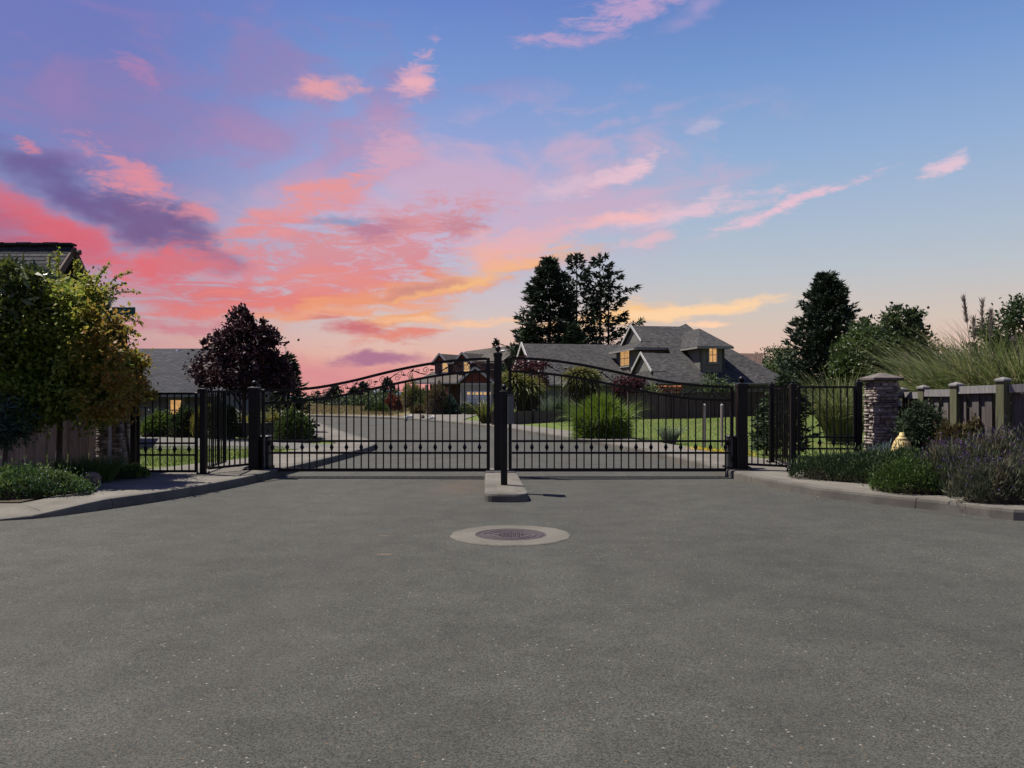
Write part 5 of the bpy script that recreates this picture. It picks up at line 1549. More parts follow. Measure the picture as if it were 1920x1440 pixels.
p0, p1, p2 = W(aB, 3.5, 0), W(hA(1285, 3.5), 3.5, 0), W(aB, 9.7, 0)
wallpart('upper_wall', ((p0[0], p0[1]), (p1[0], p1[1]), 3.0, zBe - 0.1), 0.2, gh, 'house_wall')
wallpart('upper_side_wall', ((p2[0], p2[1]), (p0[0], p0[1]), 3.0, zBe - 0.1), 0.2, gh, 'house_wall')
battens(gh, (p2[0], p2[1]), (p0[0], p0[1]), 3.0, zBe - 0.15, OUT_L)
bw = 0
for b_ in np.linspace(2, 11, 450):          # depth at which the side wall shows at photo column 1172
    if abs((lambda w_: 960 + w_[0] / w_[1] * F)(W(aB, b_, 0)) - 1172.5) < 0.3: bw = b_
c_ = W(aB - 0.0, bw, 1.27 + (745 - 672) / F * W(aB, bw, 0)[1])
window(gh, c_, 2.5, 1.25, HANG + math.pi / 2, OUT_L, 'lit_window', 'trim_grey', 2, 2, 0.09)
# centre hip peak
zp = 7.85; bp = 8.7
roofpart('roof', [[W(hA(1236, 3.1), 3.1, zBe), W(hA(1346, 3.1), 3.1, zBe), W(hA(1286, bp), bp, zp)],
                  [W(hA(1346, 3.1), 3.1, zBe), W(hA(1346, 3.1), 14.0, zBe), W(hA(1286, bp), bp, zp)],
                  [W(hA(1236, 3.1), 14.0, zBe), W(hA(1236, 3.1), 3.1, zBe), W(hA(1286, bp), bp, zp)],
                  [W(hA(1346, 3.1), 14.0, zBe), W(hA(1236, 3.1), 14.0, zBe), W(hA(1286, bp), bp, zp)]], 'roof_grey', gh)
# D tower dormer
bD = -0.53; aD0, aD1 = hA(1313.5, bD), hA(1358.5, bD); zDe = 5.22
eb = bD - 0.42; aDe0, aDe1 = aD0 - 0.42, aD1 + 0.55; bDa = 2.2; zDa = 6.85; aDm = (aDe0 + aDe1) / 2
roofpart('roof', [[W(aDe0, eb, zDe), W(aDe1, eb, zDe), W(aDm, bDa, zDa)],
                  [W(aDe0, 8.0, zDe), W(aDe0, eb, zDe), W(aDm, bDa, zDa), W(aDm, 9.0, zDa)],
                  [W(aDe1, eb, zDe), W(aDe1, 8.0, zDe), W(aDm, 9.0, zDa), W(aDm, bDa, zDa)]], 'roof_grey', gh)
for a_, b_ in (((aDe0, eb), (aDe1, eb)), ((aDe0, 4.5), (aDe0, eb))):
    trim('gutter', W(a_[0], a_[1] - 0.03, zDe - 0.12), W(b_[0], b_[1] - 0.03, zDe - 0.12), 0.1, 0.14, gh, 'trim_grey')
p0, p1, p2, p3 = W(aD0, bD, 0), W(aD1, bD, 0), W(aD0, 4.5, 0), W(aD1, 4.5, 0)
wallpart('dormer_front_wall', ((p0[0], p0[1]), (p1[0], p1[1]), 3.05, zDe - 0.1), 0.2, gh, 'house_wall')
wallpart('dormer_side_wall', ((p2[0], p2[1]), (p0[0], p0[1]), 3.05, zDe - 0.1), 0.2, gh, 'house_wall')
wallpart('dormer_side_wall', ((p1[0], p1[1]), (p3[0], p3[1]), 3.05, zDe - 0.1), 0.2, gh, 'house_wall')
battens(gh, (p0[0], p0[1]), (p1[0], p1[1]), 3.1, zDe - 0.15, OUT_F)
wa = (hA(1329.5, bD) + hA(1343.5, bD)) / 2; ww = hA(1343.5, bD) - hA(1329.5, bD)
c_ = W(wa, bD, 1.27 + (745 - 665.5) / F * W(wa, bD, 0)[1])
window(gh, c_, ww, 1.12, HANG, OUT_F, 'lit_window', 'trim_grey', 1, 2, 0.09)
# small brown roof at the back right
b0 = 8.5
za_ = 1.27 + (745 - 662.5) / F * W(hA(1400, b0 + 3), b0 + 3, 0)[1]
roofpart('rear_roof', [[W(hA(1350, b0), b0, za_ - 2.0), W(hA(1424, b0), b0, za_ - 2.0), W(hA(1430, b0 + 3), b0 + 3, za_), W(hA(1350, b0 + 3), b0 + 3, za_)],
                       [W(hA(1350, b0 + 3), b0 + 3, za_), W(hA(1430, b0 + 3), b0 + 3, za_), W(hA(1424, b0), b0 + 6, za_ - 2.0), W(hA(1350, b0), b0 + 6, za_ - 2.0)]], 'roof_tile', gh)
trim('rake_board', W(hA(1430, b0 + 3) + 0.05, b0 + 3, za_), W(hA(1424, b0) + 0.05, b0, za_ - 2.0), 0.06, 0.22, gh, 'brown_wall')
p0, p1 = W(hA(1400, b0) - 3, b0 + 0.4, 0), W(hA(1424, b0) - 0.4, b0 + 0.4, 0)
wallpart('rear_wall', ((p0[0], p0[1]), (p1[0], p1[1]), gz, za_ - 2.0), 5.0, gh, 'house_wall')

# --- brown house with red gables
bh = thing('brown_house', 'two storey brown house with red gables and white garage door', 'house', (-4, 99, 0.1))
def B(px, py, d): p = at(px, py, d); return (p.x, p.y, p.z)
def Bz(px, z, d): return ((px - 960) / F * d, d, z)
# main block
dl, dr_ = 100.0, 94.0
roofpart('roof', [[B(872, 659, 103), B(986, 643.5, 96), B(975, 681, 91.5), B(846, 678, 98)], [B(872, 659, 103), B(846, 678, 98), Bz(842, 5.5, 108)],
                  [B(986, 643.5, 96), B(872, 659, 103), Bz(850, 5.5, 110), Bz(985, 5.3, 103)]], 'roof_brown', bh)
p0, p1 = Bz(818, 0, 98.6), Bz(968, 0, 92.5)
wallpart('upper_wall', ((p0[0], p0[1]), (p1[0], p1[1]), 0.1, 5.45), 0.25, bh, 'brown_wall')
p2 = Bz(818, 0, 106); wallpart('side_wall', ((p2[0], p2[1]), (p0[0], p0[1]), 0.1, 5.4), 0.25, bh, 'brown_wall')
wd = Vector((p1[0] - p0[0], p1[1] - p0[1])); bang = math.atan2(wd.y, wd.x); bout = (wd.y / wd.length, -wd.x / wd.length)
def onwall(px):
    k = (px - 960) / F
    t = (k * p0[1] - p0[0]) / (wd.x - k * wd.y)
    return p0[0] + wd.x * t, p0[1] + wd.y * t
for pxc, apx, py_a, py_f, wl, wr in ((835, 829, 663, 679, 815, 848), (875.5, 870, 661, 677, 856, 892)):
    x_, y_ = onwall(pxc)
    # dormer: box, gable, roof, window
    xa, ya = onwall(wl + 5); xb, yb = onwall(wr - 4)
    zf = lambda py: 1.27 + (745 - py) / F * (y_ - 0.6)
    f0 = (xa + bout[0] * 0.5, ya + bout[1] * 0.5); f1 = (xb + bout[0] * 0.5, yb + bout[1] * 0.5)
    wallpart('dormer_wall', (f0, f1, zf(702), zf(py_f) + 0.05), 0.55, bh, 'brown_wall')
    ap = ((f0[0] + f1[0]) / 2, (f0[1] + f1[1]) / 2)
    zap_ = zf(py_a); ze = zf(py_f + 1)
    mb = MB(); mb.add([(f0[0], f0[1], ze), (f1[0], f1[1], ze), (ap[0], ap[1], zap_ - 0.1), (f0[0] - bout[0] * .3, f0[1] - bout[1] * .3, ze), (f1[0] - bout[0] * .3, f1[1] - bout[1] * .3, ze), (ap[0] - bout[0] * .3, ap[1] - bout[1] * .3, zap_ - 0.1)],
           [(0, 1, 2), (5, 4, 3), (0, 1, 4, 3), (1, 2, 5, 4), (2, 0, 3, 5)]); mb.part('dormer_gable', 'red_gable', bh)
    u_ = Vector((wd.x, wd.y)).normalized() * 0.35
    fo = Vector((bout[0], bout[1])) * 0.35; bk = Vector((bout[0], bout[1])) * -4.5
    L0 = (f0[0] - u_.x, f0[1] - u_.y); R0 = (f1[0] + u_.x, f1[1] + u_.y); zl_ = ze - 0.2
    roofpart('dormer_roof', [[(L0[0] + fo.x, L0[1] + fo.y, zl_), (ap[0] + fo.x, ap[1] + fo.y, zap_), (ap[0] + bk.x, ap[1] + bk.y, zap_), (L0[0] + bk.x, L0[1] + bk.y, zl_)],
                             [(R0[0] + fo.x, R0[1] + fo.y, zl_), (ap[0] + fo.x, ap[1] + fo.y, zap_), (ap[0] + bk.x, ap[1] + bk.y, zap_), (R0[0] + bk.x, R0[1] + bk.y, zl_)]], 'roof_brown', bh, 0.1)
    for e_ in (L0, R0): trim('rake_board', (ap[0] + fo.x * 1.1, ap[1] + fo.y * 1.1, zap_ + 0.02), (e_[0] + fo.x * 1.1, e_[1] + fo.y * 1.1, zl_), 0.05, 0.2, bh)
    k = (pxc - 960) / F; t = (k * f0[1] - f0[0]) / ((f1[0] - f0[0]) - k * (f1[1] - f0[1]))
    wc = (f0[0] + (f1[0] - f0[0]) * t, f0[1] + (f1[1] - f0[1]) * t, zf(688.5))
    window(bh, wc, 0.78, 1.2, bang, bout, 'lit_window_pale', 'trim_white', 1, 1, 0.08)
# right gable facing the road
roofpart('side_gable_roof', [[B(986, 643, 93), B(944, 675, 90.5), B(944, 675, 97), B(986, 643, 99)]], 'roof_brown', bh, 0.12)
mb = MB(); mb.slab([B(985, 650, 93.4), B(985, 682, 93.4), B(952, 682, 91.3)], 0.1); 
mb = MB(); v_ = [B(985, 648, 93.2), B(985, 683, 93.2), B(950, 683, 91.1), B(950, 675, 91.1)]; mb.add(v_ + [(x, y + 0.3, z) for x, y, z in v_], [(0, 1, 2, 3), (7, 6, 5, 4)] + [(i, (i + 1) % 4, 4 + (i + 1) % 4, 4 + i) for i in range(4)]); mb.part('side_gable', 'brown_wall', bh)
trim('rake_board', B(986, 643, 92.9), B(944, 676, 90.4), 0.06, 0.2, bh, 'trim_grey')
# porch roof
roofpart('porch_roof', [[B(772, 717.5, 92), B(864, 717.5, 91), B(868, 697, 98), B(812, 697, 99.5)], [B(772, 717.5, 92), B(812, 697, 99.5), Bz(778, 2.9, 104)]], 'roof_brown', bh)
trim('gutter', B(772, 718.5, 91.9), B(862, 718.5, 90.9), 0.1, 0.15, bh)
for px in (783, 799, 821):
    a_ = Bz(px, 0.1, 92.6); MB().cbox((a_[0], a_[1], 1.4), (0.2, 0.2, 2.6), 0, 0.02).part('porch_post', 'trim_white', bh)
p_a, p_b = Bz(806, 0, 95), Bz(864, 0, 94.3)
wallpart('porch_wall', ((p_a[0], p_a[1]), (p_b[0], p_b[1]), 0.1, 2.8), 0.2, bh, 'brown_wall')
window(bh, (Bz(833, 0, 94.6)[0], 94.6, 1.75), 1.0, 1.3, bang * 0.2, (0, -1), 'glass_dark', 'trim_white', 1, 2)
# garage wing
gd = 90.0
zg = lambda py: 1.27 + (745 - py) / F * gd
gx0, gx1 = Bz(863, 0, gd)[0], Bz(925, 0, gd)[0]; gxm = Bz(891, 0, gd)[0]
MB().box(((gx0 + gx1) / 2, gd + 3, (0.1 + zg(718)) / 2), (gx1 - gx0, 6, zg(718) - 0.1)).part('garage_wall', 'cream_wall', bh)
mb = MB(); v_ = [(gx0, gd, zg(718.5)), (gx1, gd, zg(718.5)), (gxm, gd, zg(692))]
mb.add(v_ + [(x, y + 6, z) for x, y, z in v_], [(0, 1, 2), (5, 4, 3), (0, 1, 4, 3), (1, 2, 5, 4), (2, 0, 3, 5)]); mb.part('garage_gable', 'red_gable', bh)
ol, orr = Bz(856, 0, gd)[0], Bz(928, 0, gd)[0]; ze, za2 = zg(719.5), zg(689)
roofpart('garage_roof', [[(ol, gd - 0.5, ze), (gxm, gd - 0.5, za2), (gxm, gd + 8, za2), (ol, gd + 8, ze)], [(orr, gd - 0.5, ze), (gxm, gd - 0.5, za2), (gxm, gd + 8, za2), (orr, gd + 8, ze)]], 'roof_brown', bh, 0.1)
for e_ in (ol, orr): trim('rake_board', (gxm, gd - 0.54, za2 + 0.02), (e_, gd - 0.54, ze), 0.06, 0.24, bh)
trim('belt_board', (gx0, gd - 0.04, zg(720)), (gx1, gd - 0.04, zg(720)), 0.06, 0.2, bh)
dx0, dx1 = Bz(875, 0, gd)[0], Bz(921, 0, gd)[0]; dzt = zg(733)
gdr = MB().box(((dx0 + dx1) / 2, gd - 0.03, (0.1 + dzt) / 2), (dx1 - dx0, 0.06, dzt - 0.1)).part('garage_door', 'garage_white', bh)
for k in range(6):
    MB().box((dx0 + (dx1 - dx0) * (k + 0.5) / 6, gd - 0.066, dzt - 0.28), (0.3, 0.012, 0.26)).part('pane', 'lit_window_pale', gdr)
for k in range(1, 4): MB().box(((dx0 + dx1) / 2, gd - 0.064, 0.1 + (dzt - 0.1) * k / 4), (dx1 - dx0 - 0.04, 0.01, 0.02)).part('panel_groove', 'trim_grey', gdr)
MB().tube([(gx0 + 0.1, gd - 0.08, zg(719)), (gx0 + 0.1, gd - 0.08, 0.15)], 0.05, 8).part('downpipe', 'trim_white', bh)
MB().box((Bz(935, 0, 93)[0], 93.6, 1.5), (2.4, 2.0, 2.9)).part('rear_wing_wall', 'cream_wall', bh)

# --- dark house at the far left
rx = (137 - 960) / F * 20.0
rz_ = 1.27 + (745 - 461) / F * 20.0
dh = thing('dark_house', 'dark shingled gable roof house above the maple tree', 'house', (-14, 20, 0.1))
dip = 2.5
mb = MB()
# stepped shingle courses on the front slope
n = 24
for i in range(n):
    t0, t1 = i / n, (i + 1) / n
    y0_, z0_ = 20 - dip * t0, rz_ - 2.55 * t0
    y1_, z1_ = 20 - dip * t1, rz_ - 2.55 * t1
    mb.slab([(-26, y1_ - 0.006, z1_ + 0.012), (rx, y1_ - 0.006, z1_ + 0.012), (rx, y0_, z0_ + 0.002), (-26, y0_, z0_ + 0.002)], 0.014)
o = mb.part('roof_courses', 'roof_dark', dh); uv_slope(o.data); o['kind'] = 'stuff'
roofpart('roof', [[(-26, 20 - dip - 0.1, rz_ - 2.66), (rx - 0.02, 20 - dip - 0.1, rz_ - 2.66), (rx - 0.02, 20, rz_ - 0.03), (-26, 20, rz_ - 0.03)], [(-26, 20, rz_ - 0.0), (rx, 20, rz_ - 0.0), (rx, 20 + dip + 1.2, rz_ - 3.75), (-26, 20 + dip + 1.2, rz_ - 3.75)]], 'roof_dark', dh, 0.1)
mb = MB()
for i in range(40): mb.box((rx - 0.15 - i * 0.33, 20, rz_ + 0.03 + 0.012 * (i % 2)), (0.35, 0.26, 0.05))
o = mb.part('ridge_caps', 'roof_dark', dh); uv_slope(o.data); o['kind'] = 'stuff'
trim('rake_board', (rx + 0.03, 20.02, rz_ - 0.09), (rx + 0.03, 20 - dip - 0.1, rz_ - 2.74), 0.05, 0.16, dh, 'brown_wall')
trim('rake_board', (rx + 0.03, 19.98, rz_ - 0.09), (rx + 0.03, 20 + dip + 1.2, rz_ - 3.84), 0.05, 0.16, dh, 'brown_wall')
wx = rx - 0.45
mb = MB(); v_ = [(wx, 20 - dip + 0.35, 0.1), (wx, 20 + dip + 0.6, 0.1), (wx, 20 + dip + 0.6, rz_ - 3.3), (wx, 20, rz_ - 0.2), (wx, 20 - dip + 0.35, rz_ - 2.4)]
mb.add(v_ + [(-26, y, z) for x, y, z in v_], [(0, 1, 2, 3, 4), (9, 8, 7, 6, 5)] + [(i, (i + 1) % 5, 5 + (i + 1) % 5, 5 + i) for i in range(5)]); mb.part('walls', 'brown_wall', dh)
c_ = Vector((rx + 0.06, 20, rz_ - 0.16)); MB().tube([c_ - Vector((0.05, 0, 0)), c_ + Vector((0.12, 0, 0))], 0.07, 8).part('ridge_beam_end', 'brown_wall', dh)

# --- low tan house behind the purple tree
lh = thing('low_tan_house', 'low house with dark roof and one lit window behind the hedge', 'house', (-14, 36, -1.1))
d0, d1 = 33.5, 39.0
xl_, xr_ = (120 - 960) / F * d0, -11.9
zr_ = 1.27 + (745 - 653.5) / F * d1; ze_ = 1.27 + (745 - 738) / F * (d0 - 0.5)
roofpart('roof', [[(xl_, d0 - 0.5, ze_), (xr_ + 0.5, d0 - 0.5, ze_), (xr_ + 0.5, d1, zr_), (xl_, d1, zr_)], [(xl_, d1, zr_), (xr_ + 0.5, d1, zr_), (xr_ + 0.5, 42.6, ze_ + 0.8), (xl_, 42.6, ze_ + 0.8)]], 'roof_dark', lh)
trim('gutter', (xl_, d0 - 0.55, ze_ - 0.07), (xr_ + 0.5, d0 - 0.55, ze_ - 0.07), 0.1, 0.13, lh, 'trim_grey')
mb = MB(); v_ = [(xr_, d0, -1.2), (xr_, 42, -1.2), (xr_, 42, ze_ + 0.7), (xr_, d1, zr_ - 0.15), (xr_, d0, ze_ + 0.1)]
mb.add(v_ + [(xl_, y, z) for x, y, z in v_], [(0, 1, 2, 3, 4), (9, 8, 7, 6, 5)] + [(i, (i + 1) % 5, 5 + (i + 1) % 5, 5 + i) for i in range(5)]); mb.part('walls', 'house_wall', lh)
c_ = at(331, 769, d0); window(lh, (c_.x, d0 - 0.01, c_.z), 0.50, 0.85, 0, (0, -1), 'lit_window', 'trim_grey', 1, 2, 0.11)
c_ = at(280, 775, d0); MB().box((c_.x, d0 - 0.03, c_.z - 0.3), (1.3, 0.06, 1.0)).part('side_door', 'trim_grey', lh)
c_ = at(335, 659, d1 - 0.3); MB().lathe((c_.x, c_.y, c_.z - 0.2), [(0.09, 0), (0.09, 0.2), (0.13, 0.21), (0.1, 0.28)], 10).part('roof_vent', 'steel', lh)
# ------------------------------------------------------------------ plants on the left, near
def lobe(px, py, d, rx, rz, ry=None):
    p = at(px, py, d); return ((p.x, p.y, p.z), (rx, ry if ry else rx, rz))
mbase = xy(108, 11.9)
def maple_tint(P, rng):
    # leaf tint moves from green towards gold at the outside, top and right
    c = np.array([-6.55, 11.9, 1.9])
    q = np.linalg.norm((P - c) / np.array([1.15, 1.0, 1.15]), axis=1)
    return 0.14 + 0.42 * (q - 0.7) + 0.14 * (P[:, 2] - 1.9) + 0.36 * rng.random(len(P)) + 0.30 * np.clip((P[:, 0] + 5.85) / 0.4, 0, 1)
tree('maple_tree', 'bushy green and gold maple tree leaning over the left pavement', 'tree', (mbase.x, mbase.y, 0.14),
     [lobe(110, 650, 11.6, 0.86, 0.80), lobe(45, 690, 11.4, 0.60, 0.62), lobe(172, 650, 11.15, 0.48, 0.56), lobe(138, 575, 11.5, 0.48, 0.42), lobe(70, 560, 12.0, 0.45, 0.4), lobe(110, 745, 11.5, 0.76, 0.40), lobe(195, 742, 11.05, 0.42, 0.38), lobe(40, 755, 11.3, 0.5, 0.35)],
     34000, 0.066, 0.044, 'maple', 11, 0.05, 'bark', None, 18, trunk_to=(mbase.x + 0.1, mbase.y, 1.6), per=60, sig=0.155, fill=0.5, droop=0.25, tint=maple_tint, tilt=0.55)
# long wispy shoots of the same maple are its own small branches
mt = bpy.data.objects['maple_tree']
rng = np.random.default_rng(77)
P, A = [], []; mb = MB()
for (a, b) in (((175, 540), (205, 495)), ((190, 545), (245, 508)), ((195, 560), (260, 546)), ((185, 560), (235, 530)), ((110, 530), (108, 468)), ((95, 530), (92, 478)), ((140, 520), (146, 488)), ((215, 600), (266, 606)), ((215, 615), (262, 628)), ((210, 590), (258, 590)), ((70, 540), (62, 500))):
    s_, e_ = at(a[0], a[1], 11.85), at(b[0], b[1], 11.75)
    mid_ = s_.lerp(e_, 0.5) + Vector((0, 0, 0.05))
    mb.tube([s_, mid_, e_], [0.006, 0.004, 0.002], 4)
    for k in range(26):
        t = 0.15 + 0.85 * k / 25
        p = s_.lerp(mid_, 2 * t) if t < 0.5 else mid_.lerp(e_, 2 * t - 1)
        for _ in range(3 if t < 0.6 else 2):
            P.append(np.array(p) + rng.normal(size=3) * 0.012); A.append(np.array(e_ - s_) / (e_ - s_).length * 0.4 + rng.normal(size=3) * 0.8 + np.array([0, 0, -0.25]))
P, A = np.array(P), np.array(A)
V, Fc = leaves(P, A, 0.055 * (0.6 + 0.7 * rng.random(len(P))), 0.036 * (0.6 + 0.7 * rng.random(len(P))), rng, 0.5)
inst(npmesh('shoot_leaves', V, Fc, 'maple', (mbase.x, mbase.y, 0.14), 0.35 + 0.5 * rng.random(len(P))), 'shoot_leaves', mt, (mbase.x, mbase.y, 0.14))
mb.part('shoots', 'pale_bark', mt, True)
b_ = xy(236, 12.3)
tree('maple_tree', 'small orange and gold maple drooping over the left side gate', 'tree', (b_.x, b_.y + 0.15, 0.14),
     [lobe(232, 695, 12.3, 0.30, 0.30), lobe(262, 735, 12.25, 0.20, 0.14), lobe(215, 745, 12.3, 0.26, 0.20), lobe(250, 675, 12.35, 0.18, 0.14)],
     6500, 0.06, 0.036, 'maple_orange', 12, 0.022, 'bark', None, 10, trunk_to=tuple(at(228, 730, 12.4)), per=40, sig=0.22, fill=0.3, droop=0.3, tilt=0.5)
b_ = xy(8, 11.0)
tree('rhododendron', 'glossy large leaved shrub at the left edge of the picture', 'shrub', (b_.x, b_.y, 0.14),
     [lobe(5, 560, 11.0, 0.38, 0.40), lobe(38, 520, 11.0, 0.24, 0.24), lobe(-40, 620, 11.0, 0.5, 0.6), lobe(20, 630, 11.1, 0.3, 0.35), lobe(70, 560, 11.1, 0.16, 0.14)],
     3800, 0.15, 0.052, 'rhodo', 13, 0.03, 'bark', None, 10, per=22, sig=0.22, fill=0.35, droop=0.0, tilt=0.4)
b_ = xy(12, 10.9)
tree('oleander', 'low blue green shrub with narrow leaves below the maple', 'shrub', (b_.x, b_.y, 0.14),
     [lobe(15, 790, 10.9, 0.36, 0.30), lobe(-30, 800, 10.8, 0.4, 0.36), lobe(40, 775, 11.0, 0.18, 0.16)], 4500, 0.11, 0.020, 'oleander', 14, 0.02, per=30, sig=0.24, fill=0.3, droop=-0.2)
# grass clumps and ground cover
b_ = xy(140, 11.3); clump('grass_clump', 'tall green grass clump by the maple trunk', 'ornamental grass', (b_.x, b_.y, 0.14), 620, 0.20, 0.42, 0.55, 0.35, 0.010, 'thyme', 15, 'green grass clumps in the left bed')
b_ = xy(188, 11.1); clump('grass_clump', 'green grass clump at the foot of the street sign', 'ornamental grass', (b_.x, b_.y, 0.14), 560, 0.17, 0.46, 0.5, 0.3, 0.010, 'thyme', 16, 'green grass clumps in the left bed')
b_ = xy(228, 11.5); clump('grass_clump', 'short dark grass tuft right of the sign pole', 'ornamental grass', (b_.x, b_.y, 0.14), 300, 0.15, 0.20, 0.7, 0.4, 0.009, 'juniper', 17, 'green grass clumps in the left bed')
mound('bedding_plant', 'small bright green plant at the foot of the left side gate', 'plant', (*xy(246, 11.75), 0.13), (0.24, 0.17, 0.13), 1300, 0.055, 0.022, 'bright_green', 18)
gc = xy(70, 9.95)
r_, P, D = mound('ground_cover', 'low leafy ground cover dotted with tiny white flowers', 'ground cover', (gc.x - 0.28, gc.y - 0.2, 0.11), (0.98, 0.52, 0.27), 17000, 0.042, 0.019, 'cover_leaf', 19, 0.16, bump=0.22)
rng = np.random.default_rng(5); k_ = rng.choice(len(P), 900); 
V, Fc = leaves(P[k_] + D[k_] * 0.03, rng.normal(size=(900, 3)), np.full(900, 0.016), np.full(900, 0.014), rng)
inst(npmesh('flowers', V, Fc, 'petal_white', tuple(WPOS[r_.name]), rng.random(900)), 'flowers', r_, WPOS[r_.name])['kind'] = 'stuff'
mound('ground_cover', 'leafy ground cover patch running out at the left edge', 'ground cover', (gc.x - 1.35, gc.y - 0.42, 0.10), (0.8, 0.52, 0.25), 7000, 0.042, 0.019, 'cover_leaf', 20, 0.0, bump=0.2)
def boulder(label, c, r, seed, mat='rock', group=None, name='boulder'):
    rng = random.Random(seed); mb = MB(); vs = []; fs = []
    ph = [rng.uniform(0, 6) for _ in range(6)]
    for i in range(9):
        a = math.pi * i / 8
        for j in range(14):
            b = 2 * math.pi * j / 14
            k = 1 + 0.16 * math.sin(2 * b + ph[0] + a) + 0.12 * math.sin(3 * b + ph[1] - 2 * a) + 0.08 * math.sin(5 * b + ph[2] + 3 * a) + rng.uniform(-.05, .05)
            vs.append((c[0] + r[0] * k * math.sin(a) * math.cos(b), c[1] + r[1] * k * math.sin(a) * math.sin(b), c[2] + r[2] * k * -math.cos(a)))
    for i in range(8):
        for j in range(14): fs.append((i * 14 + j, i * 14 + (j + 1) % 14, (i + 1) * 14 + (j + 1) % 14, (i + 1) * 14 + j))
    o = mb.add(vs, fs).top(name, mat, (c[0], c[1], c[2])); tag(o, label, 'rock', group)
boulder('brown rock behind the flowering ground cover', at(50, 880, 10.7), (0.14, 0.1, 0.11), 1, group='brown rocks in the left bed')
boulder('pointed brown rock at the right end of the ground cover', at(172, 900, 10.4), (0.10, 0.09, 0.09), 2, group='brown rocks in the left bed')

# ------------------------------------------------------------------ plants on the right, near
jc = xy(1640, 11.0)
mound('creeping_juniper', 'dark green creeping juniper spreading over the right kerb bed', 'shrub', (4.93, 11.3, 0.12), (1.12, 0.48, 0.33), 34000, 0.05, 0.012, 'juniper', 21, math.radians(-44), bump=0.10)
mound('creeping_juniper', 'rounded dark juniper swelling in front of the hydrant', 'shrub', (*xy(1700, 10.75), 0.12), (0.42, 0.34, 0.42), 12000, 0.05, 0.012, 'juniper', 22, bump=0.1)
mound('thyme_mound', 'brighter green low mound between the juniper and the lavender', 'shrub', (*xy(1728, 10.05), 0.12), (0.60, 0.42, 0.34), 18000, 0.045, 0.013, 'thyme', 23, -0.3, bump=0.12)
def lavender(label, c, r, n, nf, seed):
    root, P, D = mound('lavender', label, 'shrub', c, r, n, 0.085, 0.009, 'lavender_leaf', seed, bump=0.16, upb=0.9)
    rng = np.random.default_rng(seed + 1)
    k = rng.choice(len(P), nf)
    up_ = D[k] * 0.8 + np.array([0, 0, 0.8]) + rng.normal(size=(nf, 3)) * 0.3; up_ = unit(up_)
    ln = 0.10 + 0.12 * rng.random(nf)
    hd_ = P[k] + up_ * ln[:, None]
    B_ = []
    V1, F1 = leaves(P[k], up_, ln, np.full(nf, 0.005), rng)
    inst(npmesh('stems', V1, F1, 'lavender_leaf', tuple(c), rng.random(nf)), 'stems', root, c)['kind'] = 'stuff'
    Pf = np.repeat(hd_, 6, axis=0) + rng.normal(size=(nf * 6, 3)) * 0.005 + np.repeat(up_, 6, axis=0) * (rng.random((nf * 6, 1)) * 0.045)
    V2, F2 = leaves(Pf, np.repeat(up_, 6, axis=0) * 0.8 + rng.normal(size=(nf * 6, 3)) * 0.5, 0.018 * (0.6 + rng.random(nf * 6)), np.full(nf * 6, 0.012), rng)
    inst(npmesh('flower_heads', V2, F2, 'lavender_flower', tuple(c), rng.random(nf * 6)), 'flower_heads', root, c)['kind'] = 'stuff'
lavender('big grey green lavender bush with purple spikes at the right edge', Vector((*xy(1890, 9.75), 0.12)), (0.74, 0.58, 0.57), 26000, 300, 24)
lavender('lavender with purple tips between thyme mound and big lavender', Vector((*xy(1795, 9.95), 0.12)), (0.46, 0.42, 0.47), 14000, 150, 26)
lavender('low lavender bush spilling to the kerb at the right edge', Vector((*xy(1900, 9.1), 0.12)), (0.62, 0.34, 0.36), 13000, 70, 28)
mound('barberry_bush', 'rusty brown twiggy bush in front of the wooden fence', 'shrub', (*xy(1805, 10.75), 0.14), (0.42, 0.30, 0.72), 9000, 0.06, 0.020, 'rust_bush', 30, bump=0.2)
# round dwarf conifer on a short stem
b_ = xy(1727, 11.45)
cn = at(1727, 800, 11.45)
root = thing('dwarf_spruce', 'round dwarf spruce standing behind the yellow hydrant', 'shrub', (b_.x, b_.y, 0.14))
me, C = crown_mesh('crown', 'spruce_green', (b_.x, b_.y, 0.14), [((cn.x, cn.y, cn.z), (0.27, 0.25, 0.31)), ((cn.x + 0.03, cn.y, cn.z - 0.15), (0.20, 0.2, 0.2)), ((cn.x - 0.02, cn.y, cn.z + 0.2), (0.13, 0.13, 0.14))], 11000, 0.05, 0.012, 31, per=45, sig=0.15, fill=0.5, droop=-0.15)
inst(me, 'crown', root, (b_.x, b_.y, 0.14))
mb = MB(); mb.tube([(b_.x, b_.y, 0.1), (b_.x + 0.02, b_.y, 0.4), (cn.x, cn.y, cn.z)], [0.035, 0.028, 0.015], 8); mb.part('trunk', 'bark', root, True)
b_ = xy(1655, 11.75)
mound('blue_fescue', 'pale blue grey feathery plant against the right stone pillar', 'plant', (b_.x, b_.y, 0.14), (0.26, 0.2, 0.36), 3200, 0.08, 0.010, 'blue_grey', 32, bump=0.2, upb=0.9)

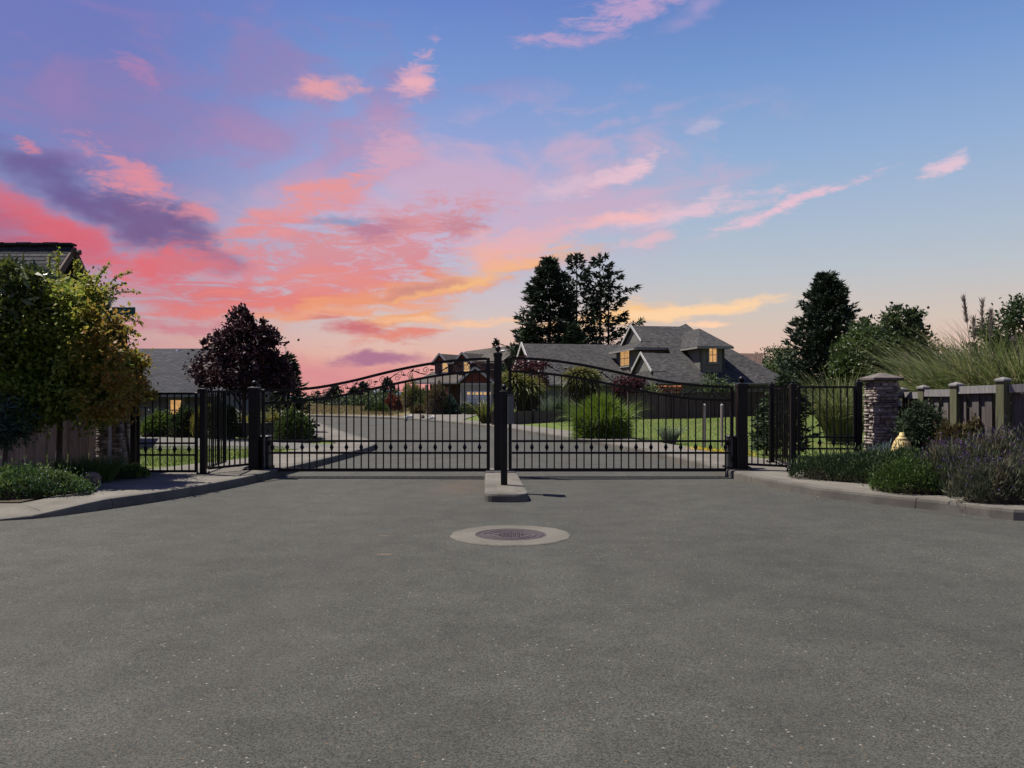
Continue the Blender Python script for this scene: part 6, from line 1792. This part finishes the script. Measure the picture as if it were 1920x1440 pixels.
# pampas grass behind the fence
def pampas(label, c, n, r, length, plumes, seed, mat='pampas_leaf'):
    root = clump('pampas_grass', label, 'ornamental grass', c, n, r, length, 0.50, 0.52, 0.024, mat, seed, 'pampas clumps behind the fence', seg=7)
    rng = np.random.default_rng(seed + 3)
    for (px, py, d, h) in plumes:
        tip = at(px, py, d); base = Vector((c[0] + rng.normal() * 0.1, c[1] + rng.normal() * 0.1, c[2] + 0.3))
        mb = MB(); md = base.lerp(tip, 0.55) + Vector((0, 0, 0.06)); mb.tube([base, md, tip], [0.008, 0.006, 0.003], 5)
        st = mb.part('plume_stem', 'pale_bark', root)
        dr_ = (tip - md).normalized(); m = 260
        t = rng.random(m)
        P = np.array(tip) - np.outer(t * h, np.array(dr_)) + rng.normal(size=(m, 3)) * 0.006
        A = np.array(dr_) + rng.normal(size=(m, 3)) * 0.28
        V, Fc = leaves(P, A, 0.09 * (0.5 + rng.random(m)), np.full(m, 0.010), rng)
        inst(npmesh('plume', V, Fc, 'plume', tuple(c), rng.random(m)), 'plume', st, Vector(c))
pampas('tall pampas clump with dry plumes behind the right fence', Vector((*xy(1845, 13.6), 0.14)), 5600, 0.45, 2.75, [(1807, 560, 13.4, 0.42), (1826, 600, 13.5, 0.35), (1842, 566, 13.6, 0.5), (1858, 585, 13.5, 0.45)], 40)
pampas('pampas clump filling the right edge above the fence', Vector((*xy(1945, 12.9), 0.14)), 5600, 0.50, 2.9, [(1900, 640, 12.9, 0.3)], 41)
pampas('low arching pampas clump between pillar cap and tall plumes', Vector((*xy(1752, 14.8), 0.14)), 3600, 0.45, 1.85, [(1690, 690, 14.6, 0.3), (1700, 668, 14.8, 0.28)], 42)
pampas('feathery grass tuft behind the right side gate', Vector((*xy(1580, 21.0), 0.14)), 1500, 0.4, 2.4, [], 43)

# ------------------------------------------------------------------ plants beyond the gate, left side
b_ = xy(458, 23.6)
tree('purple_plum_tree', 'dark purple leaved plum tree behind the left gate post', 'tree', (b_.x, b_.y, 0.1),
     [lobe(455, 695, 23.6, 1.25, 0.62), lobe(448, 650, 23.6, 0.85, 0.6), lobe(500, 655, 23.5, 0.52, 0.5), lobe(452, 605, 23.7, 0.38, 0.42), lobe(385, 700, 23.7, 0.45, 0.42), lobe(525, 705, 23.5, 0.5, 0.45), lobe(485, 622, 23.6, 0.36, 0.34), lobe(410, 650, 23.6, 0.4, 0.35), lobe(465, 585, 23.6, 0.16, 0.2)],
     15000, 0.115, 0.075, 'plum', 50, 0.075, 'bark', None, 16, trunk_to=tuple(at(458, 720, 23.6)), per=42, sig=0.16, fill=0.42, droop=0.1)
conifer('green_conifer', 'dark green conifer just right of the purple tree', (*xy(540, 27.5), 0.1), 2.55, 0.75, 51, 'spruce_green', 110, 0.04, 0.75, 0.1, 0.1, 0.2, 0.06, 24, trunk_r=0.05)
for i, (px, py, d, rx, rz, mat, lab) in enumerate((
        (300, 818, 26.2, 0.62, 0.62, 'bright_green', 'light green rounded shrub by the low house'),
        (352, 819, 26.0, 0.55, 0.78, 'broadleaf_dark', 'dark clipped shrub in front of the lit low window'),
        (385, 820, 26.0, 0.42, 0.85, 'yellow_green', 'yellow green shrub left of the thin bar panel'),
        (415, 822, 25.6, 0.42, 0.95, 'broadleaf_dark', 'tall dark shrub behind the left bar panel'),
        (550, 828, 23.4, 0.48, 0.72, 'broadleaf', 'dense green shrub at the end of the block planter'))):
    g_ = G(px, py, 0.1)
    mound('garden_shrub', lab, 'shrub', (g_.x, g_.y, 0.09), (rx, rx * 0.8, rz), 5200, 0.075, 0.035, mat, 60 + i, group='garden shrubs beyond the left side gate', bump=0.16)
# block planter with flax
pl_ = thing('block_planter', 'low grey block planter wall behind the left gate post', 'planter', (*xy(480, 24.6), 0.1))
x0, x1 = xy(436, 24.6).x, xy(526, 24.6).x
z1 = CH - (793 - HZ) / F * 24.6
nb = 5; rows = 2
for j in range(rows):
    for i in range(nb):
        w_ = (x1 - x0) / nb
        MB().cbox((x0 + w_ * (i + 0.5), 24.6 + 0.006 * ((i + j) % 2), 0.09 + (z1 - 0.12) * (j + 0.5) / rows), (w_ - 0.012, 0.24, (z1 - 0.12) / rows - 0.01), 0, 0.01).part('block', 'cap_stone', pl_)
MB().cbox(((x0 + x1) / 2, 24.6, z1 - 0.01), (x1 - x0 + 0.06, 0.3, 0.055), 0, 0.01).part('coping', 'kerb_concrete', pl_)
MB().box(((x0 + x1) / 2, 25.4, 0.22), (x1 - x0, 1.3, 0.3)).part('soil_fill', 'soil', pl_)
for i, (px, n, L_) in enumerate(((500, 120, 0.85), (530, 150, 0.95), (468, 90, 0.9), (552, 70, 0.7))):
    p = xy(px, 25.1); clump('flax_plant', ('variegated flax in the block planter near the gate post', 'yellow striped flax spilling over the planter end', 'yellow flax behind the left gate post', 'pale flax leaning out beside the road')[i], 'plant', (p.x, p.y, 0.30), n, 0.14, L_, 0.65, 0.45, 0.05, 'yellow_green', 70 + i, 'flax plants in the block planter')
a_, b2 = at(505, 826, 22.6), at(592, 829.5, 22.2)
o = MB().beam((a_.x, a_.y, 0.16), (b2.x, b2.y, 0.16), 0.16, 0.14).top('timber_edging', 'dark_fence', (a_.x, a_.y, 0.1)); tag(o, 'dark timber edging along the driveway below the planter', 'timber')
p = G(591, 829, 0.1)
pt = thing('path_light', 'tiny black path light at the corner of the driveway', 'light', (p.x, p.y, 0.1))
MB().tube([(p.x, p.y, 0.1), (p.x, p.y, 0.22)], 0.018, 8).part('stake', 'black_metal', pt)
MB().lathe((p.x, p.y, 0.22), [(0.02, 0), (0.05, 0.0), (0.05, 0.05), (0.07, 0.055), (0.01, 0.09)], 10).part('lamp_head', 'black_metal', pt)

# ------------------------------------------------------------------ right lawn: fence, stakes, clumps
def zg_(p): return rise(p.x, p.y)
df = [(1178, 44.5), (1260, 45.5), (1340, 47.5), (1420, 50), (1500, 55), (1566, 60)]
dfr = thing('dark_fence', 'long dark board fence between the lawn and the grey house', 'fence', (*xy(1340, 47.5), 0.1))
tops = [740, 738.5, 737, 736, 734, 733]
for i in range(len(df) - 1):
    a, b = xy(*df[i]), xy(*df[i + 1])
    za, zb_ = CH - (tops[i] - HZ) / F * df[i][1], CH - (tops[i + 1] - HZ) / F * df[i + 1][1]
    n = int((b - a).length / 0.15); mb = MB(); ang = math.atan2(b.y - a.y, b.x - a.x); rg = random.Random(i)
    for k in range(n):
        t = (k + 0.5) / n; p = a.lerp(b, t); zt_ = za + (zb_ - za) * t + rg.uniform(-0.012, 0.012); z0 = zg_(p) - 0.03
        mb.box((p.x, p.y + rg.uniform(-0.012, 0.012), (z0 + zt_) / 2), (0.14, 0.025, zt_ - z0), ang)
    o = mb.part('boards', 'dark_fence', dfr, org=(a.x, a.y, 0.1)); o['kind'] = 'stuff'
    MB().beam((a.x, a.y, za + 0.02), (b.x, b.y, zb_ + 0.02), 0.09, 0.05).part('cap_rail', 'dark_fence', dfr, org=(a.x, a.y, za))
    p = a; MB().cbox((p.x, p.y - 0.06, (zg_(p) + za + 0.1) / 2), (0.1, 0.1, za + 0.12 - zg_(p)), ang, 0.01).part('post', 'dark_fence', dfr, org=(p.x, p.y, 0.1))
# low fence before the tall grasses
lfz = thing('low_dark_fence', 'low dark board fence behind the keypad pedestal', 'fence', (*xy(1010, 38), 0.1))
a, b = xy(925, 34.5), xy(1078, 41)
n = int((b - a).length / 0.16); mb = MB(); ang = math.atan2(b.y - a.y, b.x - a.x); rg = random.Random(3)
for k in range(n):
    p = a.lerp(b, (k + 0.5) / n); mb.box((p.x, p.y + rg.uniform(-.01, .01), 0.36), (0.15, 0.03, 0.58 + rg.uniform(-.03, .03)), ang)
mb.part('boards', 'dark_fence', lfz, org=(a.x, a.y, 0.1))['kind'] = 'stuff'
for t in (0.0, 0.45, 1.0):
    p = a.lerp(b, t); MB().cbox((p.x, p.y - 0.07, 0.38), (0.12, 0.12, 0.66), ang, 0.01).part('post', 'dark_fence', lfz, org=(p.x, p.y, 0.1))
for i, (px, pt_, pb, lab) in enumerate(((1321, 760, 838, 'pale marker stake on the lawn, left of the pair'), (1353.5, 760, 836, 'pale marker stake on the lawn, right of the pair'))):
    d = F * (CH - 0.1) / (pb - HZ) ; p = xy(px, d); z1 = CH - (pt_ - HZ) / F * d
    st = thing('marker_stake', lab, 'stake', (p.x, p.y, 0.08), 'pale marker stakes')
    MB().cbox((p.x, p.y, (0.08 + z1) / 2), (0.058, 0.058, z1 - 0.08), 0.5, 0.01).part('shaft', 'stake', st, org=(p.x, p.y, .08))
    MB().lathe((p.x, p.y, z1), [(0.034, -0.02), (0.034, 0.01), (0.015, 0.035)], 8).part('tip', 'trim_white', st)
g_ = G(1128, 822, 0.09)
gr = clump('miscanthus_clump', 'large fountain shaped bright green grass clump on the lawn', 'ornamental grass', (g_.x, g_.y, 0.09), 2200, 0.55, 1.6, 0.5, 0.62, 0.016, 'miscanthus', 80, seg=6)
rng = np.random.default_rng(801); n = 9000
q = unit(rng.normal(size=(n, 3))); q[:, 2] = np.abs(q[:, 2]) * 1.0
P = np.array(g_) + q * np.array([0.70, 0.66, 1.08]) * (0.75 + 0.25 * rng.random((n, 1)))
hz_ = q * np.array([1, 1, 0.0])
V, Fc = leaves(P, hz_ * 0.55 + np.array([0, 0, 0.75]) * q[:, 2:3] - np.array([0, 0, 0.55]) * (1 - q[:, 2:3]) + rng.normal(size=(n, 3)) * 0.25, 0.30 * (0.6 + 0.8 * rng.random(n)), np.full(n, 0.017), rng, 0.1)
inst(npmesh('arching_blades', V, Fc, 'miscanthus', (g_.x, g_.y, 0.09), np.clip(0.25 + 0.75 * rng.random(n), 0, 1)), 'arching_blades', gr, (g_.x, g_.y, 0.09))
mb = MB(); dome(mb, (g_.x, g_.y, 0.05), (0.62, 0.58, 0.9)); mb.part('dead_core', 'soil', gr, True)
g_ = G(1255, 832, 0.09); clump('grass_tuft', 'small blue green grass tuft on the lawn by the stakes', 'ornamental grass', (g_.x, g_.y, 0.09), 420, 0.16, 0.62, 0.55, 0.35, 0.016, 'tall_grass', 81)
for i, (px, py) in enumerate(((1022, 783), (1050, 781), (1073, 779), (1003, 785))):
    g_ = G(px, py, 0.1); clump('tall_grass', ('tall grey green grass behind the low fence, second from left', 'tall grey green grass behind the low fence, third from left', 'tall grey green grass next to the big fountain grass', 'tall grey green grass beside the palm like plant')[i], 'ornamental grass', (g_.x, g_.y, 0.1), 380, 0.45, 1.55, 0.28, 0.25, 0.03, 'tall_grass', 84 + i, 'tall grasses behind the low fence')
def cordyline(label, px, base_py, d, head_py, R, seed, heads=((0, 0),), mat='cordyline'):
    b = xy(px, d); z = CH - (head_py - HZ) / F * d
    root = thing('cabbage_palm', label, 'palm', (b.x, b.y, 0.1), 'cabbage palms before the grey house')
    mb = MB()
    for k, (ox, oz) in enumerate(heads):
        mb.tube([(b.x, b.y, 0.05), (b.x + ox * 0.3, b.y, 0.1 + (z + oz) * 0.5), (b.x + ox, b.y, z + oz)], [0.16, 0.13, 0.10], 8)
        rng = np.random.default_rng(seed + k)
        n = 420
        c = np.array([b.x + ox, b.y, z + oz])
        D = unit(rng.normal(size=(n, 3)) + np.array([0, 0, 0.25]))
        H_ = D; Ls = R * (0.7 + 0.4 * rng.random(n)); W_ = 0.055
        S_ = unit(np.cross(D, rng.normal(size=(n, 3))))
        V = np.empty((n, 4, 2, 3))
        for i in range(4):
            t = i / 3
            p = c + D * (Ls * t)[:, None] + np.array([0, 0, -1.0]) * (0.38 * Ls * t ** 2.2)[:, None]
            w = W_ * (1 - t ** 2) * 0.5 + 0.003
            V[:, i, 0] = p - S_ * w; V[:, i, 1] = p + S_ * w
        ix = np.arange(n)[:, None] * 8
        Fc = np.stack([np.concatenate([ix + 2 * i, ix + 2 * i + 1, ix + 2 * i + 3, ix + 2 * i + 2], 1) for i in range(3)], 1).reshape(-1, 4)
        inst(npmesh('leaf_head', V.reshape(-1, 3), Fc, mat, (b.x, b.y, 0.1), np.repeat(np.clip(0.5 + 0.5 * D[:, 2] + 0.3 * rng.normal(size=n), 0, 1), 3)), 'leaf_head', root, (b.x, b.y, 0.1))
        # skirt of dead leaves
        n2 = 260; az = rng.random(n2) * 6.283
        hang = np.stack([np.cos(az) * 0.35, np.sin(az) * 0.35, -np.ones(n2)], 1) + rng.normal(size=(n2, 3)) * 0.15
        P = c + np.stack([np.cos(az) * 0.1, np.sin(az) * 0.1, -0.1 - 0.9 * rng.random(n2)], 1)
        V2, F2 = leaves(P, hang, R * 0.8 * (0.6 + 0.5 * rng.random(n2)), np.full(n2, 0.06), rng)
        inst(npmesh('dead_leaf_skirt', V2, F2, 'thatch', (b.x, b.y, 0.1), rng.random(n2)), 'dead_leaf_skirt', root, (b.x, b.y, 0.1))
    mb.part('trunk', 'bark', root, True)
cordyline('cabbage palm with drooping leaves right of the centre post', 980, 790, 44, 722, 1.05, 90, ((0, 0), (-0.55, 0.25), (0.5, -0.1)))
cordyline('cabbage palm in front of the grey house wall', 1092, 785, 50, 703, 1.1, 94, ((0, 0), (0.5, -0.15), (-0.5, -0.1), (0.1, -0.4)))
g_ = xy(912, 36.5); clump('flax_plant', 'dark arching flax beside the low fence left of the centre post', 'plant', (g_.x, g_.y, 0.1), 150, 0.25, 1.6, 0.55, 0.45, 0.07, 'cordyline', 98)
def far_tree(name, lab, px, d, pyc, rx, rz, n, L_, W_, mat, seed, group, extra=(), cat='tree', z0=0.1, r0=0.06):
    b = xy(px, d)
    return tree(name, lab, cat, (b.x, b.y, z0), [lobe(px, pyc, d, rx, rz)] + [lobe(*e) for e in extra], n, L_, W_, mat, seed, r0, group=group, per=30, sig=0.24, fill=0.35)
far_tree('red_leaf_tree', 'dark red leaved small tree right of the centre post', 1003, 50, 700, 0.8, 0.85, 2600, 0.16, 0.1, 'red_maple', 100, 'red leaved trees by the grey house', [(985, 690, 50, 0.7, 0.55), (1015, 725, 50, 0.5, 0.6)])
far_tree('red_leaf_tree', 'spreading red maple above the dark board fence', 1180, 50, 724, 0.85, 0.5, 2400, 0.15, 0.09, 'red_maple', 101, 'red leaved trees by the grey house', [(1160, 730, 50, 0.4, 0.35), (1195, 718, 50, 0.45, 0.3)])
p = xy(1219, 50); mound('weeping_shrub', 'pale green dome shaped shrub behind the dark fence', 'shrub', (p.x, p.y, 0.1), (0.85, 0.7, 1.75), 3000, 0.13, 0.05, 'pale_mound', 102, upb=-0.4)
p = xy(1338, 53); tree('young_tree', 'slim leafy shrub against the grey house wall', 'shrub', (p.x, p.y, 0.1), [lobe(1338, 722, 53, 0.75, 0.75), lobe(1365, 730, 53, 0.6, 0.5)], 1800, 0.14, 0.07, 'broadleaf', 103, 0.04, per=30, sig=0.24)
# red wooden swing frame
p = xy(1252, 51.5); z = lambda py: CH - (py - HZ) / F * 51.5
sw = thing('wooden_arbour', 'reddish wooden slatted arbour top rising over the dark fence', 'arbour', (p.x, p.y, 0.1))
for sx_ in (-0.6, 0.6):
    for sy_ in (-0.4, 0.4): MB().box((p.x + sx_, p.y + sy_, (0.1 + z(727)) / 2), (0.12, 0.12, z(727) - 0.1)).part('post', 'red_wood', sw)
for k, py in enumerate((727, 733, 739)): MB().box((p.x, p.y - 0.48, z(py)), (1.7 - 0.2 * k, 0.05, 0.13)).part('slat', 'red_wood', sw)
for k in range(6): MB().box((p.x - 0.75 + 0.3 * k, p.y, z(724)), (0.08, 1.2, 0.09)).part('rafter', 'red_wood', sw)
# young conifer behind the right bar panel
conifer('young_pine', 'young dark pine growing behind the right bar panels', (*xy(1472, 16.3), 0.1), 1.55, 0.52, 104, 'spruce_green', 95, 0.08, 0.55, 0.05, 0.25, 0.13, 0.03, 26, trunk_r=0.03, jit=0.4)
conifer('young_pine', 'smaller young pine at the left of the right bar panel', (*xy(1437, 16.9), 0.1), 1.0, 0.25, 105, 'spruce_green', 60, 0.08, 0.5, 0.05, 0.25, 0.12, 0.03, 22, trunk_r=0.02, jit=0.4)
rng = np.random.default_rng(9); n = 500
t = rng.random(n); P = np.stack([3.95 + 0.75 * t + rng.normal(size=n) * 0.08, 18.3 - 2.2 * t + rng.normal(size=n) * 0.12, 0.13 + 0.05 * rng.random(n)], 1)
V, Fc = leaves(P, rng.normal(size=(n, 3)), np.full(n, 0.035), np.full(n, 0.03), rng)
o = bpy.data.objects.new('yellow_wildflowers', npmesh('yellow_wildflowers', V, Fc, 'petal_yellow', (0, 0, 0), rng.random(n))); link(o); tag(o, 'tiny yellow wildflowers along the lawn edge', 'wildflowers', None, 'stuff')

# ------------------------------------------------------------------ trees behind, right
conifer('spruce_tree', 'dark broad spruce right of the grey house', (*xy(1550, 50), 0.4), 8.2, 2.6, 110, 'spruce', 250, 0.03, 0.66, 0.02, 0.50, 0.36, 0.11, 42, trunk_r=0.18, jit=0.28, ragged=0.2)
b_ = xy(1680, 42)
tree('leafy_tree', 'rounded dark green leafy tree right of the spruce', 'tree', (b_.x, b_.y, 0.5),
     [lobe(1680, 650, 42, 1.45, 1.35), lobe(1690, 605, 42, 0.95, 0.75), lobe(1640, 650, 42.5, 1.0, 1.0), lobe(1715, 660, 42, 0.75, 0.9), lobe(1620, 625, 43, 0.7, 0.6)], 11000, 0.22, 0.13, 'broadleaf_dark', 111, 0.14, group='leafy trees on the right', nl=14, per=40, sig=0.19)
b_ = xy(1612, 36)
tree('leafy_tree', 'lighter green shrubby tree in front of the spruce', 'tree', (b_.x, b_.y, 0.4),
     [lobe(1612, 668, 36, 1.0, 1.15), lobe(1640, 700, 36, 0.9, 0.8), lobe(1590, 700, 36, 0.7, 0.7)], 7500, 0.16, 0.09, 'broadleaf', 112, 0.08, group='leafy trees on the right', nl=12, per=40, sig=0.2)
b_ = xy(1880, 30)
tree('leafy_tree', 'thin leaved tree behind the pampas at the right edge', 'tree', (b_.x, b_.y, 0.4),
     [lobe(1885, 620, 30, 0.75, 0.8), lobe(1920, 590, 30, 0.7, 0.6), lobe(1850, 640, 30, 0.45, 0.5), lobe(1915, 660, 30, 0.9, 0.8)], 5200, 0.15, 0.08, 'broadleaf_dark', 113, 0.07, group='leafy trees on the right', nl=14, per=30, sig=0.2)
k_ = 0
for (px, py, d, rx, rz, mat) in ((1440, 678, 85, 1.6, 1.3, 'far_green'), (1465, 690, 80, 1.8, 1.3, 'far_green'), (1428, 700, 78, 1.4, 1.0, 'broadleaf'), (1455, 668, 110, 2.0, 1.3, 'far_tree'), (1475, 668, 95, 1.2, 1.2, 'far_green'),
                                 (1745, 690, 60, 1.6, 1.6, 'far_tree'), (1765, 665, 120, 1.6, 1.6, 'far_tree'), (1790, 668, 125, 1.8, 1.5, 'far_tree'), (1815, 666, 110, 1.6, 1.6, 'far_tree'), (1845, 660, 115, 1.8, 2.0, 'far_tree')):
    far_tree('background_tree', ('round green bush just right of the grey roof', 'wide green bush beside the spruce', 'low bush at the corner of the grey roof', 'distant dark tree over the rear brown roof', 'green tree touching the left side of the spruce',
              'dark tree at the right foot of the leafy tree', 'distant tree top left of the pampas plumes', 'distant rounded tree top near the pampas plumes', 'distant tree behind the tallest pampas plume', 'distant tree behind the right pampas plumes')[k_],
             px, d, py, rx, rz, 1500, 0.3, 0.18, mat, 120 + k_, 'background trees on the right', [(px + 8, py + 14, d, rx, rz), (px - 9, py + 20, d, rx, rz * 0.9)])
    k_ += 1
# tall spruces behind the houses
conifer('tall_spruce', 'broad leftmost of the tall spruces behind the houses', (*xy(1030, 92), 0.1), 16.6, 4.9, 130, 'spruce', 270, 0.10, 0.78, 0.12, 0.26, 0.62, 0.19, 44, gap=0.1, trunk_r=0.34, jit=0.38, ragged=0.35, group='tall spruces behind the houses', tufts=0.5)
conifer('tall_spruce', 'low bushy spruce filling the left foot of the group', (*xy(990, 90), 0.1), 8.6, 2.7, 131, 'spruce_green', 170, 0.05, 0.7, 0.08, 0.2, 0.55, 0.17, 34, trunk_r=0.22, jit=0.35, ragged=0.2, group='tall spruces behind the houses')
conifer('tall_spruce', 'thin second tall spruce with a bare lower stem', (*xy(1081, 94), 0.1), 17.3, 2.3, 132, 'spruce', 74, 0.28, 0.48, 0.0, 0.30, 0.55, 0.2, 26, gap=0.2, trunk_r=0.24, jit=0.5, ragged=0.45, group='tall spruces behind the houses', tufts=0.9)
conifer('tall_spruce', 'gappy third tall spruce with wide side branches', (*xy(1125, 92), 0.1), 16.9, 3.0, 133, 'spruce', 74, 0.14, 0.46, 0.04, 0.24, 0.58, 0.2, 32, gap=0.2, trunk_r=0.24, jit=0.55, ragged=0.5, group='tall spruces behind the houses', tufts=0.9)
conifer('tall_spruce', 'rightmost tall spruce with ragged branches reaching right', (*xy(1141, 93), 0.1), 15.2, 3.3, 134, 'spruce', 58, 0.16, 0.42, 0.02, 0.20, 0.60, 0.2, 34, gap=0.25, trunk_r=0.22, jit=0.6, ragged=0.5, group='tall spruces behind the houses', tufts=0.9)
conifer('tall_spruce', 'short dense spruce in front of the second tall one', (*xy(1076, 88), 0.1), 8.8, 2.3, 135, 'spruce_green', 150, 0.05, 0.6, 0.08, 0.2, 0.5, 0.16, 30, trunk_r=0.2, jit=0.3, group='tall spruces behind the houses')
conifer('tall_spruce', 'small dense spruce at the foot of the right pair', (*xy(1130, 90), 0.1), 6.6, 2.0, 137, 'spruce', 90, 0.05, 0.6, 0.08, 0.2, 0.5, 0.16, 26, trunk_r=0.15, jit=0.35, group='tall spruces behind the houses')
conifer('tall_spruce', 'tiny spruce tip showing behind the brown roof', (*xy(930, 120), 0.1), 9.5, 0.9, 136, 'far_tree', 80, 0.05, 0.8, 0.08, 0.2, 0.5, 0.16, 24, trunk_r=0.15, group='tall spruces behind the houses')
# tree belt beyond the field
belt = [(590, 748, 150, 1.5, 1.3, 'far_tree', 0), (607, 746, 140, 1.5, 1.4, 'far_tree', 0), (628, 742, 135, 1.6, 1.9, 'far_tree', 1), (650, 748, 120, 1.7, 1.2, 'far_green', 0), (664, 744, 130, 1.5, 1.6, 'far_tree', 1), (681, 741, 130, 1.6, 2.2, 'far_tree', 1),
        (698, 750, 110, 1.9, 1.1, 'far_green', 0), (712, 745, 118, 1.6, 1.6, 'far_green', 0), (727, 738, 118, 1.5, 2.4, 'far_tree', 1), (744, 749, 100, 1.7, 1.2, 'far_green', 0), (762, 747, 105, 1.8, 1.3, 'far_green', 0), (780, 750, 100, 1.6, 1.1, 'far_green', 0), (672, 756, 95, 1.6, 0.9, 'far_green', 0), (640, 757, 100, 1.6, 0.8, 'far_tree', 0), (720, 757, 88, 1.5, 0.8, 'far_green', 0)]
belt_lab = ['leftmost low tree of the belt beyond the field', 'second dark tree from the left in the far belt', 'pointed dark pine left in the far belt', 'round green bush in the far belt below the arch', 'dark pine in the middle of the far belt', 'tall dark pine in the middle of the far belt', 'wide green bush in the middle of the far belt', 'green tree left of the tallest far pine', 'tallest dark pine of the far belt', 'green bush right of the tallest far pine', 'green tree near the brown house end of the far belt', 'last green bush of the far belt by the porch', 'low green bush at the field edge', 'low dark scrub at the left field edge', 'low green scrub at the right field edge']
for i, (px, py, d, rx, rz, mat, con) in enumerate(belt):
    b = xy(px, d)
    if con:
        conifer('belt_tree', belt_lab[i], (b.x, b.y, 0.1), CH + (HZ - py) / F * d + rz - 0.4, 1.5, 150 + i, mat, 60, 0.05, 0.6, 0.05, 0.2, 0.42, 0.2, 20, trunk_r=0.12, group='tree belt beyond the field')
    else:
        far_tree('belt_tree', belt_lab[i], px, d, py, rx, rz, 900, 0.34, 0.2, mat, 150 + i, 'tree belt beyond the field', [(px - 9, py + 5, d, rx * 0.8, rz * 0.8), (px + 8, py + 4, d, rx * 0.9, rz * 0.8)])
# front garden of the brown house
for i, (px, py, d, rx, rz, mat, lab) in enumerate(((736, 766, 62, 0.75, 0.85, 'red_bush', 'red bush at the edge of the field'), (772, 748, 75, 1.1, 1.5, 'yellow_green', 'golden green shrub before the porch'), (800, 757, 72, 0.9, 1.0, 'broadleaf', 'green shrub left of the rusty bush'),
        (820, 758, 56, 0.85, 1.15, 'rust_bush', 'big rusty brown bush before the brown house'), (842, 768, 56, 0.55, 0.7, 'oleander', 'blue green bush right of the rusty bush'), (783, 777, 58, 0.5, 0.5, 'rust_bush', 'small bronze bush by the front path'), (700, 772, 60, 0.6, 0.45, 'broadleaf_dark', 'small dark shrub in the dry field'), (714, 773, 58, 0.5, 0.5, 'broadleaf', 'round green shrub next to the red bush'))):
    b = xy(px, d); zc_ = CH - (py - HZ) / F * d
    mound('front_garden_shrub', lab, 'shrub', (b.x, b.y, 0.1), (rx, rx, zc_ + rz - 0.1), 2600, 0.14, 0.06, mat, 170 + i, group='shrubs around the brown house', bump=0.2)
for i, (px, py, d, r_) in enumerate(((868, 778, 58, 0.62), (885, 780, 56, 0.58), (848, 782, 56, 0.6), (880, 768, 62, 0.8))):
    b = xy(px, d); zt_ = CH - (py - 10 - HZ) / F * d
    mound('boxwood', ('clipped round boxwood nearest the garage', 'clipped round boxwood by the lawn strip', 'clipped round boxwood left of the others', 'larger dark boxwood behind the clipped ones')[i], 'shrub', (b.x, b.y, 0.1), (r_, r_, max(0.4, zt_ - 0.1)), 2200, 0.09, 0.05, 'broadleaf_dark', 180 + i, group='clipped boxwoods', bump=0.05)
for i, (px, py) in enumerate(((805, 784), (812, 783), (770, 781), (762, 783), (792, 782))):
    g_ = G(px, py + 3, 0.1)
    boulder(('white rock under the rusty bush, left one', 'white rock under the rusty bush, right one', 'pale rock by the front path', 'pale rock at the pavement edge left of the path', 'brownish rock under the bronze bush')[i], (g_.x, g_.y, 0.16), (0.13, 0.12, 0.13), 30 + i, 'pale_rock' if i != 4 else 'rock', 'rocks in the front garden')
struct(MB().poly([(*xy(748, 47.5), 0.118), (*xy(800, 44.2), 0.118), (*xy(862, 40.5), 0.118), (*xy(905, 60), 0.118), (*xy(905, 89), 0.118), (*xy(870, 89), 0.118), (*xy(820, 62), 0.118), (*xy(760, 56), 0.118)]).top('garage_drive', 'concrete'))

# dry leaf litter gathered in the gutters
rng = np.random.default_rng(44); P = []
for K_, N_ in ((LK, NL), (RK, NR)):
    ok = [i for i in range(len(K_)) if 7.5 < K_[i, 1] < 16 and abs(K_[i, 0]) < 8]
    for _ in range(130):
        i = ok[rng.integers(len(ok))]
        off = -abs(rng.normal()) * 0.10 - 0.01
        P.append((K_[i, 0] + N_[i, 0] * off + rng.normal() * 0.1, K_[i, 1] + N_[i, 1] * off, 0.006))
P = np.array(P); n = len(P)
A = rng.normal(size=(n, 3)) * np.array([1, 1, 0.15])
V, Fc = leaves(P, A, 0.030 * (0.4 + rng.random(n)), 0.016 * (0.5 + rng.random(n)), rng, 0.9)
o = bpy.data.objects.new('leaf_litter', npmesh('leaf_litter', V, Fc, 'dry_blade', (0, 0, 0), rng.random(n))); link(o); tag(o, 'few dry leaves lying in the gutters along both kerbs', 'leaf litter', None, 'stuff')
